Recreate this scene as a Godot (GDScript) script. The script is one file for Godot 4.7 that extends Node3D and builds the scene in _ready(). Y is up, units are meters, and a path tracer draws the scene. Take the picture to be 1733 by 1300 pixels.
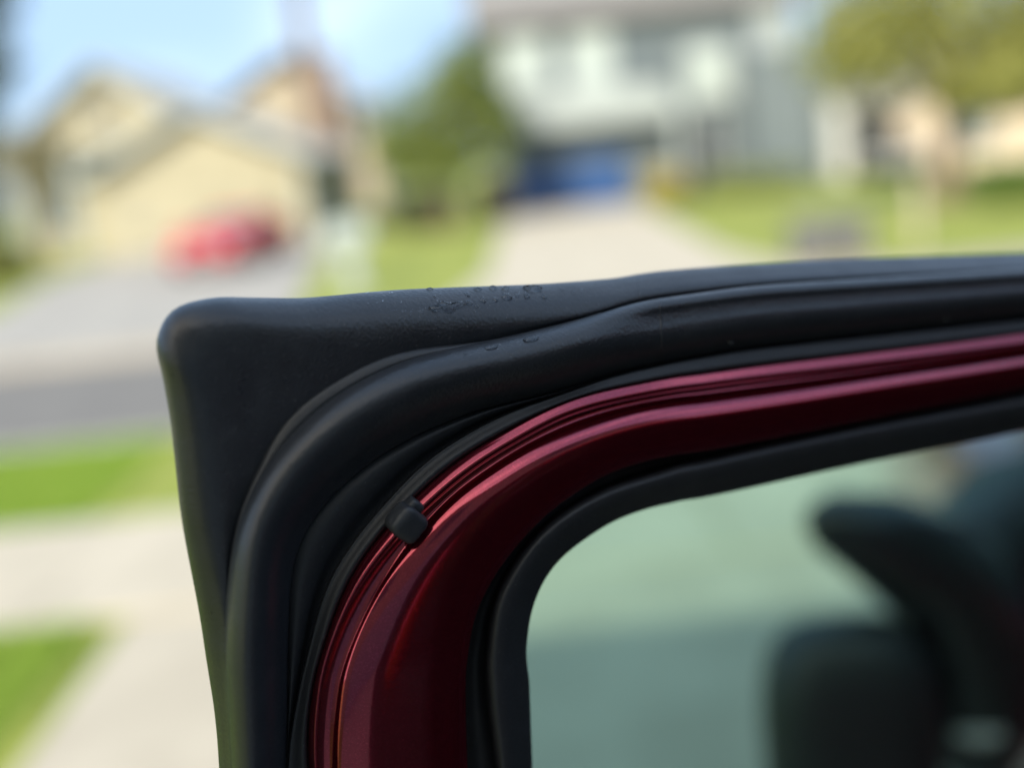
extends Node3D
# An open car door seen close up from behind, its upper corner in focus; street, lawns and houses lie beyond it.
# World: y up, metres, the camera stands at x 0, z 0 and looks towards -z, where the street runs along x.

# Surfaces of the door's window frame: rows run from the beltline round the corner to the hinge end,
# each row holds the points of one cross-section, in millimetres along the door, up and out of its plane.
const CORNER_TRIM := [11, [-42.84, -422.04, -26, -45.42, -418.72, -21, -46.56, -415.91, -16, -45.92, -414.18, -12, -45.06, -413.12, -9.2, -44.5, -412.24, -7, -44.37, -411.61, -5.6, -44.38, -411.31, -5, -44.38, -411.31, -5, -44.58, -411.73, -6, -40.07, -414.73, -9, -53.64, -242.04, -26, -56.22, -238.72, -21, -57.36, -235.91, -16, -56.72, -234.18, -12, -55.86, -233.12, -9.2, -55.3, -232.24, -7, -55.17, -231.61, -5.6, -55.18, -231.31, -5, -55.18, -231.31, -5, -55.38, -231.73, -6, -50.87, -234.73, -9, -59.64, -142.04, -26, -62.22, -138.72, -21, -63.36, -135.91, -16, -62.72, -134.18, -12, -61.86, -133.12, -9.2, -61.3, -132.24, -7, -61.17, -131.61, -5.6, -61.18, -131.31, -5, -61.18, -131.31, -5, -61.38, -131.73, -6, -56.87, -134.73, -9, -62.04, -102.04, -26, -64.62, -98.72, -21, -65.76, -95.91, -16, -65.12, -94.18, -12, -64.26, -93.12, -9.2, -63.7, -92.24, -7, -63.57, -91.61, -5.6, -63.58, -91.31, -5, -63.58, -91.31, -5, -63.78, -91.73, -6, -59.27, -94.73, -9, -63.24, -82.04, -26, -65.82, -78.72, -21, -66.96, -75.91, -16, -66.32, -74.18, -12, -65.46, -73.12, -9.2, -64.9, -72.24, -7, -64.77, -71.61, -5.6, -64.78, -71.31, -5, -64.78, -71.31, -5, -64.98, -71.73, -6, -60.47, -74.73, -9, -62.49, -74.1, -26, -65.08, -70.92, -21, -66.23, -68.22, -16, -65.59, -66.58, -12, -64.71, -65.57, -9.2, -64.13, -64.74, -7, -63.99, -64.14, -5.6, -63.99, -63.86, -5, -63.98, -63.86, -5, -64.18, -64.26, -6, -59.67, -67.15, -9, -61.86, -67.19, -26, -64.45, -64.13, -21, -65.61, -61.53, -16, -64.98, -59.95, -12, -64.1, -58.99, -9.2, -63.5, -58.2, -7, -63.34, -57.63, -5.6, -63.33, -57.37, -5, -63.33, -57.37, -5, -63.52, -57.75, -6, -59.01, -60.54, -9, -61.38, -60.27, -26, -63.98, -57.32, -21, -65.14, -54.83, -16, -64.51, -53.32, -12, -63.6, -52.41, -9.2, -62.95, -51.68, -7, -62.75, -51.14, -5.6, -62.73, -50.89, -5, -62.73, -50.89, -5, -62.91, -51.26, -6, -58.41, -53.96, -9, -61.06, -52.35, -26, -63.65, -49.54, -21, -64.82, -47.16, -16, -64.18, -45.73, -12, -63.2, -44.89, -9.2, -62.44, -44.23, -7, -62.15, -43.75, -5.6, -62.08, -43.53, -5, -62.07, -43.53, -5, -62.25, -43.88, -6, -57.75, -46.47, -9, -61.03, -44.41, -26, -63.61, -41.72, -21, -64.78, -39.46, -16, -64.12, -38.12, -12, -63.04, -37.36, -9.2, -62.08, -36.8, -7, -61.6, -36.4, -5.6, -61.43, -36.22, -5, -61.4, -36.23, -5, -61.56, -36.56, -6, -57.07, -39.04, -9, -61.03, -36.27, -26, -63.59, -33.62, -21, -64.75, -31.44, -16, -64.08, -30.25, -12, -62.9, -29.67, -9.2, -61.7, -29.3, -7, -60.96, -29.06, -5.6, -60.62, -28.96, -5, -60.54, -28.99, -5, -60.66, -29.3, -6, -56.2, -31.9, -9, -60.95, -28.05, -26, -63.48, -25.43, -21, -64.63, -23.35, -16, -63.96, -22.32, -12, -62.69, -21.91, -9.2, -61.24, -21.76, -7, -60.19, -21.72, -5.6, -59.58, -21.77, -5, -59.41, -21.83, -5, -59.42, -22.15, -6, -55.01, -24.86, -9, -61.06, -19.59, -26, -63.55, -17.01, -21, -64.69, -15.03, -16, -64.02, -14.15, -12, -62.67, -13.93, -9.2, -60.97, -14.04, -7, -59.54, -14.26, -5.6, -58.53, -14.53, -5, -58.16, -14.7, -5, -57.96, -15.08, -6, -53.59, -17.9, -9, -61.35, -10.8, -26, -63.79, -8.28, -21, -64.92, -6.41, -16, -64.26, -5.68, -12, -62.86, -5.64, -9.2, -60.95, -6.01, -7, -59.15, -6.53, -5.6, -57.7, -7.1, -5, -56.99, -7.45, -5, -56.43, -7.99, -6, -52.13, -10.92, -9, -61.68, -1.7, -26, -64.07, 0.77, -21, -65.18, 2.53, -16, -64.54, 3.1, -12, -63.11, 2.96, -9.2, -61.05, 2.33, -7, -58.94, 1.5, -5.6, -57.04, 0.59, -5, -55.83, -0.07, -5, -54.77, -0.89, -6, -50.53, -3.91, -9, -61.83, 7.68, -26, -64.17, 10.08, -21, -65.26, 11.73, -16, -64.64, 12.14, -12, -63.2, 11.82, -9.2, -61.03, 10.93, -7, -58.65, 9.77, -5.6, -56.29, 8.46, -5, -54.38, 7.3, -5, -52.59, 6.01, -6, -48.41, 2.89, -9, -61.52, 17.18, -26, -63.81, 19.51, -21, -64.89, 21.04, -16, -64.31, 21.3, -12, -62.88, 20.8, -9.2, -60.63, 19.66, -7, -58.02, 18.16, -5.6, -55.24, 16.41, -5, -52.36, 14.49, -5, -49.57, 12.48, -6, -45.45, 9.26, -9, -61.05, 27.03, -26, -63.29, 29.28, -21, -64.36, 30.68, -16, -63.82, 30.78, -12, -62.41, 30.12, -9.2, -60.13, 28.73, -7, -57.34, 26.88, -5.6, -54.17, 24.66, -5, -49.97, 21.61, -5, -45.81, 18.47, -6, -41.74, 15.14, -9, -60.67, 37.49, -26, -62.85, 39.64, -21, -63.91, 40.91, -16, -63.41, 40.85, -12, -62.05, 40.02, -9.2, -59.75, 38.39, -7, -56.84, 36.21, -5.6, -53.34, 33.5, -5, -47.42, 28.82, -5, -41.47, 24.03, -6, -37.46, 20.6, -9, -60.85, 49.1, -26, -62.96, 51.13, -21, -64, 52.25, -16, -63.54, 52.02, -12, -62.23, 51.02, -9.2, -59.95, 49.16, -7, -56.96, 46.65, -5.6, -53.2, 43.44, -5, -44.94, 36.34, -5, -36.5, 29.04, -6, -32.54, 25.51, -9, -60.98, 61.55, -26, -63.02, 63.44, -21, -64.04, 64.39, -16, -63.62, 64, -12, -62.38, 62.84, -9.2, -60.16, 60.76, -7, -57.16, 57.96, -5.6, -53.25, 54.3, -5, -42.32, 44.09, -5, -30.99, 33.51, -6, -27.08, 29.86, -9, -55.4, 69.25, -26, -57.46, 71.1, -21, -58.55, 71.96, -16, -58.23, 71.44, -12, -57.09, 70.14, -9.2, -54.98, 67.89, -7, -52.09, 64.88, -5.6, -48.26, 60.97, -5, -36.9, 49.44, -5, -25.07, 37.48, -6, -21.21, 33.71, -9, -44.45, 71.32, -26, -46.63, 73.21, -21, -47.72, 73.98, -16.84, -47.53, 73.37, -12.93, -46.56, 71.99, -9.87, -44.67, 69.64, -7.34, -42, 66.53, -5.73, -38.44, 62.53, -5, -28.77, 51.86, -5, -18.72, 40.88, -6, -14.92, 36.99, -9, -30.75, 69.41, -26, -33.1, 71.43, -21, -34.09, 72.13, -18, -34.04, 71.47, -14.2, -33.31, 70.04, -10.8, -31.72, 67.65, -7.8, -29.38, 64.53, -5.9, -26.25, 60.63, -5, -19.24, 52.21, -5, -11.99, 43.66, -6, -8.24, 39.65, -9, -17.83, 67.27, -26, -20.33, 69.41, -21, -21.42, 70.15, -18, -21.54, 69.45, -14.2, -20.99, 67.96, -10.8, -19.65, 65.52, -7.8, -17.61, 62.42, -5.9, -14.94, 58.71, -5, -10.05, 52.3, -5, -4.98, 45.9, -6, -1.3, 41.76, -9, -6.62, 66.32, -26, -9.23, 68.55, -21, -10.4, 69.33, -18, -10.68, 68.58, -14.2, -10.31, 67.03, -10.8, -9.2, 64.54, -7.8, -7.46, 61.46, -5.9, -5.16, 57.9, -5, -1.55, 52.72, -5, 2.24, 47.59, -6, 5.85, 43.32, -9, 3.79, 65.68, -26, 1.09, 68, -21, -0.15, 68.8, -18, -0.58, 68, -14.2, -0.39, 66.39, -10.8, 0.48, 63.86, -7.8, 1.96, 60.79, -5.9, 3.92, 57.36, -5, 6.71, 52.97, -5, 9.68, 48.68, -6, 13.21, 44.28, -9, 13.81, 64.89, -26, 11.04, 67.3, -21, 9.73, 68.12, -18, 9.14, 67.29, -14.2, 9.15, 65.63, -10.8, 9.79, 63.05, -7.8, 11.01, 60.01, -5.9, 12.66, 56.7, -5, 14.82, 52.93, -5, 17.19, 49.29, -6, 20.63, 44.76, -9, 23.52, 63.92, -26, 20.68, 66.4, -21, 19.3, 67.25, -18, 18.57, 66.39, -14.2, 18.39, 64.68, -10.8, 18.79, 62.08, -7.8, 19.75, 59.08, -5.9, 21.1, 55.92, -5, 22.77, 52.7, -5, 24.67, 49.62, -6, 28, 44.97, -9, 32.91, 62.83, -26, 30.02, 65.4, -21, 28.58, 66.28, -18, 27.69, 65.38, -14.2, 27.32, 63.64, -10.8, 27.49, 61.03, -7.8, 28.18, 58.1, -5.9, 29.25, 55.11, -5, 30.5, 52.38, -5, 32.03, 49.81, -6, 35.25, 45.04, -9, 41.98, 61.76, -26, 39.04, 64.4, -21, 37.55, 65.3, -18, 36.5, 64.38, -14.2, 35.94, 62.61, -10.8, 35.87, 60.02, -7.8, 36.3, 57.18, -5.9, 37.1, 54.38, -5, 38.02, 52.1, -5, 39.25, 49.99, -6, 42.34, 45.12, -9, 50.77, 60.74, -26, 47.8, 63.44, -21, 46.26, 64.37, -18, 45.05, 63.43, -14.2, 44.3, 61.65, -10.8, 43.97, 59.09, -7.8, 44.15, 56.38, -5.9, 44.69, 53.81, -5, 45.34, 51.95, -5, 46.33, 50.28, -6, 49.28, 45.31, -9, 59.34, 59.78, -26, 56.35, 62.55, -21, 54.76, 63.49, -18, 53.39, 62.54, -14.2, 52.44, 60.76, -10.8, 51.87, 58.26, -7.8, 51.8, 55.71, -5.9, 52.08, 53.41, -5, 52.52, 51.94, -5, 53.33, 50.67, -6, 56.13, 45.62, -9, 67.73, 58.95, -26, 64.72, 61.77, -21, 63.09, 62.73, -18, 61.56, 61.77, -14.2, 60.4, 60, -10.8, 59.59, 57.59, -7.8, 59.28, 55.22, -5.9, 59.35, 53.2, -5, 59.63, 52.06, -5, 60.32, 51.14, -6, 62.95, 46.02, -9, 76, 58.29, -26, 72.98, 61.15, -21, 71.31, 62.13, -18, 69.61, 61.15, -14.2, 68.26, 59.4, -10.8, 67.21, 57.1, -7.8, 66.68, 54.94, -5.92, 66.58, 53.2, -5.05, 66.75, 52.35, -5.08, 67.37, 51.73, -6.08, 69.79, 46.57, -9, 84.23, 57.69, -26, 81.21, 60.59, -21, 79.5, 61.58, -18, 77.63, 60.6, -14.2, 76.08, 58.9, -10.8, 74.79, 56.75, -7.8, 74.13, 54.84, -6.06, 74, 53.39, -5.44, 74.19, 52.78, -5.64, 74.8, 52.41, -6.7, 76.7, 47.32, -9, 92.48, 57.21, -26, 89.46, 60.13, -21, 87.71, 61.13, -18, 85.68, 60.16, -14.2, 83.92, 58.52, -10.8, 82.41, 56.57, -7.8, 81.71, 54.91, -6.31, 81.7, 53.73, -6.12, 82.02, 53.28, -6.62, 82.67, 53.12, -7.77, 83.75, 48.17, -9, 100.8, 57.25, -26, 97.78, 60.19, -21, 96, 61.2, -18, 93.79, 60.22, -14.2, 91.83, 58.61, -10.8, 90.12, 56.73, -7.8, 89.33, 55.19, -6.39, 89.34, 54.12, -6.36, 89.71, 53.73, -6.98, 90.41, 53.64, -8.16, 91.03, 48.72, -9, 109.3, 57.1, -26, 106.29, 60.05, -21, 104.47, 61.06, -18, 102.09, 60.08, -14.2, 99.93, 58.48, -10.8, 98.02, 56.64, -7.8, 97.12, 55.15, -6.43, 97.11, 54.13, -6.46, 97.51, 53.75, -7.12, 98.25, 53.69, -8.32, 98.51, 48.79, -9, 117.99, 56.62, -26, 115, 59.58, -21, 113.13, 60.59, -18, 110.57, 59.62, -14.2, 108.21, 58.04, -10.8, 106.1, 56.25, -7.8, 105.1, 54.82, -6.47, 105.08, 53.86, -6.56, 105.51, 53.5, -7.27, 106.3, 53.47, -8.49, 106.2, 48.59, -9, 126.72, 56.03, -26, 123.59, 59.02, -21, 121.65, 60.04, -18, 119, 59.07, -14.2, 116.57, 57.5, -10.8, 114.39, 55.77, -7.8, 113.41, 54.42, -6.52, 113.45, 53.52, -6.7, 113.95, 53.19, -7.47, 114.78, 53.19, -8.7, 114.56, 48.3, -9, 135.59, 55.39, -26, 132.33, 58.41, -21, 130.32, 59.44, -18, 127.57, 58.47, -14.2, 125.07, 56.93, -10.8, 122.83, 55.29, -7.8, 121.86, 54.03, -6.57, 121.99, 53.22, -6.85, 122.55, 52.92, -7.69, 123.43, 52.96, -8.94, 123.07, 48.07, -9, 145.91, 54.57, -26, 142.5, 57.62, -21, 140.4, 58.67, -18, 137.55, 57.7, -14.2, 134.95, 56.19, -10.8, 132.64, 54.61, -7.8, 131.68, 53.45, -6.61, 131.88, 52.72, -6.97, 132.51, 52.44, -7.86, 133.44, 52.51, -9.13, 132.96, 47.6, -9, 159.1, 53.42, -26, 155.5, 56.53, -21, 153.28, 57.59, -18, 150.3, 56.62, -14.2, 147.58, 55.12, -10.8, 145.17, 53.6, -7.8, 144.2, 52.5, -6.64, 144.46, 51.81, -7.04, 145.14, 51.54, -7.96, 146.13, 51.64, -9.24, 145.58, 46.68, -9, 175.37, 51.92, -26, 171.53, 55.09, -21, 169.17, 56.17, -18, 166.02, 55.2, -14.2, 163.16, 53.7, -10.8, 160.63, 52.21, -7.8, 159.63, 51.15, -6.66, 159.93, 50.49, -7.08, 160.67, 50.22, -8.02, 161.72, 50.33, -9.3, 161.14, 45.3, -9, 194.99, 50.01, -26, 190.86, 53.24, -21, 188.34, 54.36, -18, 184.99, 53.38, -14.2, 181.96, 51.89, -10.8, 179.27, 50.43, -7.8, 178.23, 49.41, -6.67, 178.58, 48.79, -7.12, 179.4, 48.53, -8.08, 180.52, 48.64, -9.37, 179.9, 43.54, -9, 218.33, 47.62, -26, 213.85, 50.94, -21, 211.12, 52.09, -18, 207.54, 51.11, -14.2, 204.3, 49.65, -10.8, 201.44, 48.27, -7.8, 200.36, 47.34, -6.69, 200.78, 46.78, -7.17, 201.68, 46.53, -8.15, 202.89, 46.66, -9.45, 202.21, 41.46, -9, 245.81, 44.73, -26, 240.93, 48.16, -21, 237.96, 49.35, -18, 234.1, 48.38, -14.2, 230.62, 46.96, -10.8, 227.55, 45.7, -7.8, 226.41, 44.9, -6.7, 226.9, 44.42, -7.2, 227.89, 44.18, -8.2, 229.2, 44.34, -9.5, 228.48, 39.01, -9, 274.71, 41.71, -26, 269.39, 45.24, -21, 266.17, 46.48, -18, 262.02, 45.51, -14.2, 258.29, 44.15, -10.8, 255, 43.04, -7.8, 253.79, 42.4, -6.7, 254.32, 42, -7.2, 255.39, 41.78, -8.2, 256.81, 41.96, -9.5, 256.1, 36.49, -9, 305.12, 38.54, -26, 299.35, 42.2, -21, 295.87, 43.48, -18, 291.41, 42.52, -14.2, 287.41, 41.23, -10.8, 283.88, 40.28, -7.8, 282.59, 39.79, -6.7, 283.17, 39.47, -7.2, 284.33, 39.25, -8.2, 285.86, 39.45, -9.5, 285.16, 33.83, -9, 335.07, 36.82, -26, 329.3, 40.48, -21, 325.82, 41.76, -18, 321.36, 40.8, -14.2, 317.36, 39.52, -10.8, 313.84, 38.57, -7.8, 312.54, 38.07, -6.7, 313.12, 37.75, -7.2, 314.28, 37.53, -8.2, 315.81, 37.73, -9.5, 315.11, 32.11, -9, 404.96, 31.32, -26, 399.18, 34.97, -21, 395.7, 36.25, -18, 391.24, 35.29, -14.2, 387.25, 34.01, -10.8, 383.72, 33.06, -7.8, 382.43, 32.57, -6.7, 383, 32.25, -7.2, 384.17, 32.03, -8.2, 385.69, 32.23, -9.5, 385, 26.61, -9, 544.73, 15.81, -26, 538.95, 19.47, -21, 535.47, 20.75, -18, 531.01, 19.78, -14.2, 527.02, 18.5, -10.8, 523.49, 17.55, -7.8, 522.2, 17.06, -6.7, 522.78, 16.74, -7.2, 523.94, 16.52, -8.2, 525.46, 16.72, -9.5, 524.77, 11.1, -9, 724.43, -15.49, -26, 718.66, -11.83, -21, 715.18, -10.55, -18, 710.72, -11.51, -14.2, 706.72, -12.79, -10.8, 703.2, -13.74, -7.8, 701.9, -14.24, -6.7, 702.48, -14.56, -7.2, 703.64, -14.78, -8.2, 705.17, -14.58, -9.5, 704.48, -20.2, -9]]
const SEAL_LIP := [6, [-44.31, -412.31, -7, -44.75, -411.19, -5, -44.6, -410.85, -4.2, -44.8, -410.29, -3.2, -44.53, -410.1, -2.6, -42.2, -412.54, -6, -55.11, -232.31, -7, -55.55, -231.19, -5, -55.4, -230.85, -4.2, -55.6, -230.29, -3.2, -55.33, -230.1, -2.6, -53, -232.54, -6, -61.11, -132.31, -7, -61.55, -131.19, -5, -61.4, -130.85, -4.2, -61.6, -130.29, -3.2, -61.33, -130.1, -2.6, -59, -132.54, -6, -63.51, -92.31, -7, -63.95, -91.19, -5, -63.8, -90.85, -4.2, -64, -90.29, -3.2, -63.73, -90.1, -2.6, -61.4, -92.54, -6, -64.71, -72.31, -7, -65.15, -71.19, -5, -65, -70.85, -4.2, -65.2, -70.29, -3.2, -64.93, -70.1, -2.6, -62.6, -72.54, -6, -63.89, -64.82, -7, -64.32, -63.75, -5, -64.18, -63.42, -4.2, -64.39, -62.89, -3.2, -64.14, -62.7, -2.6, -61.81, -65.05, -6, -63.21, -58.3, -7, -63.65, -57.26, -5, -63.51, -56.95, -4.2, -63.73, -56.43, -3.2, -63.48, -56.25, -2.6, -61.16, -58.51, -6, -62.55, -51.8, -7, -63, -50.81, -5, -62.86, -50.51, -4.2, -63.11, -50.01, -3.2, -62.89, -49.82, -2.6, -60.56, -52, -6, -61.79, -44.43, -7, -62.24, -43.48, -5, -62.1, -43.2, -4.2, -62.4, -42.7, -3.2, -62.23, -42.51, -2.6, -59.9, -44.6, -6, -61.05, -37.1, -7, -61.5, -36.2, -5, -61.37, -35.93, -4.2, -61.7, -35.45, -3.2, -61.55, -35.26, -2.6, -59.22, -37.25, -6, -60.21, -29.81, -7, -60.67, -28.94, -5, -60.54, -28.7, -4.2, -60.83, -28.25, -3.2, -60.66, -28.1, -2.6, -58.34, -30.1, -6, -59.17, -22.58, -7, -59.63, -21.75, -5, -59.51, -21.53, -4.2, -59.71, -21.13, -3.2, -59.45, -21.04, -2.6, -57.13, -23.05, -6, -57.91, -15.39, -7, -58.38, -14.6, -5, -58.26, -14.42, -4.2, -58.36, -14.08, -3.2, -58, -14.06, -2.6, -55.71, -16.08, -6, -56.39, -8.27, -7, -56.86, -7.51, -5, -56.75, -7.36, -4.2, -56.85, -7.04, -3.2, -56.5, -7.06, -2.6, -54.22, -9.09, -6, -54.54, -1.25, -7, -55.02, -0.52, -5, -54.92, -0.39, -4.2, -55.12, -0.05, -3.2, -54.87, -0.05, -2.6, -52.61, -2.08, -6, -52.29, 5.64, -7, -52.78, 6.33, -5, -52.69, 6.43, -4.2, -52.93, 6.77, -3.2, -52.71, 6.76, -2.6, -50.47, 4.73, -6, -49.51, 12.27, -7, -50.01, 12.93, -5, -49.93, 13.01, -4.2, -50.05, 13.25, -3.2, -49.74, 13.14, -2.6, -47.5, 11.1, -6, -46.07, 18.53, -7, -46.59, 19.16, -5, -46.52, 19.21, -4.2, -46.49, 19.31, -3.2, -46.03, 19.05, -2.6, -43.79, 17, -6, -42.14, 24.47, -7, -42.67, 25.06, -5, -42.63, 25.1, -4.2, -42.4, 25, -3.2, -41.74, 24.53, -2.6, -39.51, 22.47, -6, -37.89, 30.19, -7, -38.45, 30.76, -5, -38.42, 30.77, -4.2, -37.84, 30.32, -3.2, -36.84, 29.48, -2.6, -34.59, 27.4, -6, -32.97, 35.36, -7, -33.56, 35.91, -5, -33.54, 35.89, -4.2, -32.68, 35.09, -3.2, -31.4, 33.89, -2.6, -29.14, 31.78, -6, -27.16, 39.65, -7, -27.77, 40.17, -5, -27.78, 40.14, -4.2, -26.87, 39.17, -3.2, -25.54, 37.79, -2.6, -23.28, 35.66, -6, -20.61, 43.07, -7, -21.26, 43.58, -5, -21.29, 43.53, -4.2, -20.49, 42.54, -3.2, -19.28, 41.14, -2.6, -17, 38.98, -6, -13.69, 45.86, -7, -14.37, 46.36, -5, -14.43, 46.3, -4.2, -13.73, 45.3, -3.2, -12.62, 43.87, -2.6, -10.33, 41.67, -6, -6.54, 48.16, -7, -7.26, 48.65, -5, -7.34, 48.57, -4.2, -6.72, 47.54, -3.2, -5.71, 46.07, -2.6, -3.4, 43.82, -6, 0.96, 49.72, -7, 0.2, 50.21, -5, 0.1, 50.12, -4.2, 0.57, 49.15, -3.2, 1.43, 47.73, -2.6, 3.75, 45.43, -6, 8.88, 50.32, -7, 8.08, 50.81, -5, 7.95, 50.71, -4.2, 8.16, 49.98, -3.2, 8.77, 48.79, -2.6, 11.1, 46.44, -6, 16.99, 50.13, -7, 16.15, 50.63, -5, 15.99, 50.52, -4.2, 15.9, 50.19, -3.2, 16.19, 49.38, -2.6, 18.53, 46.97, -6, 24.98, 49.62, -7, 24.09, 50.13, -5, 23.9, 50.01, -4.2, 23.55, 50.1, -3.2, 23.57, 49.69, -2.6, 25.9, 47.23, -6, 32.6, 49.31, -7, 31.68, 49.82, -5, 31.46, 49.7, -4.2, 30.96, 50.03, -3.2, 30.83, 49.86, -2.6, 33.16, 47.35, -6, 39.86, 49.4, -7, 38.9, 49.92, -5, 38.66, 49.78, -4.2, 38.13, 50.17, -3.2, 37.96, 50.03, -2.6, 40.27, 47.47, -6, 46.93, 49.73, -7, 45.93, 50.25, -5, 45.66, 50.11, -4.2, 45.13, 50.47, -3.2, 44.94, 50.31, -2.6, 47.23, 47.71, -6, 53.93, 50.13, -7, 52.9, 50.66, -5, 52.59, 50.51, -4.2, 52.05, 50.86, -3.2, 51.85, 50.68, -2.6, 54.11, 48.04, -6, 60.92, 50.59, -7, 59.86, 51.11, -5, 59.52, 50.96, -4.2, 58.97, 51.32, -3.2, 58.73, 51.14, -2.6, 60.96, 48.47, -6, 67.93, 51.18, -7, 66.84, 51.7, -5, 66.47, 51.55, -4.2, 65.91, 51.91, -3.2, 65.65, 51.72, -2.6, 67.84, 49.04, -6, 75.01, 51.99, -7, 73.89, 52.5, -5, 73.49, 52.34, -4.2, 72.92, 52.69, -3.2, 72.63, 52.5, -2.6, 74.78, 49.8, -6, 82.26, 52.9, -7, 81.1, 53.41, -5, 80.67, 53.25, -4.2, 80.09, 53.58, -3.2, 79.77, 53.36, -2.6, 81.88, 50.65, -6, 89.73, 53.47, -7, 88.54, 53.99, -5, 88.08, 53.82, -4.2, 87.48, 54.15, -3.2, 87.14, 53.92, -2.6, 89.2, 51.21, -6, 97.42, 53.52, -7, 96.2, 54.04, -5, 95.7, 53.87, -4.2, 95.09, 54.21, -3.2, 94.71, 54, -2.6, 96.74, 51.28, -6, 105.32, 53.34, -7, 104.06, 53.85, -5, 103.52, 53.69, -4.2, 102.9, 54.02, -3.2, 102.49, 53.8, -2.6, 104.47, 51.09, -6, 113.62, 53.11, -7, 112.32, 53.63, -5, 111.76, 53.46, -4.2, 111.11, 53.79, -3.2, 110.69, 53.56, -2.6, 112.75, 50.82, -6, 122.07, 52.89, -7, 120.71, 53.41, -5, 120.14, 53.23, -4.2, 119.46, 53.58, -3.2, 119.03, 53.36, -2.6, 121.18, 50.6, -6, 131.88, 52.4, -7, 130.47, 52.93, -5, 129.87, 52.75, -4.2, 129.17, 53.13, -3.2, 128.72, 52.95, -2.6, 130.98, 50.16, -6, 144.41, 51.49, -7, 142.91, 52.02, -5, 142.29, 51.85, -4.2, 141.55, 52.26, -3.2, 141.08, 52.1, -2.6, 143.48, 49.28, -6, 159.85, 50.21, -7, 158.26, 50.75, -5, 157.6, 50.57, -4.2, 156.82, 50.99, -3.2, 156.32, 50.82, -2.6, 158.88, 47.94, -6, 178.47, 48.61, -7, 176.78, 49.16, -5, 176.07, 48.98, -4.2, 175.23, 49.37, -3.2, 174.7, 49.17, -2.6, 177.46, 46.23, -6, 200.62, 46.7, -7, 198.79, 47.27, -5, 198.03, 47.09, -4.2, 197.12, 47.46, -3.2, 196.55, 47.23, -2.6, 199.56, 44.22, -6, 226.69, 44.39, -7, 224.71, 44.98, -5, 223.9, 44.8, -4.2, 222.91, 45.19, -3.2, 222.29, 44.94, -2.6, 225.58, 41.85, -6, 254.1, 41.99, -7, 251.95, 42.6, -5, 251.07, 42.41, -4.2, 250, 42.82, -3.2, 249.34, 42.59, -2.6, 252.94, 39.41, -6, 282.93, 39.46, -7, 280.61, 40.09, -5, 279.67, 39.9, -4.2, 278.51, 40.34, -3.2, 277.8, 40.11, -2.6, 281.72, 36.84, -6, 312.89, 37.74, -7, 310.56, 38.38, -5, 309.62, 38.18, -4.2, 308.46, 38.62, -3.2, 307.76, 38.4, -2.6, 311.67, 35.12, -6, 382.77, 32.24, -7, 380.45, 32.87, -5, 379.51, 32.68, -4.2, 378.35, 33.12, -3.2, 377.64, 32.89, -2.6, 381.55, 29.62, -6, 522.54, 16.73, -7, 520.22, 17.36, -5, 519.28, 17.17, -4.2, 518.12, 17.61, -3.2, 517.41, 17.38, -2.6, 521.32, 14.11, -6, 702.25, -14.57, -7, 699.92, -13.94, -5, 698.98, -14.13, -4.2, 697.82, -13.69, -3.2, 697.12, -13.91, -2.6, 701.03, -17.19, -6]]
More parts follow.
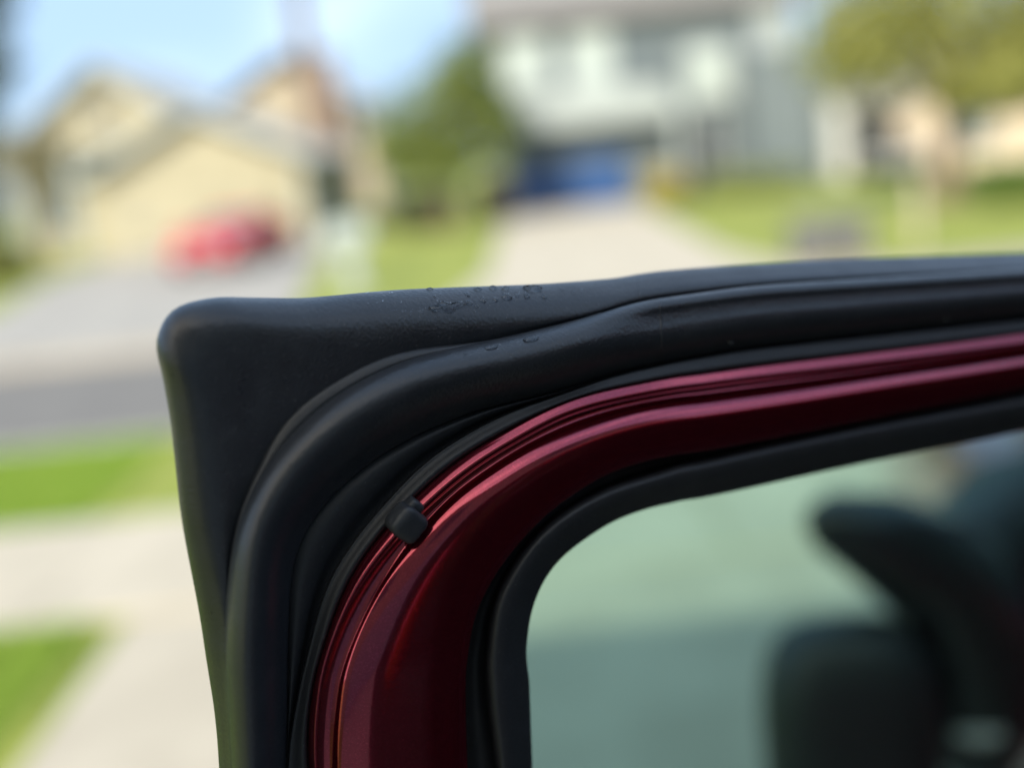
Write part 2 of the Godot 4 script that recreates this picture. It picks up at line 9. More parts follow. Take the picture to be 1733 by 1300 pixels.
const BULB_SEAL := [12, [-42.81, -413.79, -9, -44.64, -410.25, -3, -44.33, -408.8, 0.2, -43.58, -407.6, 3.2, -42.32, -406.87, 5.6, -40.75, -406.82, 6.8, -39, -407.42, 6.8, -36.72, -408.88, 5.4, -34.14, -411.22, 2.4, -31.66, -413.96, -1.5, -29.03, -417.05, -6, -28.67, -419.6, -11, -53.61, -233.79, -9, -55.44, -230.25, -3, -55.13, -228.8, 0.2, -54.38, -227.6, 3.2, -53.12, -226.87, 5.6, -51.55, -226.82, 6.8, -49.8, -227.42, 6.8, -47.52, -228.88, 5.4, -44.94, -231.22, 2.4, -42.46, -233.96, -1.5, -39.83, -237.05, -6, -39.47, -239.6, -11, -59.61, -133.79, -9, -61.44, -130.25, -3, -61.13, -128.8, 0.2, -60.38, -127.6, 3.2, -59.12, -126.87, 5.6, -57.55, -126.82, 6.8, -55.8, -127.42, 6.8, -53.52, -128.88, 5.4, -50.94, -131.22, 2.4, -48.46, -133.96, -1.5, -45.83, -137.05, -6, -45.47, -139.6, -11, -62.01, -93.79, -9, -63.84, -90.25, -3, -63.53, -88.8, 0.2, -62.78, -87.6, 3.2, -61.52, -86.87, 5.6, -59.95, -86.82, 6.8, -58.2, -87.42, 6.8, -55.92, -88.88, 5.4, -53.34, -91.22, 2.4, -50.86, -93.96, -1.5, -48.23, -97.05, -6, -47.87, -99.6, -11, -63.21, -73.79, -9, -65.04, -70.25, -3, -64.73, -68.8, 0.2, -63.98, -67.6, 3.2, -62.72, -66.87, 5.6, -61.15, -66.82, 6.8, -59.4, -67.42, 6.8, -57.12, -68.88, 5.4, -54.54, -71.22, 2.4, -52.06, -73.96, -1.5, -49.43, -77.05, -6, -49.07, -79.6, -11, -62.41, -66.24, -9, -64.25, -62.84, -3, -63.93, -61.47, 0.2, -63.14, -60.34, 3.2, -61.83, -59.66, 5.6, -60.21, -59.64, 6.8, -58.4, -60.24, 6.8, -56.05, -61.67, 5.4, -53.4, -63.94, 2.4, -50.84, -66.6, -1.5, -48.13, -69.59, -6, -47.75, -72.03, -11, -61.75, -59.66, -9, -63.6, -56.39, -3, -63.26, -55.07, 0.2, -62.44, -54, 3.2, -61.1, -53.37, 5.6, -59.43, -53.37, 6.8, -57.57, -53.97, 6.8, -55.15, -55.38, 5.4, -52.43, -57.59, 2.4, -49.81, -60.18, -1.5, -47.02, -63.08, -6, -46.63, -65.43, -11, -61.14, -53.1, -9, -63, -49.96, -3, -62.65, -48.7, 0.2, -61.81, -47.69, 3.2, -60.42, -47.1, 5.6, -58.7, -47.13, 6.8, -56.79, -47.73, 6.8, -54.31, -49.1, 5.4, -51.52, -51.26, 2.4, -48.83, -53.77, -1.5, -45.98, -56.58, -6, -45.57, -58.84, -11, -60.47, -45.64, -9, -62.34, -42.64, -3, -61.97, -41.46, 0.2, -61.1, -40.5, 3.2, -59.67, -39.97, 5.6, -57.91, -40.02, 6.8, -55.95, -40.61, 6.8, -53.4, -41.96, 5.4, -50.54, -44.04, 2.4, -47.79, -46.46, -1.5, -44.87, -49.17, -6, -44.44, -51.33, -11, -59.78, -38.24, -9, -61.66, -35.38, -3, -61.28, -34.26, 0.2, -60.39, -33.37, 3.2, -58.93, -32.88, 5.6, -57.12, -32.95, 6.8, -55.12, -33.54, 6.8, -52.52, -34.84, 5.4, -49.6, -36.86, 2.4, -46.79, -39.18, -1.5, -43.8, -41.79, -6, -43.36, -43.84, -11, -58.88, -30.98, -9, -60.76, -28.2, -3, -60.39, -27.19, 0.2, -59.51, -26.43, 3.2, -58.04, -26.08, 5.6, -56.24, -26.28, 6.8, -54.23, -26.97, 6.8, -51.62, -28.36, 5.4, -48.67, -30.44, 2.4, -45.85, -32.79, -1.5, -42.84, -35.42, -6, -42.38, -37.35, -11, -57.66, -23.82, -9, -59.55, -21.13, -3, -59.2, -20.23, 0.2, -58.33, -19.59, 3.2, -56.9, -19.38, 5.6, -55.11, -19.69, 6.8, -53.12, -20.47, 6.8, -50.53, -21.95, 5.4, -47.61, -24.07, 2.4, -44.79, -26.45, -1.5, -41.79, -29.09, -6, -41.3, -30.9, -11, -56.2, -16.74, -9, -58.1, -14.13, -3, -57.78, -13.33, 0.2, -56.96, -12.82, 3.2, -55.57, -12.73, 5.6, -53.83, -13.15, 6.8, -51.88, -14.01, 6.8, -49.34, -15.56, 5.4, -46.44, -17.72, 2.4, -43.66, -20.11, -1.5, -40.68, -22.75, -6, -40.17, -24.45, -11, -54.69, -9.64, -9, -56.59, -7.12, -3, -56.3, -6.42, 0.2, -55.52, -6.03, 3.2, -54.17, -6.06, 5.6, -52.47, -6.59, 6.8, -50.56, -7.54, 6.8, -48.05, -9.15, 5.4, -45.19, -11.36, 2.4, -42.42, -13.76, -1.5, -39.47, -16.41, -6, -38.93, -17.99, -11, -53.04, -2.53, -9, -54.96, -0.1, -3, -54.69, 0.49, 0.2, -53.93, 0.77, 3.2, -52.6, 0.59, 5.6, -50.93, -0.05, 6.8, -49.03, -1.1, 6.8, -46.52, -2.8, 5.4, -43.66, -5.06, 2.4, -40.89, -7.49, -1.5, -37.93, -10.15, -6, -37.36, -11.62, -11, -50.86, 4.38, -9, -52.8, 6.73, -3, -52.55, 7.21, 0.2, -51.81, 7.35, 3.2, -50.5, 7.03, 5.6, -48.83, 6.26, 6.8, -46.93, 5.11, 6.8, -44.42, 3.31, 5.4, -41.54, 0.97, 2.4, -38.74, -1.49, -1.5, -35.75, -4.18, -6, -35.14, -5.54, -11, -47.84, 10.85, -9, -49.81, 13.12, -3, -49.59, 13.49, 0.2, -48.87, 13.5, 3.2, -47.57, 13.03, 5.6, -45.9, 12.11, 6.8, -43.99, 10.84, 6.8, -41.45, 8.93, 5.4, -38.52, 6.5, 2.4, -35.68, 3.98, -1.5, -32.63, 1.23, -6, -31.96, -0.03, -11, -44.08, 16.84, -9, -46.09, 19.05, -3, -45.89, 19.3, 0.2, -45.18, 19.16, 3.2, -43.88, 18.52, 5.6, -42.19, 17.44, 6.8, -40.24, 16.03, 6.8, -37.65, 13.97, 5.4, -34.65, 11.42, 2.4, -31.72, 8.81, -1.5, -28.58, 5.97, -6, -27.84, 4.8, -11, -39.73, 22.39, -9, -41.8, 24.54, -3, -41.62, 24.68, 0.2, -40.92, 24.38, 3.2, -39.61, 23.55, 5.6, -37.89, 22.29, 6.8, -35.89, 20.72, 6.8, -33.22, 18.49, 5.4, -30.12, 15.78, 2.4, -27.09, 13.05, -1.5, -23.84, 10.09, -6, -23.01, 9.01, -11, -34.75, 27.41, -9, -36.89, 29.51, -3, -36.74, 29.53, 0.2, -36.07, 29.08, 3.2, -34.78, 28.07, 5.6, -33.05, 26.64, 6.8, -31.03, 24.91, 6.8, -28.31, 22.5, 5.4, -25.14, 19.64, 2.4, -22.02, 16.79, -1.5, -18.67, 13.71, -6, -17.75, 12.7, -11, -29.23, 31.86, -9, -31.43, 33.92, -3, -31.35, 33.84, 0.2, -30.73, 33.26, 3.2, -29.48, 32.09, 5.6, -27.78, 30.5, 6.8, -25.77, 28.62, 6.8, -23.03, 26.06, 5.4, -19.81, 23.06, 2.4, -16.63, 20.09, -1.5, -13.21, 16.9, -6, -12.21, 15.96, -11, -23.28, 35.82, -9, -25.57, 37.84, -3, -25.55, 37.66, 0.2, -25, 36.96, 3.2, -23.81, 35.64, 5.6, -22.16, 33.89, 6.8, -20.17, 31.88, 6.8, -17.43, 29.17, 5.4, -14.19, 26.03, 2.4, -10.97, 22.95, -1.5, -7.5, 19.65, -6, -6.4, 18.77, -11, -16.92, 39.2, -9, -19.29, 41.2, -3, -19.35, 40.94, 0.2, -18.89, 40.12, 3.2, -17.79, 38.66, 5.6, -16.2, 36.78, 6.8, -14.26, 34.64, 6.8, -11.55, 31.8, 5.4, -8.32, 28.53, 2.4, -5.07, 25.35, -1.5, -1.57, 21.95, -6, -0.36, 21.13, -11, -10.16, 41.95, -9, -12.62, 43.94, -3, -12.78, 43.61, 0.2, -12.43, 42.7, 3.2, -11.44, 41.14, 5.6, -9.95, 39.15, 6.8, -8.09, 36.91, 6.8, -5.44, 33.96, 5.4, -2.24, 30.6, 2.4, 1, 27.34, -1.5, 4.5, 23.86, -6, 5.81, 23.08, -11, -3.14, 44.16, -9, -5.69, 46.15, -3, -5.96, 45.76, 0.2, -5.73, 44.78, 3.2, -4.88, 43.13, 5.6, -3.51, 41.07, 6.8, -1.75, 38.75, 6.8, 0.81, 35.72, 5.4, 3.95, 32.29, 2.4, 7.16, 28.97, -1.5, 10.63, 25.44, -6, 12.06, 24.7, -11, 4.11, 45.82, -9, 1.46, 47.81, -3, 1.08, 47.39, 0.2, 1.16, 46.37, 3.2, 1.85, 44.66, 5.6, 3.07, 42.54, 6.8, 4.72, 40.18, 6.8, 7.16, 37.1, 5.4, 10.22, 33.62, 2.4, 13.37, 30.28, -1.5, 16.8, 26.71, -6, 18.34, 26.02, -11, 11.56, 46.87, -9, 8.81, 48.88, -3, 8.3, 48.44, 0.2, 8.23, 47.4, 3.2, 8.74, 45.67, 5.6, 9.8, 43.54, 6.8, 11.3, 41.17, 6.8, 13.61, 38.08, 5.4, 16.55, 34.6, 2.4, 19.63, 31.26, -1.5, 22.99, 27.7, -6, 24.64, 27.04, -11, 19.09, 47.44, -9, 16.25, 49.48, -3, 15.61, 49.04, 0.2, 15.37, 47.99, 3.2, 15.69, 46.27, 5.6, 16.58, 44.14, 6.8, 17.94, 41.78, 6.8, 20.09, 38.71, 5.4, 22.92, 35.25, 2.4, 25.91, 31.93, -1.5, 29.2, 28.39, -6, 30.96, 27.76, -11, 26.57, 47.74, -9, 23.64, 49.79, -3, 22.87, 49.36, 0.2, 22.47, 48.31, 3.2, 22.61, 46.6, 5.6, 23.33, 44.48, 6.8, 24.55, 42.12, 6.8, 26.56, 39.07, 5.4, 29.27, 35.62, 2.4, 32.2, 32.32, -1.5, 35.41, 28.8, -6, 37.29, 28.19, -11, 33.94, 47.89, -9, 30.92, 49.97, -3, 30.03, 49.53, 0.2, 29.48, 48.48, 3.2, 29.44, 46.76, 5.6, 30.01, 44.64, 6.8, 31.09, 42.28, 6.8, 32.98, 39.22, 5.4, 35.59, 35.78, 2.4, 38.45, 32.48, -1.5, 41.61, 28.97, -6, 43.6, 28.37, -11, 41.16, 48.03, -9, 38.06, 50.14, -3, 37.04, 49.69, 0.2, 36.35, 48.63, 3.2, 36.15, 46.9, 5.6, 36.57, 44.76, 6.8, 37.52, 42.39, 6.8, 39.29, 39.32, 5.4, 41.81, 35.87, 2.4, 44.61, 32.56, -1.5, 47.72, 29.04, -6, 49.83, 28.45, -11, 48.24, 48.3, -9, 45.06, 50.42, -3, 43.93, 49.97, 0.2, 43.08, 48.89, 3.2, 42.72, 47.14, 5.6, 42.99, 44.99, 6.8, 43.82, 42.61, 6.8, 45.47, 39.53, 5.4, 47.9, 36.06, 2.4, 50.64, 32.74, -1.5, 53.7, 29.21, -6, 55.93, 28.64, -11, 55.23, 48.66, -9, 51.99, 50.8, -3, 50.73, 50.34, 0.2, 49.74, 49.26, 3.2, 49.21, 47.51, 5.6, 49.33, 45.36, 6.8, 50.03, 42.98, 6.8, 51.55, 39.9, 5.4, 53.88, 36.45, 2.4, 56.56, 33.14, -1.5, 59.56, 29.62, -6, 61.91, 29.06, -11, 62.21, 49.11, -9, 58.89, 51.26, -3, 57.51, 50.8, 0.2, 56.38, 49.73, 3.2, 55.68, 47.98, 5.6, 55.64, 45.84, 6.8, 56.22, 43.48, 6.8, 57.61, 40.42, 5.4, 59.84, 36.99, 2.4, 62.45, 33.7, -1.5, 65.39, 30.21, -6, 67.85, 29.67, -11, 69.2, 49.69, -9, 65.82, 51.85, -3, 64.32, 51.38, 0.2, 63.09, 50.29, 3.1, 62.31, 48.52, 5.35, 62.14, 46.37, 6.51, 62.56, 44.02, 6.56, 63.78, 40.98, 5.25, 65.87, 37.58, 2.34, 68.41, 34.31, -1.53, 71.28, 30.84, -6, 73.85, 30.32, -11, 76.27, 50.47, -9, 72.82, 52.62, -3, 71.21, 52.14, 0.2, 70, 50.96, 2.79, 69.33, 49.06, 4.56, 69.09, 46.85, 5.58, 69.3, 44.48, 5.8, 70.24, 41.46, 4.78, 72.09, 38.08, 2.13, 74.52, 34.8, -1.64, 77.28, 31.33, -6, 79.98, 30.82, -11, 83.5, 51.34, -9, 79.98, 53.49, -3, 78.25, 52.96, 0.2, 77.14, 51.66, 2.38, 76.68, 49.57, 3.5, 76.4, 47.24, 4.35, 76.35, 44.84, 4.78, 76.95, 41.8, 4.15, 78.5, 38.4, 1.85, 80.79, 35.09, -1.77, 83.42, 31.58, -6, 86.25, 31.07, -11, 90.95, 51.91, -9, 87.37, 54.05, -3, 85.5, 53.49, 0.2, 84.49, 52.08, 1.98, 84.26, 49.83, 2.47, 83.93, 47.4, 3.15, 83.61, 44.97, 3.8, 83.84, 41.93, 3.53, 85.07, 38.53, 1.59, 87.21, 35.19, -1.91, 89.7, 31.65, -6, 92.65, 31.14, -11, 98.61, 51.99, -9, 94.97, 54.13, -3, 92.97, 53.57, 0.2, 91.98, 52.11, 1.73, 91.85, 49.77, 1.82, 91.42, 47.31, 2.38, 90.86, 44.89, 3.17, 90.78, 41.89, 3.14, 91.75, 38.52, 1.42, 93.75, 35.19, -1.99, 96.13, 31.67, -6, 99.21, 31.16, -11, 106.48, 51.79, -9, 102.76, 53.94, -3, 100.63, 53.38, 0.2, 99.52, 51.93, 1.7, 99.28, 49.61, 1.75, 98.71, 47.17, 2.3, 97.97, 44.78, 3.1, 97.71, 41.81, 3.1, 98.52, 38.48, 1.4, 100.44, 35.17, -2, 102.73, 31.68, -6, 105.95, 31.18, -11, 114.84, 51.53, -9, 110.97, 53.7, -3, 108.76, 53.15, 0.2, 107.62, 51.7, 1.7, 107.39, 49.39, 1.75, 106.81, 46.95, 2.3, 106.06, 44.56, 3.1, 105.81, 41.6, 3.1, 106.67, 38.27, 1.4, 108.68, 34.98, -2, 111.09, 31.48, -6, 114.43, 30.98, -11, 123.34, 51.32, -9, 119.32, 53.5, -3, 117.03, 52.96, 0.2, 115.86, 51.52, 1.7, 115.64, 49.21, 1.75, 115.05, 46.78, 2.3, 114.29, 44.41, 3.1, 114.05, 41.45, 3.1, 114.97, 38.14, 1.4, 117.08, 34.85, -2, 119.59, 31.37, -6, 123.05, 30.87, -11, 133.22, 50.89, -9, 129.02, 53.08, -3, 126.64, 52.55, 0.2, 125.44, 51.12, 1.7, 125.22, 48.83, 1.75, 124.63, 46.41, 2.3, 123.86, 44.05, 3.1, 123.63, 41.11, 3.1, 124.61, 37.81, 1.4, 126.83, 34.53, -2, 129.47, 31.05, -6, 133.08, 30.56, -11, 145.83, 50.01, -9, 141.4, 52.24, -3, 138.91, 51.72, 0.2, 137.66, 50.31, 1.7, 137.45, 48.02, 1.75, 136.85, 45.62, 2.3, 136.06, 43.27, 3.1, 135.85, 40.35, 3.1, 136.91, 37.07, 1.4, 139.27, 33.79, -2, 142.08, 30.32, -6, 145.87, 29.82, -11, 161.36, 48.69, -9, 156.65, 50.96, -3, 154.02, 50.46, 0.2, 152.71, 49.06, 1.7, 152.52, 46.8, 1.75, 151.91, 44.42, 2.3, 151.11, 42.09, 3.1, 150.91, 39.19, 3.1, 152.07, 35.92, 1.4, 154.6, 32.65, -2, 157.61, 29.19, -6, 161.63, 28.68, -11, 180.1, 46.99, -9, 175.05, 49.31, -3, 172.26, 48.84, 0.2, 170.88, 47.47, 1.7, 170.7, 45.23, 1.75, 170.08, 42.88, 2.3, 169.25, 40.58, 3.1, 169.08, 37.72, 3.1, 170.35, 34.47, 1.4, 173.1, 31.22, -2, 176.35, 27.77, -6, 180.65, 27.25, -11, 202.39, 44.98, -9, 196.93, 47.37, -3, 193.94, 46.93, 0.2, 192.47, 45.6, 1.7, 192.31, 43.4, 1.75, 191.68, 41.09, 2.3, 190.82, 38.84, 3.1, 190.68, 36.01, 3.1, 192.09, 32.8, 1.4, 195.09, 29.57, -2, 198.63, 26.14, -6, 203.25, 25.62, -11, 228.63, 42.63, -9, 222.7, 45.09, -3, 219.47, 44.69, 0.2, 217.9, 43.39, 1.7, 217.76, 41.22, 1.75, 217.12, 38.95, 2.3, 216.22, 36.74, 3.1, 216.11, 33.96, 3.1, 217.69, 30.79, 1.4, 220.97, 27.57, -2, 224.85, 24.16, -6, 229.86, 23.62, -11, 256.21, 40.2, -9, 249.78, 42.74, -3, 246.3, 42.38, 0.2, 244.63, 41.1, 1.7, 244.51, 38.96, 1.75, 243.85, 36.73, 2.3, 242.91, 34.55, 3.1, 242.83, 31.81, 3.1, 244.58, 28.66, 1.4, 248.17, 25.45, -2, 252.41, 22.04, -6, 257.82, 21.49, -11, 285.24, 37.64, -9, 278.27, 40.27, -3, 274.53, 39.93, 0.2, 272.75, 38.69, 1.7, 272.65, 36.56, 1.75, 271.97, 34.35, 2.3, 270.99, 32.2, 3.1, 270.94, 29.48, 3.1, 272.87, 26.34, 1.4, 276.78, 23.14, -2, 281.39, 19.72, -6, 287.22, 19.15, -11, 315.19, 35.93, -9, 308.23, 38.55, -3, 304.48, 38.22, 0.2, 302.7, 36.97, 1.7, 302.6, 34.85, 1.75, 301.92, 32.64, 2.3, 300.94, 30.49, 3.1, 300.89, 27.77, 3.1, 302.82, 24.63, 1.4, 306.73, 21.42, -2, 311.34, 18, -6, 317.17, 17.44, -11, 385.07, 30.42, -9, 378.11, 33.05, -3, 374.37, 32.71, 0.2, 372.59, 31.47, 1.7, 372.49, 29.34, 1.75, 371.8, 27.13, 2.3, 370.83, 24.98, 3.1, 370.78, 22.26, 3.1, 372.7, 19.12, 1.4, 376.62, 15.91, -2, 381.22, 12.5, -6, 387.06, 11.93, -11, 524.84, 14.91, -9, 517.88, 17.54, -3, 514.14, 17.2, 0.2, 512.36, 15.96, 1.7, 512.26, 13.83, 1.75, 511.58, 11.62, 2.3, 510.6, 9.47, 3.1, 510.55, 6.75, 3.1, 512.47, 3.61, 1.4, 516.39, 0.41, -2, 521, -3.01, -6, 526.83, -3.58, -11, 704.55, -16.38, -9, 697.59, -13.76, -3, 693.84, -14.1, 0.2, 692.06, -15.34, 1.7, 691.97, -17.46, 1.75, 691.28, -19.67, 2.3, 690.3, -21.82, 3.1, 690.25, -24.54, 3.1, 692.18, -27.68, 1.4, 696.09, -30.89, -2, 700.7, -34.31, -6, 706.53, -34.87, -11]]
const SEAL_CHANNEL := [6, [-30.1, -418.6, -10, -28.7, -418.1, -8, -28.8, -417.1, -6, -28.4, -417.8, -7, -27.7, -419.4, -10, -26.5, -419.8, -10, -40.9, -238.6, -10, -39.5, -238.1, -8, -39.6, -237.1, -6, -39.2, -237.8, -7, -38.5, -239.4, -10, -37.3, -239.8, -10, -46.9, -138.6, -10, -45.5, -138.1, -8, -45.6, -137.1, -6, -45.2, -137.8, -7, -44.5, -139.4, -10, -43.3, -139.8, -10, -49.3, -98.6, -10, -47.9, -98.1, -8, -48, -97.1, -6, -47.6, -97.8, -7, -46.9, -99.4, -10, -45.7, -99.8, -10, -50.5, -78.6, -10, -49.1, -78.1, -8, -49.2, -77.1, -6, -48.8, -77.8, -7, -48.1, -79.4, -10, -46.9, -79.8, -10, -49.2, -71.1, -10, -47.8, -70.6, -8, -48, -69.6, -6, -47.6, -70.2, -7, -47, -71.8, -10, -45.8, -72.2, -10, -48.1, -64.5, -10, -46.6, -64.1, -8, -46.8, -63.2, -6, -46.3, -63.7, -7, -45.6, -65.3, -10, -44.4, -65.7, -10, -47, -58, -10, -45.6, -57.6, -8, -45.5, -56.7, -6, -44.8, -57.4, -7, -43.9, -59, -10, -42.6, -59.4, -10, -45.9, -50.5, -10, -44.5, -50.1, -8, -44, -49.4, -6, -42.8, -50.2, -7, -41.6, -51.8, -10, -40.1, -52.2, -10, -44.8, -43, -10, -43.4, -42.7, -8, -42.5, -42.2, -6, -40.8, -43.1, -7, -39.3, -44.6, -10, -37.6, -45.2, -10, -43.8, -36.5, -10, -42.4, -36.3, -8, -41.2, -36, -6, -39, -37.1, -7, -37.2, -38.8, -10, -35.3, -39.4, -10, -42.7, -30, -10, -41.4, -29.9, -8, -39.8, -29.9, -6, -37.2, -31.2, -7, -35.1, -33, -10, -33.1, -33.8, -10, -41.6, -23.5, -10, -40.3, -23.5, -8, -38.3, -23.8, -6, -35.3, -25.4, -7, -33.1, -27.3, -10, -30.8, -28.3, -10, -40.3, -17, -10, -39.1, -17.1, -8, -36.8, -17.8, -6, -33.3, -19.7, -7, -30.8, -21.8, -10, -28.4, -23, -10, -38.7, -10.6, -10, -37.5, -10.8, -8, -34.8, -11.9, -6, -31, -14.2, -7, -28.1, -16.5, -10, -25.5, -17.9, -10, -36.5, -4.5, -10, -35.3, -4.8, -8, -32.3, -6.3, -6, -28, -9.1, -7, -24.9, -11.5, -10, -22.1, -13.2, -10, -33.3, 1, -10, -32.2, 0.6, -8, -29, -1.2, -6, -24.4, -4.4, -7, -21.2, -7, -10, -18.3, -8.9, -10, -29.1, 5.9, -10, -28.1, 5.4, -8, -24.9, 3.3, -6, -20.4, -0.1, -7, -17.1, -2.9, -10, -14.2, -4.9, -10, -24.3, 10.1, -10, -23.3, 9.5, -8, -20.3, 7.3, -6, -16, 3.8, -7, -12.7, 1, -10, -10, -1.2, -10, -19, 13.9, -10, -18.1, 13.2, -8, -15.4, 10.9, -6, -11.3, 7.3, -7, -8.2, 4.5, -10, -5.6, 2.3, -10, -13.5, 17.2, -10, -12.6, 16.4, -8, -10.3, 14.2, -6, -6.5, 10.6, -7, -3.6, 7.9, -10, -1.2, 5.6, -10, -7.7, 20, -10, -6.9, 19.1, -8, -4.9, 17, -6, -1.6, 13.7, -7, 1.1, 11.1, -10, 3.3, 8.9, -10, -1.6, 22.4, -10, -0.9, 21.4, -8, 0.6, 19.6, -6, 3.5, 16.5, -7, 6, 14, -10, 7.9, 11.9, -10, 4.6, 24.4, -10, 5.2, 23.4, -8, 6.3, 21.7, -6, 8.8, 18.8, -7, 11.1, 16.6, -10, 12.8, 14.5, -10, 10.9, 26, -10, 11.3, 25, -8, 12.1, 23.5, -6, 14.3, 20.9, -7, 16.4, 18.7, -10, 17.9, 16.8, -10, 17.2, 27.4, -10, 17.6, 26.2, -8, 18, 24.9, -6, 19.9, 22.6, -7, 21.9, 20.6, -10, 23.2, 18.7, -10, 23.5, 28.5, -10, 23.8, 27.2, -8, 24, 26.1, -6, 25.5, 24.1, -7, 27.4, 22.3, -10, 28.6, 20.5, -10, 29.8, 29.2, -10, 30, 27.9, -8, 30, 27.1, -6, 31.3, 25.3, -7, 33, 23.7, -10, 34, 21.9, -10, 36.2, 29.7, -10, 36.3, 28.3, -8, 36, 27.7, -6, 37.1, 26.2, -7, 38.7, 24.8, -10, 39.6, 23.2, -10, 42.6, 29.9, -10, 42.5, 28.5, -8, 42, 28.1, -6, 42.9, 26.9, -7, 44.5, 25.6, -10, 45.2, 24.1, -10, 48.8, 30, -10, 48.7, 28.6, -8, 48, 28.4, -6, 48.8, 27.4, -7, 50.3, 26.2, -10, 50.9, 24.8, -10, 55, 30.2, -10, 54.7, 28.8, -8, 53.9, 28.7, -6, 54.6, 27.9, -7, 56.1, 26.9, -10, 56.6, 25.4, -10, 61, 30.7, -10, 60.6, 29.2, -8, 59.7, 29.2, -6, 60.3, 28.5, -7, 61.9, 27.6, -10, 62.3, 26.2, -10, 67, 31.3, -10, 66.4, 29.8, -8, 65.5, 29.9, -6, 66.1, 29.3, -7, 67.7, 28.3, -10, 68, 27, -10, 73.1, 31.9, -10, 72.4, 30.4, -8, 71.3, 30.5, -6, 71.9, 30, -7, 73.6, 29.1, -10, 73.8, 27.7, -10, 79.2, 32.5, -10, 78.4, 30.9, -8, 77.3, 31.1, -6, 77.9, 30.5, -7, 79.6, 29.6, -10, 79.8, 28.3, -10, 85.6, 32.7, -10, 84.6, 31.1, -8, 83.4, 31.3, -6, 84, 30.8, -7, 85.8, 29.9, -10, 85.9, 28.6, -10, 92, 32.8, -10, 90.9, 31.2, -8, 89.7, 31.4, -6, 90.3, 30.9, -7, 92.1, 30.1, -10, 92.1, 28.8, -10, 98.6, 32.8, -10, 97.4, 31.2, -8, 96.1, 31.5, -6, 96.7, 31, -7, 98.6, 30.2, -10, 98.5, 28.9, -10, 105.4, 32.8, -10, 104, 31.2, -8, 102.7, 31.5, -6, 103.3, 31, -7, 105.2, 30.2, -10, 105.1, 28.9, -10, 113.9, 32.6, -10, 112.4, 31, -8, 111.1, 31.3, -6, 111.7, 30.9, -7, 113.7, 30.1, -10, 113.6, 28.7, -10, 122.5, 32.5, -10, 121, 30.9, -8, 119.6, 31.2, -6, 120.2, 30.7, -7, 122.3, 29.9, -10, 122.2, 28.6, -10, 132.5, 32.2, -10, 130.9, 30.6, -8, 129.5, 30.9, -6, 130.2, 30.4, -7, 132.3, 29.6, -10, 132.2, 28.3, -10, 145.2, 31.5, -10, 143.6, 29.9, -8, 142.1, 30.1, -6, 142.8, 29.7, -7, 145, 28.9, -10, 144.9, 27.5, -10, 160.9, 30.4, -10, 159.2, 28.7, -8, 157.6, 29, -6, 158.4, 28.6, -7, 160.8, 27.8, -10, 160.7, 26.4, -10, 179.9, 29, -10, 178.1, 27.3, -8, 176.3, 27.6, -6, 177.2, 27.2, -7, 179.7, 26.3, -10, 179.6, 24.9, -10, 202.4, 27.4, -10, 200.5, 25.7, -8, 198.6, 26, -6, 199.5, 25.5, -7, 202.3, 24.7, -10, 202.2, 23.3, -10, 228.9, 25.5, -10, 226.8, 23.7, -8, 224.8, 24, -6, 225.8, 23.6, -7, 228.8, 22.7, -10, 228.8, 21.2, -10, 256.8, 23.4, -10, 254.6, 21.5, -8, 252.4, 21.9, -6, 253.5, 21.5, -7, 256.7, 20.6, -10, 256.7, 19.1, -10, 286.1, 21.1, -10, 283.7, 19.2, -8, 281.4, 19.6, -6, 282.5, 19.2, -7, 286, 18.3, -10, 286, 16.8, -10, 316, 19.4, -10, 313.7, 17.5, -8, 311.3, 17.9, -6, 312.5, 17.5, -7, 316, 16.6, -10, 316, 15.1, -10, 385.9, 13.9, -10, 383.6, 12, -8, 381.2, 12.4, -6, 382.4, 12, -7, 385.9, 11.1, -10, 385.8, 9.6, -10, 525.7, -1.6, -10, 523.3, -3.5, -8, 521, -3.1, -6, 522.2, -3.6, -7, 525.6, -4.4, -10, 525.6, -5.9, -10, 705.4, -32.9, -10, 703, -34.8, -8, 700.7, -34.4, -6, 701.9, -34.8, -7, 705.3, -35.7, -10, 705.3, -37.2, -10]]
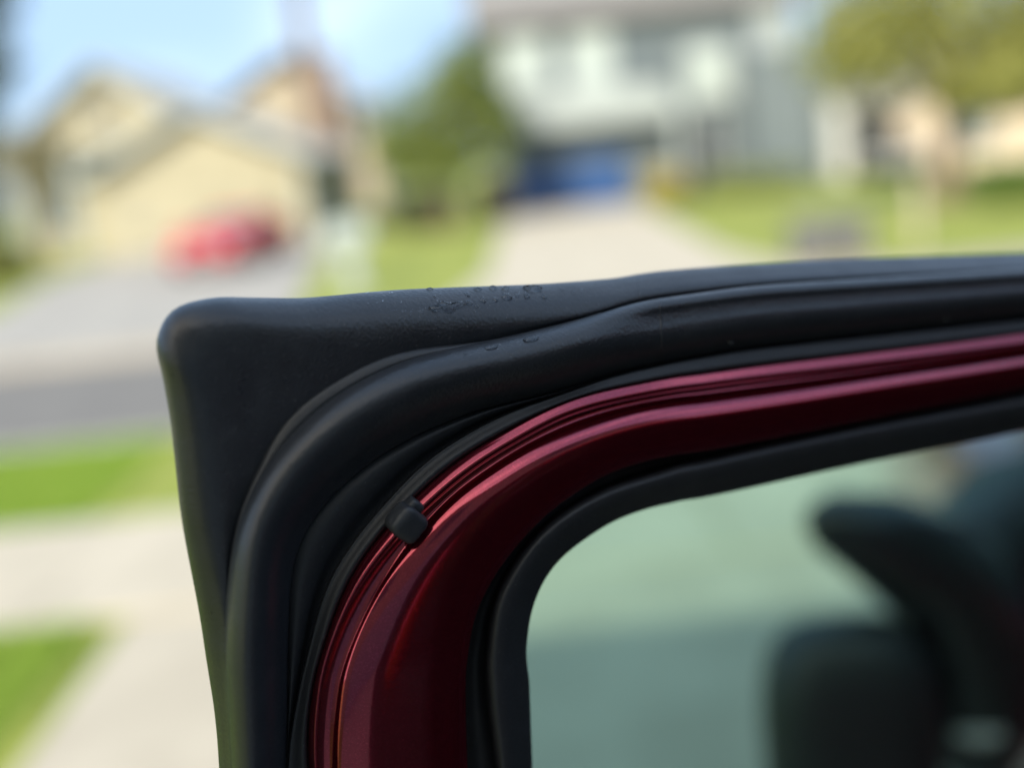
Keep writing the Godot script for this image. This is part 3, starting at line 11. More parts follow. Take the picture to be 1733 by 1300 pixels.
const SEAL_BASE := [10, [-27.96, -419.36, -10, -28.53, -416.68, -4.9, -28.28, -416.28, -3.9, -27.33, -416.46, -3.6, -26.3, -416.52, -3, -25.18, -416.47, -2.1, -24.02, -416.53, -1.4, -22.85, -416.98, -1.5, -21.73, -418.19, -3.2, -20.17, -420.08, -6, -38.76, -239.36, -10, -39.33, -236.68, -4.9, -39.08, -236.28, -3.9, -38.13, -236.46, -3.6, -37.1, -236.52, -3, -35.98, -236.47, -2.1, -34.82, -236.53, -1.4, -33.65, -236.98, -1.5, -32.53, -238.19, -3.2, -30.97, -240.08, -6, -44.76, -139.36, -10, -45.33, -136.68, -4.9, -45.08, -136.28, -3.9, -44.13, -136.46, -3.6, -43.1, -136.52, -3, -41.98, -136.47, -2.1, -40.82, -136.53, -1.4, -39.65, -136.98, -1.5, -38.53, -138.19, -3.2, -36.97, -140.08, -6, -47.16, -99.36, -10, -47.73, -96.68, -4.9, -47.48, -96.28, -3.9, -46.53, -96.46, -3.6, -45.5, -96.52, -3, -44.38, -96.47, -2.1, -43.22, -96.53, -1.4, -42.05, -96.98, -1.5, -40.93, -98.19, -3.2, -39.37, -100.08, -6, -48.36, -79.36, -10, -48.93, -76.68, -4.9, -48.68, -76.28, -3.9, -47.73, -76.46, -3.6, -46.7, -76.52, -3, -45.58, -76.47, -2.1, -44.42, -76.53, -1.4, -43.25, -76.98, -1.5, -42.13, -78.19, -3.2, -40.57, -80.08, -6, -47.25, -71.73, -10, -47.83, -69.17, -4.9, -47.64, -68.77, -3.9, -46.81, -68.91, -3.6, -45.91, -68.93, -3, -44.94, -68.83, -2.1, -43.94, -68.84, -1.4, -42.91, -69.23, -1.5, -41.89, -70.36, -3.2, -40.33, -72.17, -6, -45.86, -65.23, -10, -46.47, -62.77, -4.9, -46.32, -62.37, -3.9, -45.61, -62.47, -3.6, -44.84, -62.45, -3, -44.03, -62.31, -2.1, -43.18, -62.27, -1.4, -42.27, -62.61, -1.5, -41.35, -63.66, -3.2, -39.79, -65.41, -6, -43.99, -58.91, -10, -44.62, -56.54, -4.9, -44.53, -56.14, -3.9, -43.93, -56.2, -3.6, -43.29, -56.15, -3, -42.62, -55.97, -2.1, -41.92, -55.9, -1.4, -41.14, -56.18, -1.5, -40.31, -57.17, -3.2, -38.74, -58.86, -6, -41.57, -51.8, -10, -42.24, -49.53, -4.9, -42.2, -49.13, -3.9, -41.69, -49.17, -3.6, -41.15, -49.09, -3, -40.61, -48.89, -2.1, -40.02, -48.79, -1.4, -39.34, -49.03, -1.5, -38.58, -49.95, -3.2, -37, -51.57, -6, -39.05, -44.73, -10, -39.76, -42.56, -4.9, -39.74, -42.18, -3.9, -39.27, -42.21, -3.6, -38.79, -42.12, -3, -38.29, -41.92, -2.1, -37.76, -41.8, -1.4, -37.13, -42.03, -1.5, -36.39, -42.9, -3.2, -34.79, -44.45, -6, -36.74, -38.94, -10, -37.48, -36.87, -4.9, -37.47, -36.52, -3.9, -36.99, -36.58, -3.6, -36.51, -36.53, -3, -36.02, -36.38, -2.1, -35.49, -36.32, -1.4, -34.85, -36.57, -1.5, -34.09, -37.43, -3.2, -32.48, -38.98, -6, -34.46, -33.27, -10, -35.24, -31.31, -4.9, -35.22, -30.99, -3.9, -34.71, -31.09, -3.6, -34.19, -31.1, -3, -33.66, -31.02, -2.1, -33.09, -31.02, -1.4, -32.41, -31.32, -1.5, -31.61, -32.18, -3.2, -29.98, -33.73, -6, -32.19, -27.7, -10, -33, -25.84, -4.9, -32.97, -25.56, -3.9, -32.41, -25.72, -3.6, -31.84, -25.8, -3, -31.26, -25.79, -2.1, -30.62, -25.87, -1.4, -29.89, -26.22, -1.5, -29.03, -27.11, -3.2, -27.39, -28.66, -6, -29.73, -22.29, -10, -30.59, -20.53, -4.9, -30.54, -20.29, -3.9, -29.95, -20.5, -3.6, -29.33, -20.65, -3, -28.7, -20.73, -2.1, -28.02, -20.88, -1.4, -27.23, -21.3, -1.5, -26.32, -22.2, -3.2, -24.68, -23.75, -6, -26.86, -17.16, -10, -27.77, -15.49, -4.9, -27.73, -15.28, -3.9, -27.12, -15.55, -3.6, -26.49, -15.75, -3, -25.84, -15.9, -2.1, -25.14, -16.13, -1.4, -24.33, -16.59, -1.5, -23.39, -17.5, -3.2, -21.74, -19.06, -6, -23.46, -12.42, -10, -24.43, -10.83, -4.9, -24.39, -10.65, -3.9, -23.8, -10.96, -3.6, -23.18, -11.21, -3, -22.55, -11.42, -2.1, -21.87, -11.69, -1.4, -21.07, -12.2, -1.5, -20.11, -13.11, -3.2, -18.45, -14.67, -6, -19.61, -8.07, -10, -20.64, -6.56, -4.9, -20.62, -6.41, -3.9, -20.04, -6.75, -3.6, -19.46, -7.04, -3, -18.86, -7.29, -2.1, -18.2, -7.61, -1.4, -17.42, -8.15, -1.5, -16.46, -9.06, -3.2, -14.78, -10.63, -6, -15.5, -4.02, -10, -16.6, -2.59, -4.9, -16.6, -2.46, -3.9, -16.04, -2.83, -3.6, -15.47, -3.17, -3, -14.9, -3.47, -2.1, -14.27, -3.84, -1.4, -13.5, -4.41, -1.5, -12.53, -5.33, -3.2, -10.84, -6.9, -6, -11.21, -0.23, -10, -12.38, 1.13, -4.9, -12.4, 1.23, -3.9, -11.86, 0.83, -3.6, -11.31, 0.45, -3, -10.77, 0.09, -2.1, -10.16, -0.33, -1.4, -9.41, -0.93, -1.5, -8.43, -1.85, -3.2, -6.72, -3.44, -6, -6.79, 3.32, -10, -8.04, 4.62, -4.9, -8.08, 4.7, -3.9, -7.55, 4.26, -3.6, -7.03, 3.84, -3, -6.52, 3.44, -2.1, -5.94, 2.97, -1.4, -5.21, 2.33, -1.5, -4.21, 1.41, -3.2, -2.5, -0.19, -6, -2.33, 6.74, -10, -3.65, 7.97, -4.9, -3.71, 8.02, -3.9, -3.2, 7.54, -3.6, -2.7, 7.08, -3, -2.21, 6.62, -2.1, -1.66, 6.1, -1.4, -0.93, 5.42, -1.5, 0.08, 4.48, -3.2, 1.8, 2.87, -6, 2.16, 10.04, -10, 0.77, 11.2, -4.9, 0.69, 11.23, -3.9, 1.2, 10.7, -3.6, 1.68, 10.18, -3, 2.16, 9.65, -2.1, 2.69, 9.07, -1.4, 3.42, 8.35, -1.5, 4.45, 7.38, -3.2, 6.18, 5.76, -6, 6.84, 13.08, -10, 5.36, 14.19, -4.89, 5.27, 14.19, -3.89, 5.75, 13.63, -3.59, 6.21, 13.05, -2.99, 6.66, 12.47, -2.1, 7.17, 11.84, -1.4, 7.87, 11.07, -1.5, 8.92, 10.09, -3.2, 10.66, 8.46, -6, 11.79, 15.75, -10, 10.21, 16.82, -4.87, 10.08, 16.81, -3.84, 10.52, 16.22, -3.54, 10.94, 15.63, -2.95, 11.34, 15.01, -2.08, 11.8, 14.35, -1.4, 12.47, 13.56, -1.49, 13.51, 12.58, -3.2, 15.26, 10.94, -6, 16.96, 18.05, -10, 15.27, 19.09, -4.81, 15.09, 19.08, -3.75, 15.49, 18.49, -3.45, 15.86, 17.88, -2.88, 16.19, 17.25, -2.04, 16.6, 16.57, -1.39, 17.22, 15.79, -1.48, 18.25, 14.82, -3.2, 20, 13.16, -6, 22.28, 20.06, -10, 20.47, 21.07, -4.74, 20.24, 21.07, -3.63, 20.58, 20.49, -3.33, 20.9, 19.87, -2.78, 21.19, 19.21, -2, 21.54, 18.52, -1.38, 22.11, 17.74, -1.47, 23.14, 16.78, -3.2, 24.9, 15.1, -6, 27.7, 21.83, -10, 25.76, 22.83, -4.65, 25.46, 22.84, -3.48, 25.76, 22.25, -3.18, 26.04, 21.62, -2.66, 26.28, 20.95, -1.94, 26.59, 20.24, -1.36, 27.11, 19.46, -1.45, 28.14, 18.51, -3.2, 29.9, 16.82, -6, 33.21, 23.36, -10, 31.13, 24.34, -4.56, 30.76, 24.37, -3.31, 31.01, 23.79, -3.01, 31.23, 23.17, -2.54, 31.44, 22.5, -1.88, 31.69, 21.8, -1.35, 32.15, 21.04, -1.43, 33.18, 20.11, -3.2, 34.94, 18.41, -6, 38.83, 24.61, -10, 36.6, 25.59, -4.46, 36.16, 25.64, -3.15, 36.34, 25.11, -2.85, 36.5, 24.53, -2.41, 36.65, 23.89, -1.82, 36.84, 23.23, -1.34, 37.23, 22.52, -1.41, 38.25, 21.63, -3.2, 40, 19.92, -6, 44.55, 25.56, -10, 42.17, 26.54, -4.37, 41.65, 26.64, -3, 41.76, 26.17, -2.7, 41.85, 25.66, -2.29, 41.93, 25.1, -1.76, 42.05, 24.52, -1.32, 42.36, 23.89, -1.39, 43.36, 23.06, -3.2, 45.11, 21.34, -6, 50.33, 26.29, -10, 47.8, 27.27, -4.3, 47.2, 27.41, -2.87, 47.25, 27.03, -2.57, 47.27, 26.6, -2.18, 47.29, 26.13, -1.71, 47.34, 25.64, -1.31, 47.57, 25.11, -1.37, 48.56, 24.36, -3.2, 50.31, 22.62, -6, 56.1, 26.99, -10, 53.42, 27.96, -4.24, 52.76, 28.14, -2.76, 52.76, 27.81, -2.46, 52.74, 27.44, -2.1, 52.71, 27.03, -1.67, 52.71, 26.61, -1.31, 52.89, 26.14, -1.36, 53.88, 25.45, -3.2, 55.63, 23.71, -6, 61.86, 27.76, -10, 59.05, 28.72, -4.2, 58.34, 28.91, -2.71, 58.3, 28.59, -2.41, 58.26, 28.23, -2.06, 58.2, 27.84, -1.65, 58.17, 27.42, -1.3, 58.32, 26.97, -1.35, 59.33, 26.29, -3.2, 61.07, 24.54, -6, 67.65, 28.58, -10, 64.72, 29.52, -4.2, 63.98, 29.69, -2.7, 63.93, 29.34, -2.4, 63.86, 28.94, -2.05, 63.78, 28.5, -1.65, 63.73, 28.05, -1.3, 63.87, 27.56, -1.35, 64.9, 26.85, -3.2, 66.63, 25.1, -6, 73.55, 29.33, -10, 70.5, 30.25, -4.2, 69.73, 30.39, -2.7, 69.66, 29.98, -2.4, 69.57, 29.51, -2.05, 69.47, 28.99, -1.65, 69.4, 28.45, -1.3, 69.53, 27.89, -1.35, 70.59, 27.13, -3.2, 72.31, 25.37, -6, 79.58, 29.89, -10, 76.41, 30.8, -4.2, 75.6, 30.91, -2.7, 75.51, 30.43, -2.4, 75.4, 29.89, -2.05, 75.27, 29.28, -1.65, 75.17, 28.66, -1.3, 75.28, 28.03, -1.35, 76.36, 27.22, -3.2, 78.08, 25.44, -6, 85.76, 30.22, -10, 82.46, 31.13, -4.2, 81.62, 31.21, -2.7, 81.49, 30.69, -2.4, 81.35, 30.1, -2.05, 81.18, 29.43, -1.65, 81.04, 28.75, -1.3, 81.12, 28.07, -1.35, 82.22, 27.22, -3.2, 83.92, 25.44, -6, 92.08, 30.39, -10, 88.65, 31.29, -4.2, 87.77, 31.36, -2.7, 87.61, 30.82, -2.4, 87.42, 30.19, -2.05, 87.2, 29.5, -1.65, 87.01, 28.79, -1.3, 87.06, 28.07, -1.35, 88.17, 27.21, -3.2, 89.86, 25.42, -6, 98.57, 30.49, -10, 95, 31.39, -4.2, 94.08, 31.46, -2.7, 93.87, 30.88, -2.4, 93.64, 30.23, -2.05, 93.37, 29.51, -1.65, 93.13, 28.77, -1.3, 93.13, 28.03, -1.35, 94.25, 27.14, -3.2, 95.93, 25.35, -6, 105.24, 30.56, -10, 101.54, 31.46, -4.2, 100.57, 31.51, -2.7, 100.32, 30.9, -2.4, 100.03, 30.2, -2.05, 99.7, 29.43, -1.65, 99.4, 28.64, -1.3, 99.36, 27.86, -1.35, 100.49, 26.93, -3.2, 102.15, 25.15, -6, 113.7, 30.38, -10, 109.85, 31.28, -4.2, 108.84, 31.31, -2.7, 108.58, 30.64, -2.4, 108.28, 29.89, -2.05, 107.94, 29.04, -1.65, 107.63, 28.18, -1.3, 107.59, 27.34, -1.35, 108.76, 26.36, -3.2, 110.49, 24.57, -6, 122.3, 30.26, -10, 118.31, 31.16, -4.2, 117.26, 31.16, -2.7, 116.99, 30.45, -2.4, 116.68, 29.64, -2.05, 116.33, 28.74, -1.65, 116.01, 27.82, -1.3, 115.97, 26.92, -1.35, 117.18, 25.9, -3.2, 118.99, 24.09, -6, 132.3, 29.94, -10, 128.14, 30.84, -4.2, 127.05, 30.83, -2.7, 126.77, 30.09, -2.4, 126.45, 29.25, -2.05, 126.08, 28.3, -1.65, 125.75, 27.35, -1.3, 125.72, 26.42, -1.35, 126.98, 25.38, -3.2, 128.88, 23.55, -6, 145.06, 29.21, -10, 140.68, 30.11, -4.2, 139.53, 30.1, -2.7, 139.25, 29.35, -2.4, 138.92, 28.5, -2.05, 138.54, 27.54, -1.65, 138.2, 26.58, -1.3, 138.17, 25.63, -1.35, 139.51, 24.58, -3.2, 141.52, 22.73, -6, 160.78, 28.09, -10, 156.14, 29.01, -4.2, 154.92, 29, -2.7, 154.63, 28.26, -2.4, 154.29, 27.41, -2.05, 153.9, 26.45, -1.65, 153.55, 25.48, -1.3, 153.53, 24.54, -1.35, 154.96, 23.48, -3.2, 157.1, 21.61, -6, 179.75, 26.69, -10, 174.78, 27.62, -4.2, 173.49, 27.62, -2.7, 173.18, 26.88, -2.4, 172.83, 26.03, -2.05, 172.43, 25.08, -1.65, 172.06, 24.12, -1.3, 172.05, 23.17, -1.35, 173.59, 22.11, -3.2, 175.89, 20.2, -6, 202.29, 25.07, -10, 196.95, 26.02, -4.2, 195.55, 26.03, -2.7, 195.24, 25.29, -2.4, 194.87, 24.44, -2.05, 194.45, 23.49, -1.65, 194.07, 22.53, -1.3, 194.07, 21.59, -1.35, 195.74, 20.52, -3.2, 198.24, 18.57, -6, 228.83, 23.09, -10, 223.04, 24.06, -4.2, 221.53, 24.09, -2.7, 221.2, 23.36, -2.4, 220.82, 22.54, -2.05, 220.37, 21.61, -1.65, 219.98, 20.67, -1.3, 220, 19.74, -1.35, 221.81, 18.68, -3.2, 224.55, 16.68, -6, 256.72, 21, -10, 250.45, 22, -4.2, 248.83, 22.05, -2.7, 248.48, 21.38, -2.4, 248.08, 20.6, -2.05, 247.62, 19.74, -1.65, 247.21, 18.86, -1.3, 247.24, 17.99, -1.35, 249.21, 16.96, -3.2, 252.19, 14.92, -6, 286.04, 18.73, -10, 279.29, 19.76, -4.2, 277.53, 19.86, -2.7, 277.17, 19.26, -2.4, 276.75, 18.59, -2.05, 276.27, 17.83, -1.65, 275.84, 17.06, -1.3, 275.89, 16.28, -1.35, 278.03, 15.31, -3.2, 281.26, 13.22, -6, 316, 17.02, -10, 309.24, 18.04, -4.2, 307.49, 18.14, -2.7, 307.12, 17.55, -2.4, 306.7, 16.87, -2.05, 306.22, 16.11, -1.65, 305.8, 15.34, -1.3, 305.84, 14.56, -1.35, 307.98, 13.6, -3.2, 311.22, 11.51, -6, 385.88, 11.51, -10, 379.12, 12.53, -4.2, 377.37, 12.64, -2.7, 377.01, 12.04, -2.4, 376.59, 11.37, -2.05, 376.1, 10.61, -1.65, 375.68, 9.84, -1.3, 375.72, 9.06, -1.35, 377.87, 8.09, -3.2, 381.1, 6, -6, 525.65, -4, -10, 518.89, -2.97, -4.2, 517.14, -2.87, -2.7, 516.78, -3.47, -2.4, 516.36, -4.14, -2.05, 515.88, -4.9, -1.65, 515.45, -5.67, -1.3, 515.5, -6.45, -1.35, 517.64, -7.42, -3.2, 520.87, -9.51, -6, 705.36, -35.3, -10, 698.6, -34.27, -4.2, 696.85, -34.17, -2.7, 696.48, -34.77, -2.4, 696.06, -35.44, -2.05, 695.58, -36.2, -1.65, 695.16, -36.97, -1.3, 695.2, -37.75, -1.35, 697.34, -38.72, -3.2, 700.58, -40.81, -6]]
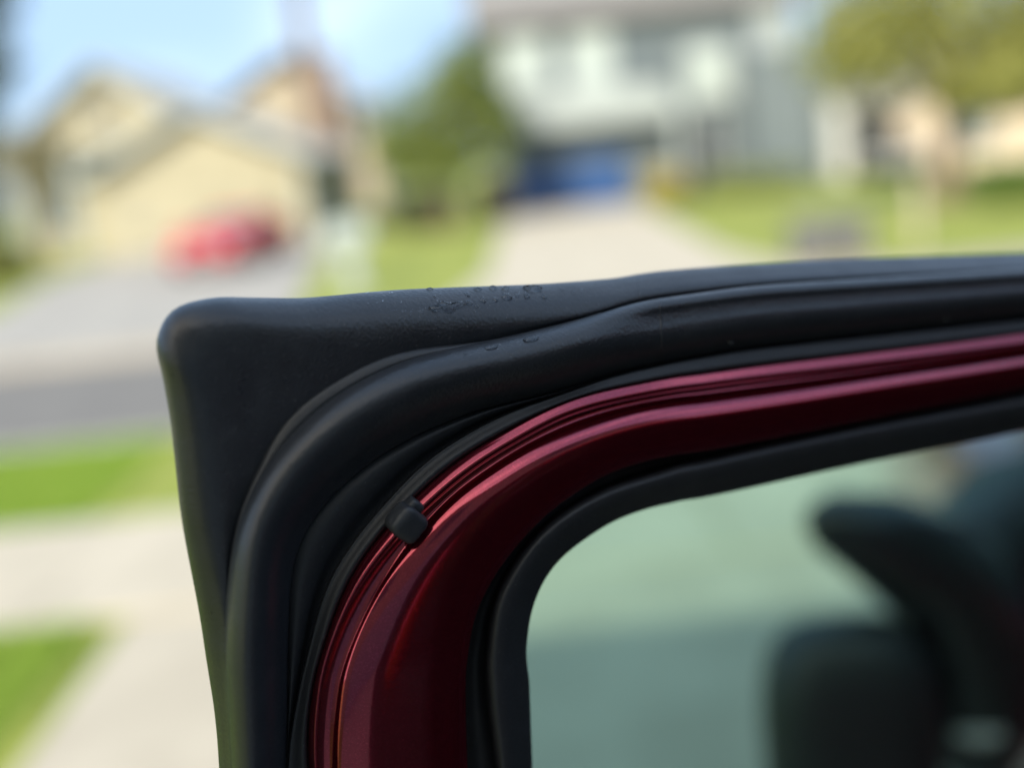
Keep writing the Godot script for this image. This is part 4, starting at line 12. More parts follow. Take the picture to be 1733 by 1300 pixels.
const FRAME_BEAD := [10, [-20.33, -420.51, -7, -21.7, -418.05, -2.9, -21.69, -417.61, -2, -21.5, -417.19, -1, -21.24, -416.8, 0, -20.99, -416.54, 0.7, -20.65, -416.59, 0.85, -20.15, -417.17, -0, -19.58, -418.24, -1.8, -19.84, -419.22, -4, -31.13, -240.51, -7, -32.5, -238.05, -2.9, -32.49, -237.61, -2, -32.3, -237.19, -1, -32.04, -236.8, 0, -31.79, -236.54, 0.7, -31.45, -236.59, 0.85, -30.95, -237.17, -0, -30.38, -238.24, -1.8, -30.64, -239.22, -4, -37.13, -140.51, -7, -38.5, -138.05, -2.9, -38.49, -137.61, -2, -38.3, -137.19, -1, -38.04, -136.8, 0, -37.79, -136.54, 0.7, -37.45, -136.59, 0.85, -36.95, -137.17, -0, -36.38, -138.24, -1.8, -36.64, -139.22, -4, -39.53, -100.51, -7, -40.9, -98.05, -2.9, -40.89, -97.61, -2, -40.7, -97.19, -1, -40.44, -96.8, 0, -40.19, -96.54, 0.7, -39.85, -96.59, 0.85, -39.35, -97.17, -0, -38.78, -98.24, -1.8, -39.04, -99.22, -4, -40.73, -80.51, -7, -42.1, -78.05, -2.9, -42.09, -77.61, -2, -41.9, -77.19, -1, -41.64, -76.8, 0, -41.39, -76.54, 0.7, -41.05, -76.59, 0.85, -40.55, -77.17, -0, -39.98, -78.24, -1.8, -40.24, -79.22, -4, -40.49, -72.59, -7, -41.86, -70.23, -2.9, -41.82, -69.82, -2, -41.54, -69.45, -1, -41.19, -69.1, -0, -40.86, -68.89, 0.7, -40.44, -68.96, 0.85, -39.87, -69.54, -0, -39.26, -70.58, -1.8, -39.51, -71.52, -4, -39.94, -65.81, -7, -41.32, -63.54, -2.9, -41.26, -63.16, -2, -40.94, -62.82, -1, -40.53, -62.5, -0, -40.16, -62.31, 0.7, -39.69, -62.4, 0.85, -39.08, -62.97, -0, -38.45, -63.98, -1.8, -38.69, -64.88, -4, -38.89, -59.24, -7, -40.28, -57.05, -2.9, -40.22, -56.69, -2, -39.89, -56.36, -1, -39.47, -56.07, -0, -39.08, -55.89, 0.7, -38.61, -55.98, 0.85, -37.98, -56.54, -0, -37.33, -57.51, -1.8, -37.57, -58.37, -4, -37.14, -51.93, -7, -38.55, -49.84, -2.9, -38.5, -49.49, -2, -38.19, -49.18, -1, -37.8, -48.89, -0, -37.43, -48.72, 0.7, -36.97, -48.8, 0.85, -36.36, -49.33, -0, -35.71, -50.26, -1.8, -35.94, -51.08, -4, -34.93, -44.79, -7, -36.37, -42.79, -2.9, -36.33, -42.45, -2, -36.07, -42.15, -1, -35.72, -41.87, -0, -35.39, -41.69, 0.7, -34.97, -41.76, 0.85, -34.38, -42.26, -0, -33.74, -43.14, -1.8, -33.95, -43.92, -4, -32.61, -39.29, -7, -34.07, -37.33, -2.9, -34.06, -37.02, -2, -33.83, -36.74, -1, -33.52, -36.5, -0, -33.23, -36.35, 0.7, -32.83, -36.43, 0.85, -32.26, -36.93, -0, -31.62, -37.79, -1.8, -31.81, -38.5, -4, -30.1, -34.01, -7, -31.59, -32.09, -2.9, -31.58, -31.8, -2, -31.35, -31.57, -1, -31.04, -31.37, -0, -30.75, -31.26, 0.7, -30.34, -31.37, 0.85, -29.76, -31.87, -0, -29.1, -32.72, -1.8, -29.27, -33.36, -4, -27.5, -28.9, -7, -29.01, -27.02, -2.9, -28.99, -26.77, -2, -28.73, -26.59, -1, -28.37, -26.46, 0, -28.04, -26.4, 0.7, -27.6, -26.55, 0.85, -26.96, -27.08, -0, -26.27, -27.92, -1.8, -26.42, -28.5, -4, -24.77, -23.96, -7, -26.31, -22.12, -2.9, -26.27, -21.91, -2, -25.94, -21.81, -1, -25.51, -21.76, -0, -25.11, -21.77, 0.7, -24.6, -21.99, 0.85, -23.9, -22.56, -0, -23.16, -23.4, -1.8, -23.28, -23.92, -4, -21.82, -19.25, -7, -23.39, -17.44, -2.9, -23.31, -17.27, -2, -22.91, -17.26, -1, -22.4, -17.31, -0, -21.93, -17.41, 0.7, -21.35, -17.69, 0.85, -20.58, -18.31, 0, -19.78, -19.17, -1.8, -19.87, -19.63, -4, -18.51, -14.83, -7, -20.11, -13.05, -2.9, -20.02, -12.93, -2, -19.57, -13.01, -1, -19, -13.16, -0, -18.47, -13.34, 0.7, -17.84, -13.69, 0.85, -17.01, -14.36, -0, -16.16, -15.23, -1.8, -16.21, -15.63, -4, -14.83, -10.76, -7, -16.47, -9.01, -2.9, -16.36, -8.93, -2, -15.89, -9.08, -1, -15.29, -9.32, -0, -14.74, -9.57, 0.7, -14.08, -9.99, 0.85, -13.21, -10.7, -0, -12.33, -11.58, -1.8, -12.34, -11.93, -4, -10.87, -7.01, -7, -12.54, -5.28, -2.9, -12.44, -5.24, -2, -11.97, -5.46, -1, -11.36, -5.78, -0, -10.8, -6.09, 0.7, -10.12, -6.57, 0.85, -9.23, -7.32, -0, -8.32, -8.21, -1.8, -8.29, -8.5, -4, -6.73, -3.52, -7, -8.44, -1.82, -2.9, -8.35, -1.81, -2, -7.88, -2.1, -1, -7.28, -2.49, -0, -6.72, -2.87, 0.7, -6.04, -3.39, 0.85, -5.13, -4.18, -0, -4.19, -5.08, -1.8, -4.12, -5.33, -4, -2.48, -0.25, -7, -4.23, 1.44, -2.9, -4.15, 1.41, -2, -3.7, 1.06, -1, -3.11, 0.6, -0, -2.57, 0.17, 0.7, -1.89, -0.41, 0.85, -0.97, -1.24, -0, -0.01, -2.14, -1.8, 0.1, -2.34, -4, 1.84, 2.84, -7, 0.05, 4.51, -2.9, 0.11, 4.45, -2, 0.54, 4.05, -1, 1.1, 3.52, -0, 1.63, 3.03, 0.7, 2.29, 2.41, 0.85, 3.21, 1.56, -0, 4.18, 0.65, -1.8, 4.35, 0.49, -4, 6.24, 5.75, -7, 4.41, 7.4, -2.9, 4.45, 7.32, -2, 4.85, 6.87, -1, 5.37, 6.29, -0, 5.87, 5.75, 0.7, 6.51, 5.09, 0.85, 7.42, 4.21, -0, 8.41, 3.29, -1.8, 8.63, 3.18, -4, 10.74, 8.47, -7, 8.88, 10.11, -2.89, 8.89, 10, -1.99, 9.25, 9.5, -1, 9.73, 8.87, 0, 10.18, 8.29, 0.7, 10.8, 7.6, 0.85, 11.7, 6.69, -0, 12.7, 5.77, -1.8, 12.97, 5.71, -4, 15.37, 10.96, -7, 13.45, 12.6, -2.87, 13.43, 12.48, -1.95, 13.75, 11.94, -0.97, 14.18, 11.26, 0, 14.6, 10.64, 0.69, 15.19, 9.92, 0.83, 16.08, 8.99, -0.02, 17.08, 8.07, -1.8, 17.4, 8.05, -4, 20.14, 13.21, -7, 18.16, 14.85, -2.81, 18.1, 14.71, -1.87, 18.38, 14.14, -0.93, 18.76, 13.42, 0.01, 19.14, 12.77, 0.67, 19.69, 12.02, 0.81, 20.55, 11.09, -0.04, 21.55, 10.18, -1.8, 21.92, 10.19, -4, 25.07, 15.17, -7, 23.02, 16.82, -2.74, 22.9, 16.69, -1.76, 23.13, 16.09, -0.87, 23.46, 15.35, 0.02, 23.8, 14.68, 0.65, 24.3, 13.93, 0.77, 25.13, 12.99, -0.08, 26.11, 12.1, -1.8, 26.54, 12.15, -4, 30.09, 16.9, -7, 27.97, 18.57, -2.65, 27.79, 18.45, -1.63, 27.98, 17.83, -0.81, 28.25, 17.08, 0.04, 28.54, 16.41, 0.62, 28.99, 15.65, 0.73, 29.79, 14.72, -0.12, 30.75, 13.86, -1.8, 31.24, 13.94, -4, 35.16, 18.5, -7, 32.96, 20.19, -2.56, 32.72, 20.07, -1.49, 32.87, 19.44, -0.73, 33.1, 18.67, 0.05, 33.34, 17.99, 0.59, 33.75, 17.23, 0.68, 34.52, 16.31, -0.17, 35.45, 15.47, -1.8, 36.01, 15.57, -4, 40.26, 20.02, -7, 37.97, 21.73, -2.46, 37.67, 21.62, -1.35, 37.79, 20.96, -0.66, 37.98, 20.17, 0.06, 38.18, 19.47, 0.56, 38.56, 18.71, 0.63, 39.3, 17.79, -0.22, 40.21, 16.97, -1.8, 40.83, 17.1, -4, 45.4, 21.46, -7, 43.02, 23.18, -2.37, 42.67, 23.08, -1.21, 42.77, 22.4, -0.59, 42.91, 21.59, 0.08, 43.08, 20.88, 0.53, 43.42, 20.11, 0.59, 44.13, 19.2, -0.26, 45.03, 18.39, -1.8, 45.71, 18.55, -4, 50.63, 22.75, -7, 48.17, 24.49, -2.3, 47.76, 24.39, -1.1, 47.82, 23.71, -0.53, 47.93, 22.88, 0.09, 48.06, 22.16, 0.51, 48.36, 21.39, 0.55, 49.04, 20.49, -0.3, 49.92, 19.7, -1.8, 50.67, 19.88, -4, 55.98, 23.85, -7, 53.44, 25.59, -2.24, 52.98, 25.5, -1.01, 53.01, 24.8, -0.48, 53.07, 23.97, 0.09, 53.16, 23.24, 0.49, 53.42, 22.46, 0.52, 54.08, 21.56, -0.33, 54.95, 20.78, -1.8, 55.77, 20.98, -4, 61.46, 24.69, -7, 58.85, 26.44, -2.2, 58.34, 26.34, -0.96, 58.33, 25.62, -0.45, 58.34, 24.77, 0.1, 58.4, 24.02, 0.48, 58.62, 23.24, 0.5, 59.26, 22.32, -0.35, 60.12, 21.55, -1.8, 61.02, 21.77, -4, 67.06, 25.25, -7, 64.4, 27, -2.2, 63.85, 26.89, -0.95, 63.79, 26.16, -0.45, 63.75, 25.29, 0.1, 63.75, 24.53, 0.48, 63.94, 23.73, 0.5, 64.56, 22.81, -0.35, 65.42, 22.04, -1.8, 66.39, 22.27, -4, 72.78, 25.53, -7, 70.07, 27.27, -2.2, 69.47, 27.17, -0.95, 69.36, 26.44, -0.45, 69.25, 25.57, 0.1, 69.21, 24.81, 0.48, 69.35, 24.01, 0.5, 69.94, 23.1, -0.35, 70.81, 22.32, -1.8, 71.85, 22.56, -4, 78.58, 25.6, -7, 75.82, 27.35, -2.2, 75.18, 27.26, -0.95, 75.01, 26.54, -0.45, 74.84, 25.68, 0.1, 74.74, 24.93, 0.48, 74.83, 24.14, 0.5, 75.4, 23.23, -0.35, 76.27, 22.47, -1.8, 77.39, 22.72, -4, 84.46, 25.6, -7, 81.65, 27.36, -2.2, 80.96, 27.26, -0.95, 80.74, 26.55, -0.45, 80.51, 25.69, 0.1, 80.35, 24.95, 0.48, 80.41, 24.17, 0.5, 80.95, 23.26, -0.35, 81.82, 22.5, -1.8, 83.02, 22.75, -4, 90.44, 25.59, -7, 87.58, 27.34, -2.2, 86.85, 27.24, -0.95, 86.57, 26.51, -0.45, 86.27, 25.65, 0.1, 86.07, 24.9, 0.48, 86.08, 24.1, 0.5, 86.6, 23.19, -0.35, 87.47, 22.42, -1.8, 88.76, 22.67, -4, 96.55, 25.52, -7, 93.64, 27.27, -2.2, 92.86, 27.17, -0.95, 92.53, 26.42, -0.45, 92.16, 25.53, 0.1, 91.9, 24.76, 0.48, 91.86, 23.95, 0.5, 92.36, 23.02, -0.35, 93.23, 22.25, -1.8, 94.6, 22.5, -4, 102.82, 25.31, -7, 99.85, 27.07, -2.2, 99.02, 26.96, -0.95, 98.63, 26.2, -0.45, 98.19, 25.31, 0.1, 97.87, 24.53, 0.48, 97.79, 23.71, 0.5, 98.26, 22.77, -0.35, 99.13, 21.99, -1.8, 100.59, 22.23, -4, 111.18, 24.73, -7, 108.09, 26.5, -2.2, 107.24, 26.39, -0.95, 106.83, 25.62, -0.45, 106.38, 24.72, 0.1, 106.06, 23.93, 0.48, 105.97, 23.1, 0.5, 106.47, 22.15, -0.35, 107.38, 21.36, -1.8, 108.89, 21.61, -4, 119.7, 24.26, -7, 116.49, 26.04, -2.2, 115.6, 25.92, -0.95, 115.19, 25.15, -0.45, 114.73, 24.23, 0.1, 114.4, 23.43, 0.48, 114.31, 22.59, 0.5, 114.83, 21.63, -0.35, 115.78, 20.83, -1.8, 117.34, 21.09, -4, 129.62, 23.72, -7, 126.27, 25.52, -2.2, 125.34, 25.39, -0.95, 124.92, 24.59, -0.45, 124.44, 23.65, 0.1, 124.1, 22.83, 0.48, 124.02, 21.97, 0.5, 124.56, 20.99, -0.35, 125.55, 20.18, -1.8, 127.18, 20.44, -4, 142.3, 22.9, -7, 138.75, 24.72, -2.2, 137.79, 24.58, -0.95, 137.34, 23.76, -0.45, 136.85, 22.78, 0.1, 136.5, 21.93, 0.48, 136.42, 21.04, 0.5, 136.99, 20.04, -0.35, 138.04, 19.21, -1.8, 139.75, 19.47, -4, 157.92, 21.78, -7, 154.16, 23.62, -2.2, 153.13, 23.48, -0.95, 152.67, 22.64, -0.45, 152.16, 21.64, 0.1, 151.79, 20.78, 0.48, 151.71, 19.87, 0.5, 152.33, 18.85, -0.35, 153.45, 18, -1.8, 155.25, 18.27, -4, 176.77, 20.38, -7, 172.73, 22.26, -2.2, 171.64, 22.12, -0.95, 171.16, 21.28, -0.45, 170.62, 20.29, 0.1, 170.24, 19.42, 0.48, 170.17, 18.52, 0.5, 170.84, 17.49, -0.35, 172.05, 16.65, -1.8, 173.97, 16.92, -4, 199.18, 18.76, -7, 194.81, 20.67, -2.2, 193.64, 20.55, -0.95, 193.14, 19.73, -0.45, 192.58, 18.75, 0.1, 192.18, 17.9, 0.48, 192.11, 17.02, 0.5, 192.85, 16, -0.35, 194.16, 15.15, -1.8, 196.22, 15.43, -4, 225.56, 16.87, -7, 220.81, 18.83, -2.2, 219.55, 18.72, -0.95, 219.02, 17.91, -0.45, 218.42, 16.96, 0.1, 218.01, 16.13, 0.48, 217.95, 15.25, 0.5, 218.76, 14.24, -0.35, 220.19, 13.39, -1.8, 222.41, 13.68, -4, 253.28, 15.11, -7, 248.13, 17.11, -2.2, 246.77, 17.01, -0.95, 246.21, 16.21, -0.45, 245.58, 15.25, 0.1, 245.14, 14.42, 0.48, 245.09, 13.54, 0.5, 245.99, 12.53, -0.35, 247.53, 11.67, -1.8, 249.93, 11.97, -4, 282.44, 13.43, -7, 276.87, 15.47, -2.2, 275.4, 15.36, -0.95, 274.8, 14.54, -0.45, 274.14, 13.57, 0.1, 273.68, 12.72, 0.48, 273.64, 11.83, 0.5, 274.62, 10.79, -0.35, 276.29, 9.92, -1.8, 278.87, 10.24, -4, 312.39, 11.71, -7, 306.82, 13.75, -2.2, 305.35, 13.64, -0.95, 304.75, 12.83, -0.45, 304.09, 11.85, 0.1, 303.63, 11.01, 0.48, 303.59, 10.11, 0.5, 304.57, 9.08, -0.35, 306.24, 8.2, -1.8, 308.82, 8.52, -4, 382.27, 6.2, -7, 376.7, 8.25, -2.2, 375.24, 8.14, -0.95, 374.64, 7.32, -0.45, 373.98, 6.35, 0.1, 373.52, 5.5, 0.48, 373.48, 4.61, 0.5, 374.45, 3.57, -0.35, 376.13, 2.7, -1.8, 378.71, 3.02, -4, 522.04, -9.3, -7, 516.47, -7.26, -2.2, 515.01, -7.37, -0.95, 514.41, -8.19, -0.45, 513.75, -9.16, 0.1, 513.29, -10.01, 0.48, 513.25, -10.9, 0.5, 514.22, -11.94, -0.35, 515.9, -12.81, -1.8, 518.48, -12.49, -4, 701.75, -40.6, -7, 696.18, -38.56, -2.2, 694.72, -38.67, -0.95, 694.12, -39.49, -0.45, 693.45, -40.46, 0.1, 692.99, -41.3, 0.48, 692.95, -42.2, 0.5, 693.93, -43.23, -0.35, 695.61, -44.11, -1.8, 698.18, -43.79, -4]]
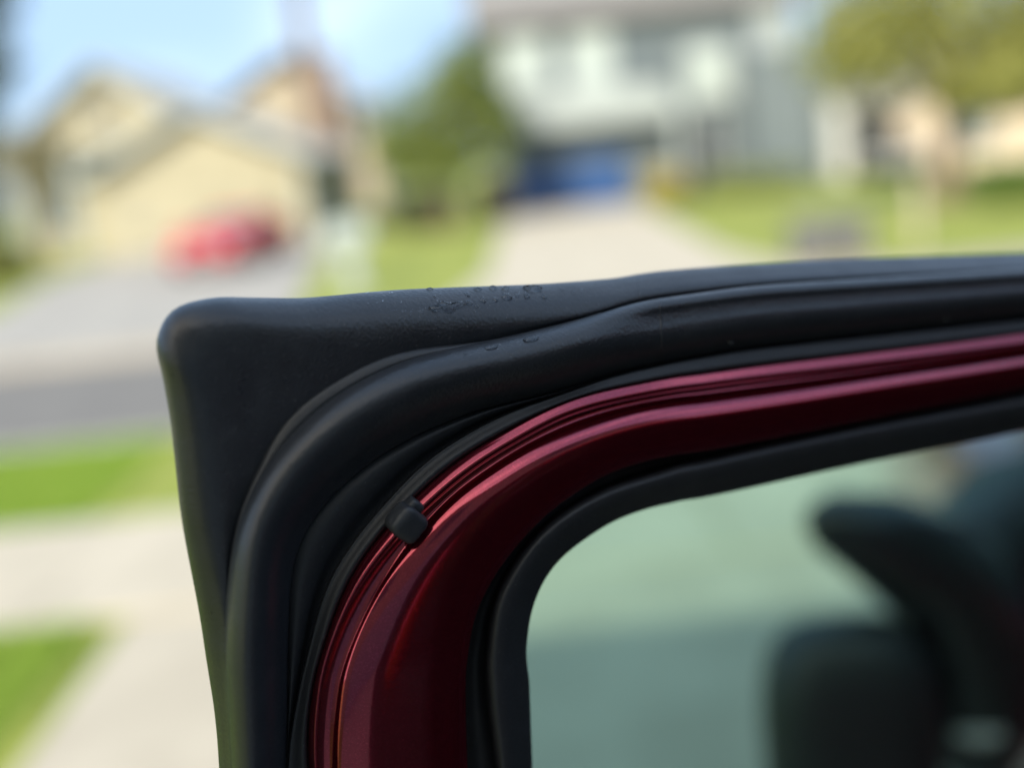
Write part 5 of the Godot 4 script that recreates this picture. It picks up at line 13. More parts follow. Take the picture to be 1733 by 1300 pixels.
const WINDOW_FRAME := [16, [-20.91, -418.85, -4, -18.14, -419.8, -4, -16.56, -420.2, -3.7, -15.11, -420.25, -2.8, -14.06, -420.03, -1.6, -13.23, -419.97, -0.9, -11.1, -420.24, 0.05, -8.56, -420.7, 0.9, -5.96, -421.27, 1.55, -2.52, -422.2, 2.05, 1.8, -423.54, 2.35, 7.84, -425.53, 2.5, 18.25, -429.19, 2.3, 26.54, -432.31, 1.7, 27.25, -432.99, 0.8, 28.69, -436.3, -5, -31.71, -238.85, -4, -28.94, -239.8, -4, -27.36, -240.2, -3.7, -25.91, -240.25, -2.8, -24.86, -240.03, -1.6, -24.03, -239.97, -0.9, -21.9, -240.24, 0.05, -19.36, -240.7, 0.9, -16.76, -241.27, 1.55, -13.32, -242.2, 2.05, -9, -243.54, 2.35, -2.96, -245.53, 2.5, 7.45, -249.19, 2.3, 15.74, -252.31, 1.7, 16.45, -252.99, 0.8, 17.89, -256.3, -5, -37.71, -138.85, -4, -34.94, -139.8, -4, -33.36, -140.2, -3.7, -31.91, -140.25, -2.8, -30.86, -140.03, -1.6, -30.03, -139.97, -0.9, -27.9, -140.24, 0.05, -25.36, -140.7, 0.9, -22.76, -141.27, 1.55, -19.32, -142.2, 2.05, -15, -143.54, 2.35, -8.96, -145.53, 2.5, 1.45, -149.19, 2.3, 9.74, -152.31, 1.7, 10.45, -152.99, 0.8, 11.89, -156.3, -5, -40.11, -98.85, -4, -37.34, -99.8, -4, -35.76, -100.2, -3.7, -34.31, -100.25, -2.8, -33.26, -100.03, -1.6, -32.43, -99.97, -0.9, -30.3, -100.24, 0.05, -27.76, -100.7, 0.9, -25.16, -101.27, 1.55, -21.72, -102.2, 2.05, -17.4, -103.54, 2.35, -11.36, -105.53, 2.5, -0.95, -109.19, 2.3, 7.34, -112.31, 1.7, 8.05, -112.99, 0.8, 9.49, -116.3, -5, -41.31, -78.85, -4, -38.54, -79.8, -4, -36.96, -80.2, -3.7, -35.51, -80.25, -2.8, -34.46, -80.03, -1.6, -33.63, -79.97, -0.9, -31.5, -80.24, 0.05, -28.96, -80.7, 0.9, -26.36, -81.27, 1.55, -22.92, -82.2, 2.05, -18.6, -83.54, 2.35, -12.56, -85.53, 2.5, -2.15, -89.19, 2.3, 6.14, -92.31, 1.7, 6.85, -92.99, 0.8, 8.29, -96.3, -5, -40.59, -71.16, -4, -37.78, -72.09, -4, -36.14, -72.5, -3.7, -34.63, -72.58, -2.8, -33.53, -72.39, -1.6, -32.66, -72.35, -0.9, -30.56, -72.61, 0.05, -28.04, -73.05, 0.9, -25.46, -73.61, 1.55, -22.04, -74.51, 2.05, -17.75, -75.79, 2.35, -11.75, -77.71, 2.5, -1.42, -81.24, 2.3, 6.82, -84.25, 1.7, 7.53, -84.9, 0.8, 8.99, -88.08, -5, -39.76, -64.53, -4, -36.93, -65.45, -4, -35.25, -65.86, -3.7, -33.7, -65.96, -2.8, -32.57, -65.79, -1.6, -31.68, -65.76, -0.9, -29.6, -66.01, 0.05, -27.11, -66.44, 0.9, -24.56, -66.97, 1.55, -21.18, -67.84, 2.05, -16.93, -69.08, 2.35, -10.99, -70.93, 2.5, -0.76, -74.33, 2.3, 7.39, -77.23, 1.7, 8.11, -77.86, 0.8, 9.57, -80.91, -5, -38.64, -58.04, -4, -35.79, -58.93, -4, -34.08, -59.34, -3.7, -32.51, -59.45, -2.8, -31.36, -59.3, -1.6, -30.46, -59.28, -0.9, -28.41, -59.52, 0.05, -25.96, -59.93, 0.9, -23.46, -60.44, 1.55, -20.13, -61.27, 2.05, -15.95, -62.46, 2.35, -10.1, -64.23, 2.5, -0.03, -67.48, 2.3, 7.99, -70.26, 1.7, 8.71, -70.87, 0.8, 10.19, -73.81, -5, -37.01, -50.76, -4, -34.14, -51.63, -4, -32.41, -52.03, -3.7, -30.81, -52.15, -2.8, -29.65, -52.02, -1.6, -28.73, -52.02, -0.9, -26.74, -52.24, 0.05, -24.35, -52.62, 0.9, -21.91, -53.1, 1.55, -18.66, -53.88, 2.05, -14.58, -55.01, 2.35, -8.87, -56.68, 2.5, 0.97, -59.76, 2.3, 8.8, -62.38, 1.7, 9.51, -62.96, 0.8, 11.01, -65.77, -5, -35.02, -43.61, -4, -32.13, -44.46, -4, -30.36, -44.87, -3.7, -28.73, -45, -2.8, -27.54, -44.89, -1.6, -26.6, -44.9, -0.9, -24.68, -45.1, 0.05, -22.38, -45.45, 0.9, -20.01, -45.9, 1.55, -16.87, -46.63, 2.05, -12.91, -47.68, 2.35, -7.37, -49.25, 2.5, 2.17, -52.14, 2.3, 9.74, -54.6, 1.7, 10.46, -55.16, 0.8, 11.98, -57.83, -5, -32.87, -38.14, -4, -29.98, -39.13, -4, -28.18, -39.64, -3.7, -26.52, -39.89, -2.8, -25.32, -39.88, -1.6, -24.37, -39.96, -0.9, -22.54, -40.25, 0.05, -20.34, -40.7, 0.9, -18.08, -41.25, 1.55, -15.08, -42.11, 2.05, -11.28, -43.3, 2.35, -5.98, -45.07, 2.5, 3.17, -48.29, 2.3, 10.43, -50.99, 1.7, 11.15, -51.56, 0.8, 12.68, -54.14, -5, -30.33, -32.95, -4, -27.44, -34.08, -4, -25.63, -34.7, -3.7, -23.96, -35.06, -2.8, -22.76, -35.15, -1.6, -21.8, -35.29, -0.9, -20.08, -35.66, 0.05, -18, -36.21, 0.9, -15.85, -36.84, 1.55, -12.99, -37.8, 2.05, -9.38, -39.13, 2.35, -4.33, -41.07, 2.5, 4.4, -44.56, 2.3, 11.31, -47.47, 1.7, 12.03, -48.05, 0.8, 13.58, -50.54, -5, -27.46, -28.04, -4, -24.6, -29.31, -4, -22.81, -30.01, -3.7, -21.17, -30.48, -2.8, -19.98, -30.65, -1.6, -19.05, -30.86, -0.9, -17.43, -31.3, 0.05, -15.47, -31.92, 0.9, -13.45, -32.63, 1.55, -10.75, -33.68, 2.05, -7.33, -35.11, 2.35, -2.54, -37.19, 2.5, 5.73, -40.93, 2.3, 12.27, -44.01, 1.7, 12.99, -44.59, 0.8, 14.56, -47, -5, -24.31, -23.41, -4, -21.5, -24.8, -4, -19.77, -25.58, -3.7, -18.19, -26.13, -2.8, -17.07, -26.37, -1.6, -16.17, -26.63, -0.9, -14.66, -27.13, 0.05, -12.83, -27.81, 0.9, -10.94, -28.58, 1.55, -8.4, -29.71, 2.05, -5.18, -31.23, 2.35, -0.66, -33.43, 2.5, 7.14, -37.36, 2.3, 13.3, -40.57, 1.7, 14.01, -41.16, 0.8, 15.62, -43.48, -5, -20.88, -19.07, -4, -18.16, -20.57, -4, -16.52, -21.4, -3.7, -15.05, -22, -2.8, -14.01, -22.3, -1.6, -13.17, -22.6, -0.9, -11.78, -23.14, 0.05, -10.07, -23.89, 0.9, -8.31, -24.71, 1.55, -5.92, -25.9, 2.05, -2.9, -27.5, 2.35, 1.35, -29.8, 2.5, 8.7, -33.89, 2.3, 14.49, -37.22, 1.7, 15.2, -37.81, 0.8, 16.84, -40.05, -5, -17.21, -15.02, -4, -14.59, -16.62, -4, -13.07, -17.48, -3.7, -11.72, -18.12, -2.8, -10.79, -18.44, -1.6, -10.03, -18.77, -0.9, -8.74, -19.36, 0.05, -7.16, -20.15, 0.9, -5.51, -21.02, 1.55, -3.27, -22.28, 2.05, -0.43, -23.94, 2.35, 3.57, -26.34, 2.5, 10.49, -30.57, 2.3, 15.95, -33.99, 1.7, 16.65, -34.6, 0.8, 18.32, -36.75, -5, -13.32, -11.28, -4, -10.8, -12.95, -4, -9.42, -13.82, -3.7, -8.21, -14.47, -2.8, -7.4, -14.82, -1.6, -6.73, -15.15, -0.9, -5.54, -15.79, 0.05, -4.06, -16.63, 0.9, -2.52, -17.55, 1.55, -0.43, -18.86, 2.05, 2.24, -20.59, 2.35, 6.01, -23.06, 2.5, 12.54, -27.44, 2.3, 17.68, -30.94, 1.7, 18.38, -31.56, 0.8, 20.1, -33.63, -5, -9.25, -7.81, -4, -6.85, -9.55, -4, -5.6, -10.41, -3.7, -4.55, -11.07, -2.8, -3.86, -11.42, -1.6, -3.28, -11.75, -0.9, -2.17, -12.43, 0.05, -0.81, -13.32, 0.9, 0.63, -14.28, 1.55, 2.59, -15.64, 2.05, 5.1, -17.43, 2.35, 8.65, -19.98, 2.5, 14.81, -24.48, 2.3, 19.66, -28.07, 1.7, 20.36, -28.69, 0.8, 22.12, -30.69, -5, -5.06, -4.59, -4, -2.77, -6.39, -4, -1.67, -7.24, -3.7, -0.75, -7.88, -2.8, -0.18, -8.23, -1.6, 0.31, -8.56, -0.9, 1.32, -9.28, 0.05, 2.58, -10.21, 0.9, 3.92, -11.2, 1.55, 5.75, -12.61, 2.05, 8.11, -14.45, 2.35, 11.45, -17.08, 2.5, 17.26, -21.68, 2.3, 21.82, -25.34, 1.7, 22.52, -25.97, 0.8, 24.33, -27.9, -5, -0.81, -1.56, -4, 1.36, -3.42, -4, 2.34, -4.25, -3.7, 3.12, -4.88, -2.8, 3.58, -5.23, -1.6, 3.99, -5.55, -0.9, 4.92, -6.3, 0.05, 6.08, -7.26, 0.9, 7.31, -8.29, 1.55, 9.02, -9.74, 2.05, 11.23, -11.63, 2.35, 14.37, -14.32, 2.5, 19.83, -19.02, 2.3, 24.13, -22.75, 1.7, 24.82, -23.38, 0.8, 26.69, -25.24, -5, 3.47, 1.32, -4, 5.52, -0.6, -4, 6.39, -1.41, -3.7, 7.05, -2.03, -2.8, 7.41, -2.37, -1.6, 7.75, -2.68, -0.9, 8.58, -3.47, 0.05, 9.65, -4.46, 0.9, 10.79, -5.53, 1.55, 12.38, -7.02, 2.05, 14.45, -8.95, 2.35, 17.39, -11.7, 2.5, 22.53, -16.5, 2.3, 26.57, -20.27, 1.7, 27.26, -20.91, 0.8, 29.19, -22.71, -5, 7.78, 4.04, -4, 9.72, 2.07, -4, 10.49, 1.27, -3.7, 11.04, 0.67, -2.8, 11.31, 0.34, -1.6, 11.58, 0.03, -0.9, 12.34, -0.78, 0.05, 13.31, -1.81, 0.9, 14.36, -2.91, 1.55, 15.84, -4.44, 2.05, 17.77, -6.41, 2.35, 20.52, -9.21, 2.5, 25.35, -14.1, 2.3, 29.15, -17.94, 1.7, 29.84, -18.58, 0.8, 31.83, -20.32, -5, 12.15, 6.61, -4, 13.99, 4.57, -4, 14.69, 3.78, -3.7, 15.16, 3.17, -2.8, 15.35, 2.83, -1.6, 15.57, 2.52, -0.9, 16.24, 1.68, 0.05, 17.12, 0.62, 0.9, 18.07, -0.5, 1.55, 19.43, -2.05, 2.05, 21.23, -4.06, 2.35, 23.79, -6.9, 2.5, 28.29, -11.85, 2.3, 31.85, -15.72, 1.7, 32.53, -16.37, 0.8, 34.59, -18.05, -5, 16.61, 8.98, -4, 18.37, 6.87, -4, 19.02, 6.05, -3.7, 19.43, 5.41, -2.8, 19.57, 5.04, -1.6, 19.76, 4.71, -0.9, 20.33, 3.86, 0.05, 21.11, 2.8, 0.9, 21.96, 1.67, 1.55, 23.2, 0.1, 2.05, 24.83, -1.91, 2.35, 27.19, -4.76, 2.5, 31.35, -9.72, 2.3, 34.64, -13.58, 1.7, 35.31, -14.24, 0.8, 37.44, -15.86, -5, 21.18, 11.16, -4, 22.86, 8.97, -4, 23.47, 8.1, -3.7, 23.84, 7.41, -2.8, 23.94, 7.01, -1.6, 24.09, 6.64, -0.9, 24.58, 5.8, 0.05, 25.24, 4.73, 0.9, 25.99, 3.6, 1.55, 27.09, 2.05, 2.05, 28.57, 0.05, 2.35, 30.7, -2.79, 2.5, 34.49, -7.71, 2.3, 37.5, -11.52, 1.7, 38.17, -12.18, 0.8, 40.37, -13.75, -5, 25.84, 13.15, -4, 27.42, 10.89, -4, 27.99, 9.98, -3.7, 28.31, 9.26, -2.8, 28.36, 8.82, -1.6, 28.48, 8.43, -0.9, 28.87, 7.59, 0.05, 29.43, 6.53, 0.9, 30.08, 5.41, 1.55, 31.05, 3.87, 2.05, 32.37, 1.88, 2.35, 34.3, -0.93, 2.5, 37.74, -5.81, 2.3, 40.49, -9.57, 1.7, 41.15, -10.23, 0.8, 43.43, -11.76, -5, 30.58, 14.97, -4, 32.06, 12.65, -4, 32.56, 11.73, -3.7, 32.81, 10.99, -2.8, 32.8, 10.54, -1.6, 32.88, 10.15, -0.9, 33.19, 9.3, 0.05, 33.65, 8.24, 0.9, 34.2, 7.12, 1.55, 35.06, 5.58, 2.05, 36.24, 3.6, 2.35, 37.98, 0.8, 2.5, 41.11, -4.05, 2.3, 43.62, -7.77, 1.7, 44.27, -8.44, 0.8, 46.63, -9.92, -5, 35.4, 16.64, -4, 36.76, 14.27, -4, 37.2, 13.35, -3.7, 37.38, 12.61, -2.8, 37.3, 12.15, -1.6, 37.34, 11.76, -0.9, 37.56, 10.91, 0.05, 37.93, 9.84, 0.9, 38.4, 8.72, 1.55, 39.14, 7.18, 2.05, 40.19, 5.2, 2.35, 41.76, 2.41, 2.5, 44.59, -2.43, 2.3, 46.89, -6.13, 1.7, 47.53, -6.81, 0.8, 49.97, -8.24, -5, 40.27, 18.19, -4, 41.52, 15.77, -4, 41.91, 14.84, -3.7, 42.02, 14.07, -2.8, 41.89, 13.6, -1.6, 41.89, 13.19, -0.9, 42.03, 12.33, 0.05, 42.31, 11.27, 0.9, 42.69, 10.15, 1.55, 43.33, 8.62, 2.05, 44.25, 6.64, 2.35, 45.64, 3.86, 2.5, 48.19, -0.95, 2.3, 50.27, -4.62, 1.7, 50.9, -5.3, 0.8, 53.43, -6.7, -5, 45.2, 19.66, -4, 46.34, 17.17, -4, 46.69, 16.19, -3.7, 46.76, 15.37, -2.8, 46.58, 14.85, -1.6, 46.55, 14.41, -0.9, 46.61, 13.57, 0.05, 46.8, 12.51, 0.9, 47.09, 11.4, 1.55, 47.62, 9.88, 2.05, 48.41, 7.93, 2.35, 49.63, 5.17, 2.5, 51.88, 0.41, 2.3, 53.75, -3.2, 1.7, 54.38, -3.89, 0.8, 56.99, -5.25, -5, 50.21, 21.02, -4, 51.25, 18.45, -4, 51.57, 17.39, -3.7, 51.59, 16.5, -2.8, 51.37, 15.93, -1.6, 51.31, 15.44, -0.9, 51.29, 14.61, 0.05, 51.39, 13.57, 0.9, 51.59, 12.48, 1.55, 52, 10.98, 2.05, 52.67, 9.05, 2.35, 53.71, 6.34, 2.5, 55.68, 1.65, 2.3, 57.34, -1.89, 1.7, 57.95, -2.58, 0.8, 60.66, -3.9, -5, 55.36, 22.14, -4, 56.29, 19.5, -4, 56.55, 18.39, -3.7, 56.52, 17.45, -2.8, 56.25, 16.82, -1.6, 56.15, 16.3, -0.9, 56.05, 15.49, 0.05, 56.06, 14.47, 0.9, 56.17, 13.39, 1.55, 56.49, 11.92, 2.05, 57.03, 10.03, 2.35, 57.9, 7.37, 2.5, 59.59, 2.76, 2.3, 61.05, -0.7, 1.7, 61.65, -1.39, 0.8, 64.46, -2.69, -5, 60.67, 22.94, -4, 61.46, 20.27, -4, 61.66, 19.14, -3.7, 61.56, 18.18, -2.8, 61.22, 17.54, -1.6, 61.08, 17.01, -0.9, 60.9, 16.21, 0.05, 60.83, 15.21, 0.9, 60.85, 14.16, 1.55, 61.06, 12.71, 2.05, 61.48, 10.85, 2.35, 62.19, 8.23, 2.5, 63.62, 3.71, 2.3, 64.89, 0.32, 1.7, 65.48, -0.37, 0.8, 68.39, -1.65, -5, 66.1, 23.45, -4, 66.75, 20.77, -4, 66.88, 19.67, -3.7, 66.69, 18.73, -2.8, 66.28, 18.1, -1.6, 66.08, 17.59, -0.9, 65.83, 16.8, 0.05, 65.67, 15.81, 0.9, 65.62, 14.77, 1.55, 65.74, 13.34, 2.05, 66.04, 11.51, 2.35, 66.6, 8.93, 2.5, 67.77, 4.47, 2.3, 68.86, 1.13, 1.7, 69.45, 0.44, 0.8, 72.45, -0.82, -5, 71.62, 23.76, -4, 72.13, 21.08, -4, 72.18, 20.02, -3.7, 71.91, 19.11, -2.8, 71.43, 18.52, -1.6, 71.17, 18.02, -0.9, 70.85, 17.24, 0.05, 70.61, 16.26, 0.9, 70.49, 15.23, 1.55, 70.51, 13.82, 2.05, 70.7, 12, 2.35, 71.11, 9.44, 2.5, 72.04, 5.02, 2.3, 72.96, 1.73, 1.7, 73.54, 1.03, 0.8, 76.65, -0.21, -5, 77.23, 23.92, -4, 77.59, 21.25, -4, 77.57, 20.22, -3.7, 77.22, 19.35, -2.8, 76.66, 18.79, -1.6, 76.36, 18.31, -0.9, 75.96, 17.53, 0.05, 75.65, 16.56, 0.9, 75.45, 15.53, 1.55, 75.37, 14.12, 2.05, 75.46, 12.31, 2.35, 75.73, 9.77, 2.5, 76.43, 5.37, 2.3, 77.18, 2.1, 1.7, 77.75, 1.4, 0.8, 80.97, 0.17, -5, 82.93, 23.96, -4, 83.14, 21.29, -4, 83.06, 20.29, -3.7, 82.62, 19.44, -2.8, 82, 18.89, -1.6, 81.65, 18.43, -0.9, 81.18, 17.66, 0.05, 80.79, 16.68, 0.9, 80.51, 15.66, 1.55, 80.34, 14.25, 2.05, 80.32, 12.45, 2.35, 80.45, 9.91, 2.5, 80.91, 5.53, 2.3, 81.51, 2.27, 1.7, 82.06, 1.57, 0.8, 85.39, 0.35, -5, 88.72, 23.88, -4, 88.79, 21.22, -4, 88.64, 20.22, -3.7, 88.13, 19.37, -2.8, 87.44, 18.83, -1.6, 87.04, 18.38, -0.9, 86.51, 17.6, 0.05, 86.03, 16.63, 0.9, 85.68, 15.61, 1.55, 85.42, 14.21, 2.05, 85.29, 12.41, 2.35, 85.26, 9.88, 2.5, 85.49, 5.52, 2.3, 85.93, 2.27, 1.7, 86.47, 1.58, 0.8, 89.91, 0.35, -5, 94.64, 23.71, -4, 94.56, 21.04, -4, 94.34, 20.03, -3.7, 93.76, 19.18, -2.8, 93, 18.63, -1.6, 92.55, 18.16, -0.9, 91.94, 17.39, 0.05, 91.38, 16.43, 0.9, 90.95, 15.42, 1.55, 90.59, 14.03, 2.05, 90.35, 12.24, 2.35, 90.18, 9.73, 2.5, 90.17, 5.39, 2.3, 90.44, 2.17, 1.7, 90.98, 1.47, 0.8, 94.53, 0.24, -5, 100.7, 23.44, -4, 100.46, 20.76, -4, 100.17, 19.74, -3.7, 99.51, 18.87, -2.8, 98.67, 18.31, -1.6, 98.17, 17.84, -0.9, 97.49, 17.08, 0.05, 96.85, 16.13, 0.9, 96.34, 15.13, 1.55, 95.89, 13.75, 2.05, 95.53, 11.98, 2.35, 95.21, 9.5, 2.5, 94.96, 5.2, 2.3, 95.07, 2.02, 1.7, 95.59, 1.33, 0.8, 99.26, 0.09, -5, 108.99, 22.83, -4, 108.76, 20.11, -4, 108.47, 19.06, -3.7, 107.78, 18.16, -2.8, 106.92, 17.58, -1.6, 106.4, 17.09, -0.9, 105.7, 16.34, 0.05, 105.04, 15.39, 0.9, 104.52, 14.39, 1.55, 104.06, 13.01, 2.05, 103.7, 11.25, 2.35, 103.39, 8.76, 2.5, 103.16, 4.47, 2.3, 103.29, 1.28, 1.7, 103.84, 0.59, 0.8, 107.65, -0.66, -5, 117.44, 22.32, -4, 117.22, 19.57, -4, 116.92, 18.5, -3.7, 116.21, 17.59, -2.8, 115.32, 16.99, -1.6, 114.79, 16.5, -0.9, 114.06, 15.75, 0.05, 113.39, 14.81, 0.9, 112.85, 13.82, 1.55, 112.39, 12.45, 2.05, 112.03, 10.7, 2.35, 111.73, 8.23, 2.5, 111.51, 3.96, 2.3, 111.67, 0.8, 1.7, 112.24, 0.1, 0.8, 116.21, -1.15, -5, 127.28, 21.68, -4, 127.06, 18.92, -4, 126.76, 17.85, -3.7, 126.03, 16.95, -2.8, 125.11, 16.36, -1.6, 124.56, 15.87, -0.9, 123.81, 15.13, 0.05, 123.12, 14.21, 0.9, 122.57, 13.24, 1.55, 122.1, 11.9, 2.05, 121.74, 10.17, 2.35, 121.44, 7.73, 2.5, 121.25, 3.52, 2.3, 121.45, 0.41, 1.7, 122.05, -0.29, 0.8, 126.18, -1.54, -5, 139.84, 20.73, -4, 139.64, 17.97, -4, 139.33, 16.95, -3.7, 138.58, 16.09, -2.8, 137.62, 15.53, -1.6, 137.05, 15.07, -0.9, 136.27, 14.36, 0.05, 135.55, 13.46, 0.9, 134.98, 12.51, 1.55, 134.5, 11.2, 2.05, 134.15, 9.5, 2.35, 133.86, 7.11, 2.5, 133.71, 2.98, 2.3, 133.94, -0.06, 1.7, 134.58, -0.77, 0.8, 138.93, -2.02, -5, 155.34, 19.55, -4, 155.15, 16.8, -4, 154.85, 15.85, -3.7, 154.06, 15.07, -2.8, 153.06, 14.58, -1.6, 152.46, 14.16, -0.9, 151.64, 13.47, 0.05, 150.9, 12.61, 0.9, 150.31, 11.68, 1.55, 149.82, 10.41, 2.05, 149.46, 8.76, 2.35, 149.18, 6.43, 2.5, 149.07, 2.4, 2.3, 149.36, -0.56, 1.7, 150.04, -1.28, 0.8, 154.66, -2.53, -5, 174.04, 18.22, -4, 173.88, 15.48, -4, 173.57, 14.61, -3.7, 172.75, 13.92, -2.8, 171.68, 13.5, -1.6, 171.06, 13.13, -0.9, 170.19, 12.47, 0.05, 169.41, 11.64, 0.9, 168.79, 10.75, 1.55, 168.29, 9.52, 2.05, 167.93, 7.92, 2.35, 167.66, 5.66, 2.5, 167.6, 1.74, 2.3, 167.95, -1.11, 1.7, 168.68, -1.84, 0.8, 173.63, -3.09, -5, 196.29, 16.77, -4, 196.14, 14.01, -4, 195.82, 13.22, -3.7, 194.95, 12.59, -2.8, 193.82, 12.22, -1.6, 193.15, 11.9, -0.9, 192.24, 11.28, 0.05, 191.41, 10.48, 0.9, 190.76, 9.63, 1.55, 190.23, 8.45, 2.05, 189.87, 6.91, 2.35, 189.62, 4.73, 2.5, 189.61, 0.94, 2.3, 190.03, -1.8, 1.7, 190.83, -2.54, 0.8, 196.16, -3.78, -5, 222.47, 15.05, -4, 222.35, 12.27, -4, 222.02, 11.52, -3.7, 221.09, 10.95, -2.8, 219.87, 10.63, -1.6, 219.16, 10.33, -0.9, 218.18, 9.75, 0.05, 217.29, 9.01, 0.9, 216.6, 8.2, 1.55, 216.06, 7.07, 2.05, 215.69, 5.6, 2.35, 215.46, 3.51, 2.5, 215.51, -0.13, 2.3, 216, -2.74, 1.7, 216.88, -3.5, 0.8, 222.66, -4.74, -5, 249.97, 13.38, -4, 249.89, 10.57, -4, 249.54, 9.87, -3.7, 248.55, 9.35, -2.8, 247.24, 9.07, -1.6, 246.47, 8.81, -0.9, 245.42, 8.28, 0.05, 244.48, 7.58, 0.9, 243.75, 6.82, 1.55, 243.18, 5.76, 2.05, 242.81, 4.36, 2.35, 242.58, 2.37, 2.5, 242.7, -1.1, 2.3, 243.27, -3.56, 1.7, 244.23, -4.33, 0.8, 250.48, -5.57, -5, 278.9, 11.68, -4, 278.84, 8.84, -4, 278.48, 8.2, -3.7, 277.42, 7.73, -2.8, 276.01, 7.5, -1.6, 275.19, 7.28, -0.9, 274.07, 6.79, 0.05, 273.07, 6.15, 0.9, 272.29, 5.45, 1.55, 271.69, 4.45, 2.05, 271.31, 3.14, 2.35, 271.1, 1.26, 2.5, 271.27, -2.01, 2.3, 271.93, -4.32, 1.7, 272.97, -5.1, 0.8, 279.72, -6.34, -5, 308.85, 9.96, -4, 308.79, 7.12, -4, 308.43, 6.48, -3.7, 307.37, 6.01, -2.8, 305.96, 5.79, -1.6, 305.14, 5.56, -0.9, 304.02, 5.07, 0.05, 303.02, 4.43, 0.9, 302.24, 3.74, 1.55, 301.64, 2.74, 2.05, 301.26, 1.42, 2.35, 301.05, -0.45, 2.5, 301.22, -3.73, 2.3, 301.88, -6.03, 1.7, 302.92, -6.82, 0.8, 309.67, -8.05, -5, 378.73, 4.46, -4, 378.68, 1.62, -4, 378.32, 0.97, -3.7, 377.26, 0.51, -2.8, 375.85, 0.28, -1.6, 375.03, 0.06, -0.9, 373.91, -0.43, 0.05, 372.9, -1.07, 0.9, 372.13, -1.77, 1.55, 371.53, -2.77, 2.05, 371.15, -4.08, 2.35, 370.94, -5.96, 2.5, 371.11, -9.23, 2.3, 371.77, -11.54, 1.7, 372.8, -12.32, 0.8, 379.56, -13.56, -5, 518.5, -11.05, -4, 518.45, -13.89, -4, 518.09, -14.53, -3.7, 517.03, -15, -2.8, 515.62, -15.23, -1.6, 514.8, -15.45, -0.9, 513.68, -15.94, 0.05, 512.67, -16.58, 0.9, 511.9, -17.28, 1.55, 511.3, -18.28, 2.05, 510.92, -19.59, 2.35, 510.71, -21.47, 2.5, 510.88, -24.74, 2.3, 511.54, -27.05, 1.7, 512.57, -27.83, 0.8, 519.33, -29.07, -5, 698.21, -42.35, -4, 698.16, -45.19, -4, 697.79, -45.83, -3.7, 696.73, -46.3, -2.8, 695.33, -46.52, -1.6, 694.5, -46.75, -0.9, 693.38, -47.24, 0.05, 692.38, -47.88, 0.9, 691.6, -48.58, 1.55, 691, -49.57, 2.05, 690.63, -50.89, 2.35, 690.41, -52.76, 2.5, 690.59, -56.04, 2.3, 691.24, -58.34, 1.7, 692.28, -59.13, 0.8, 699.03, -60.37, -5]]
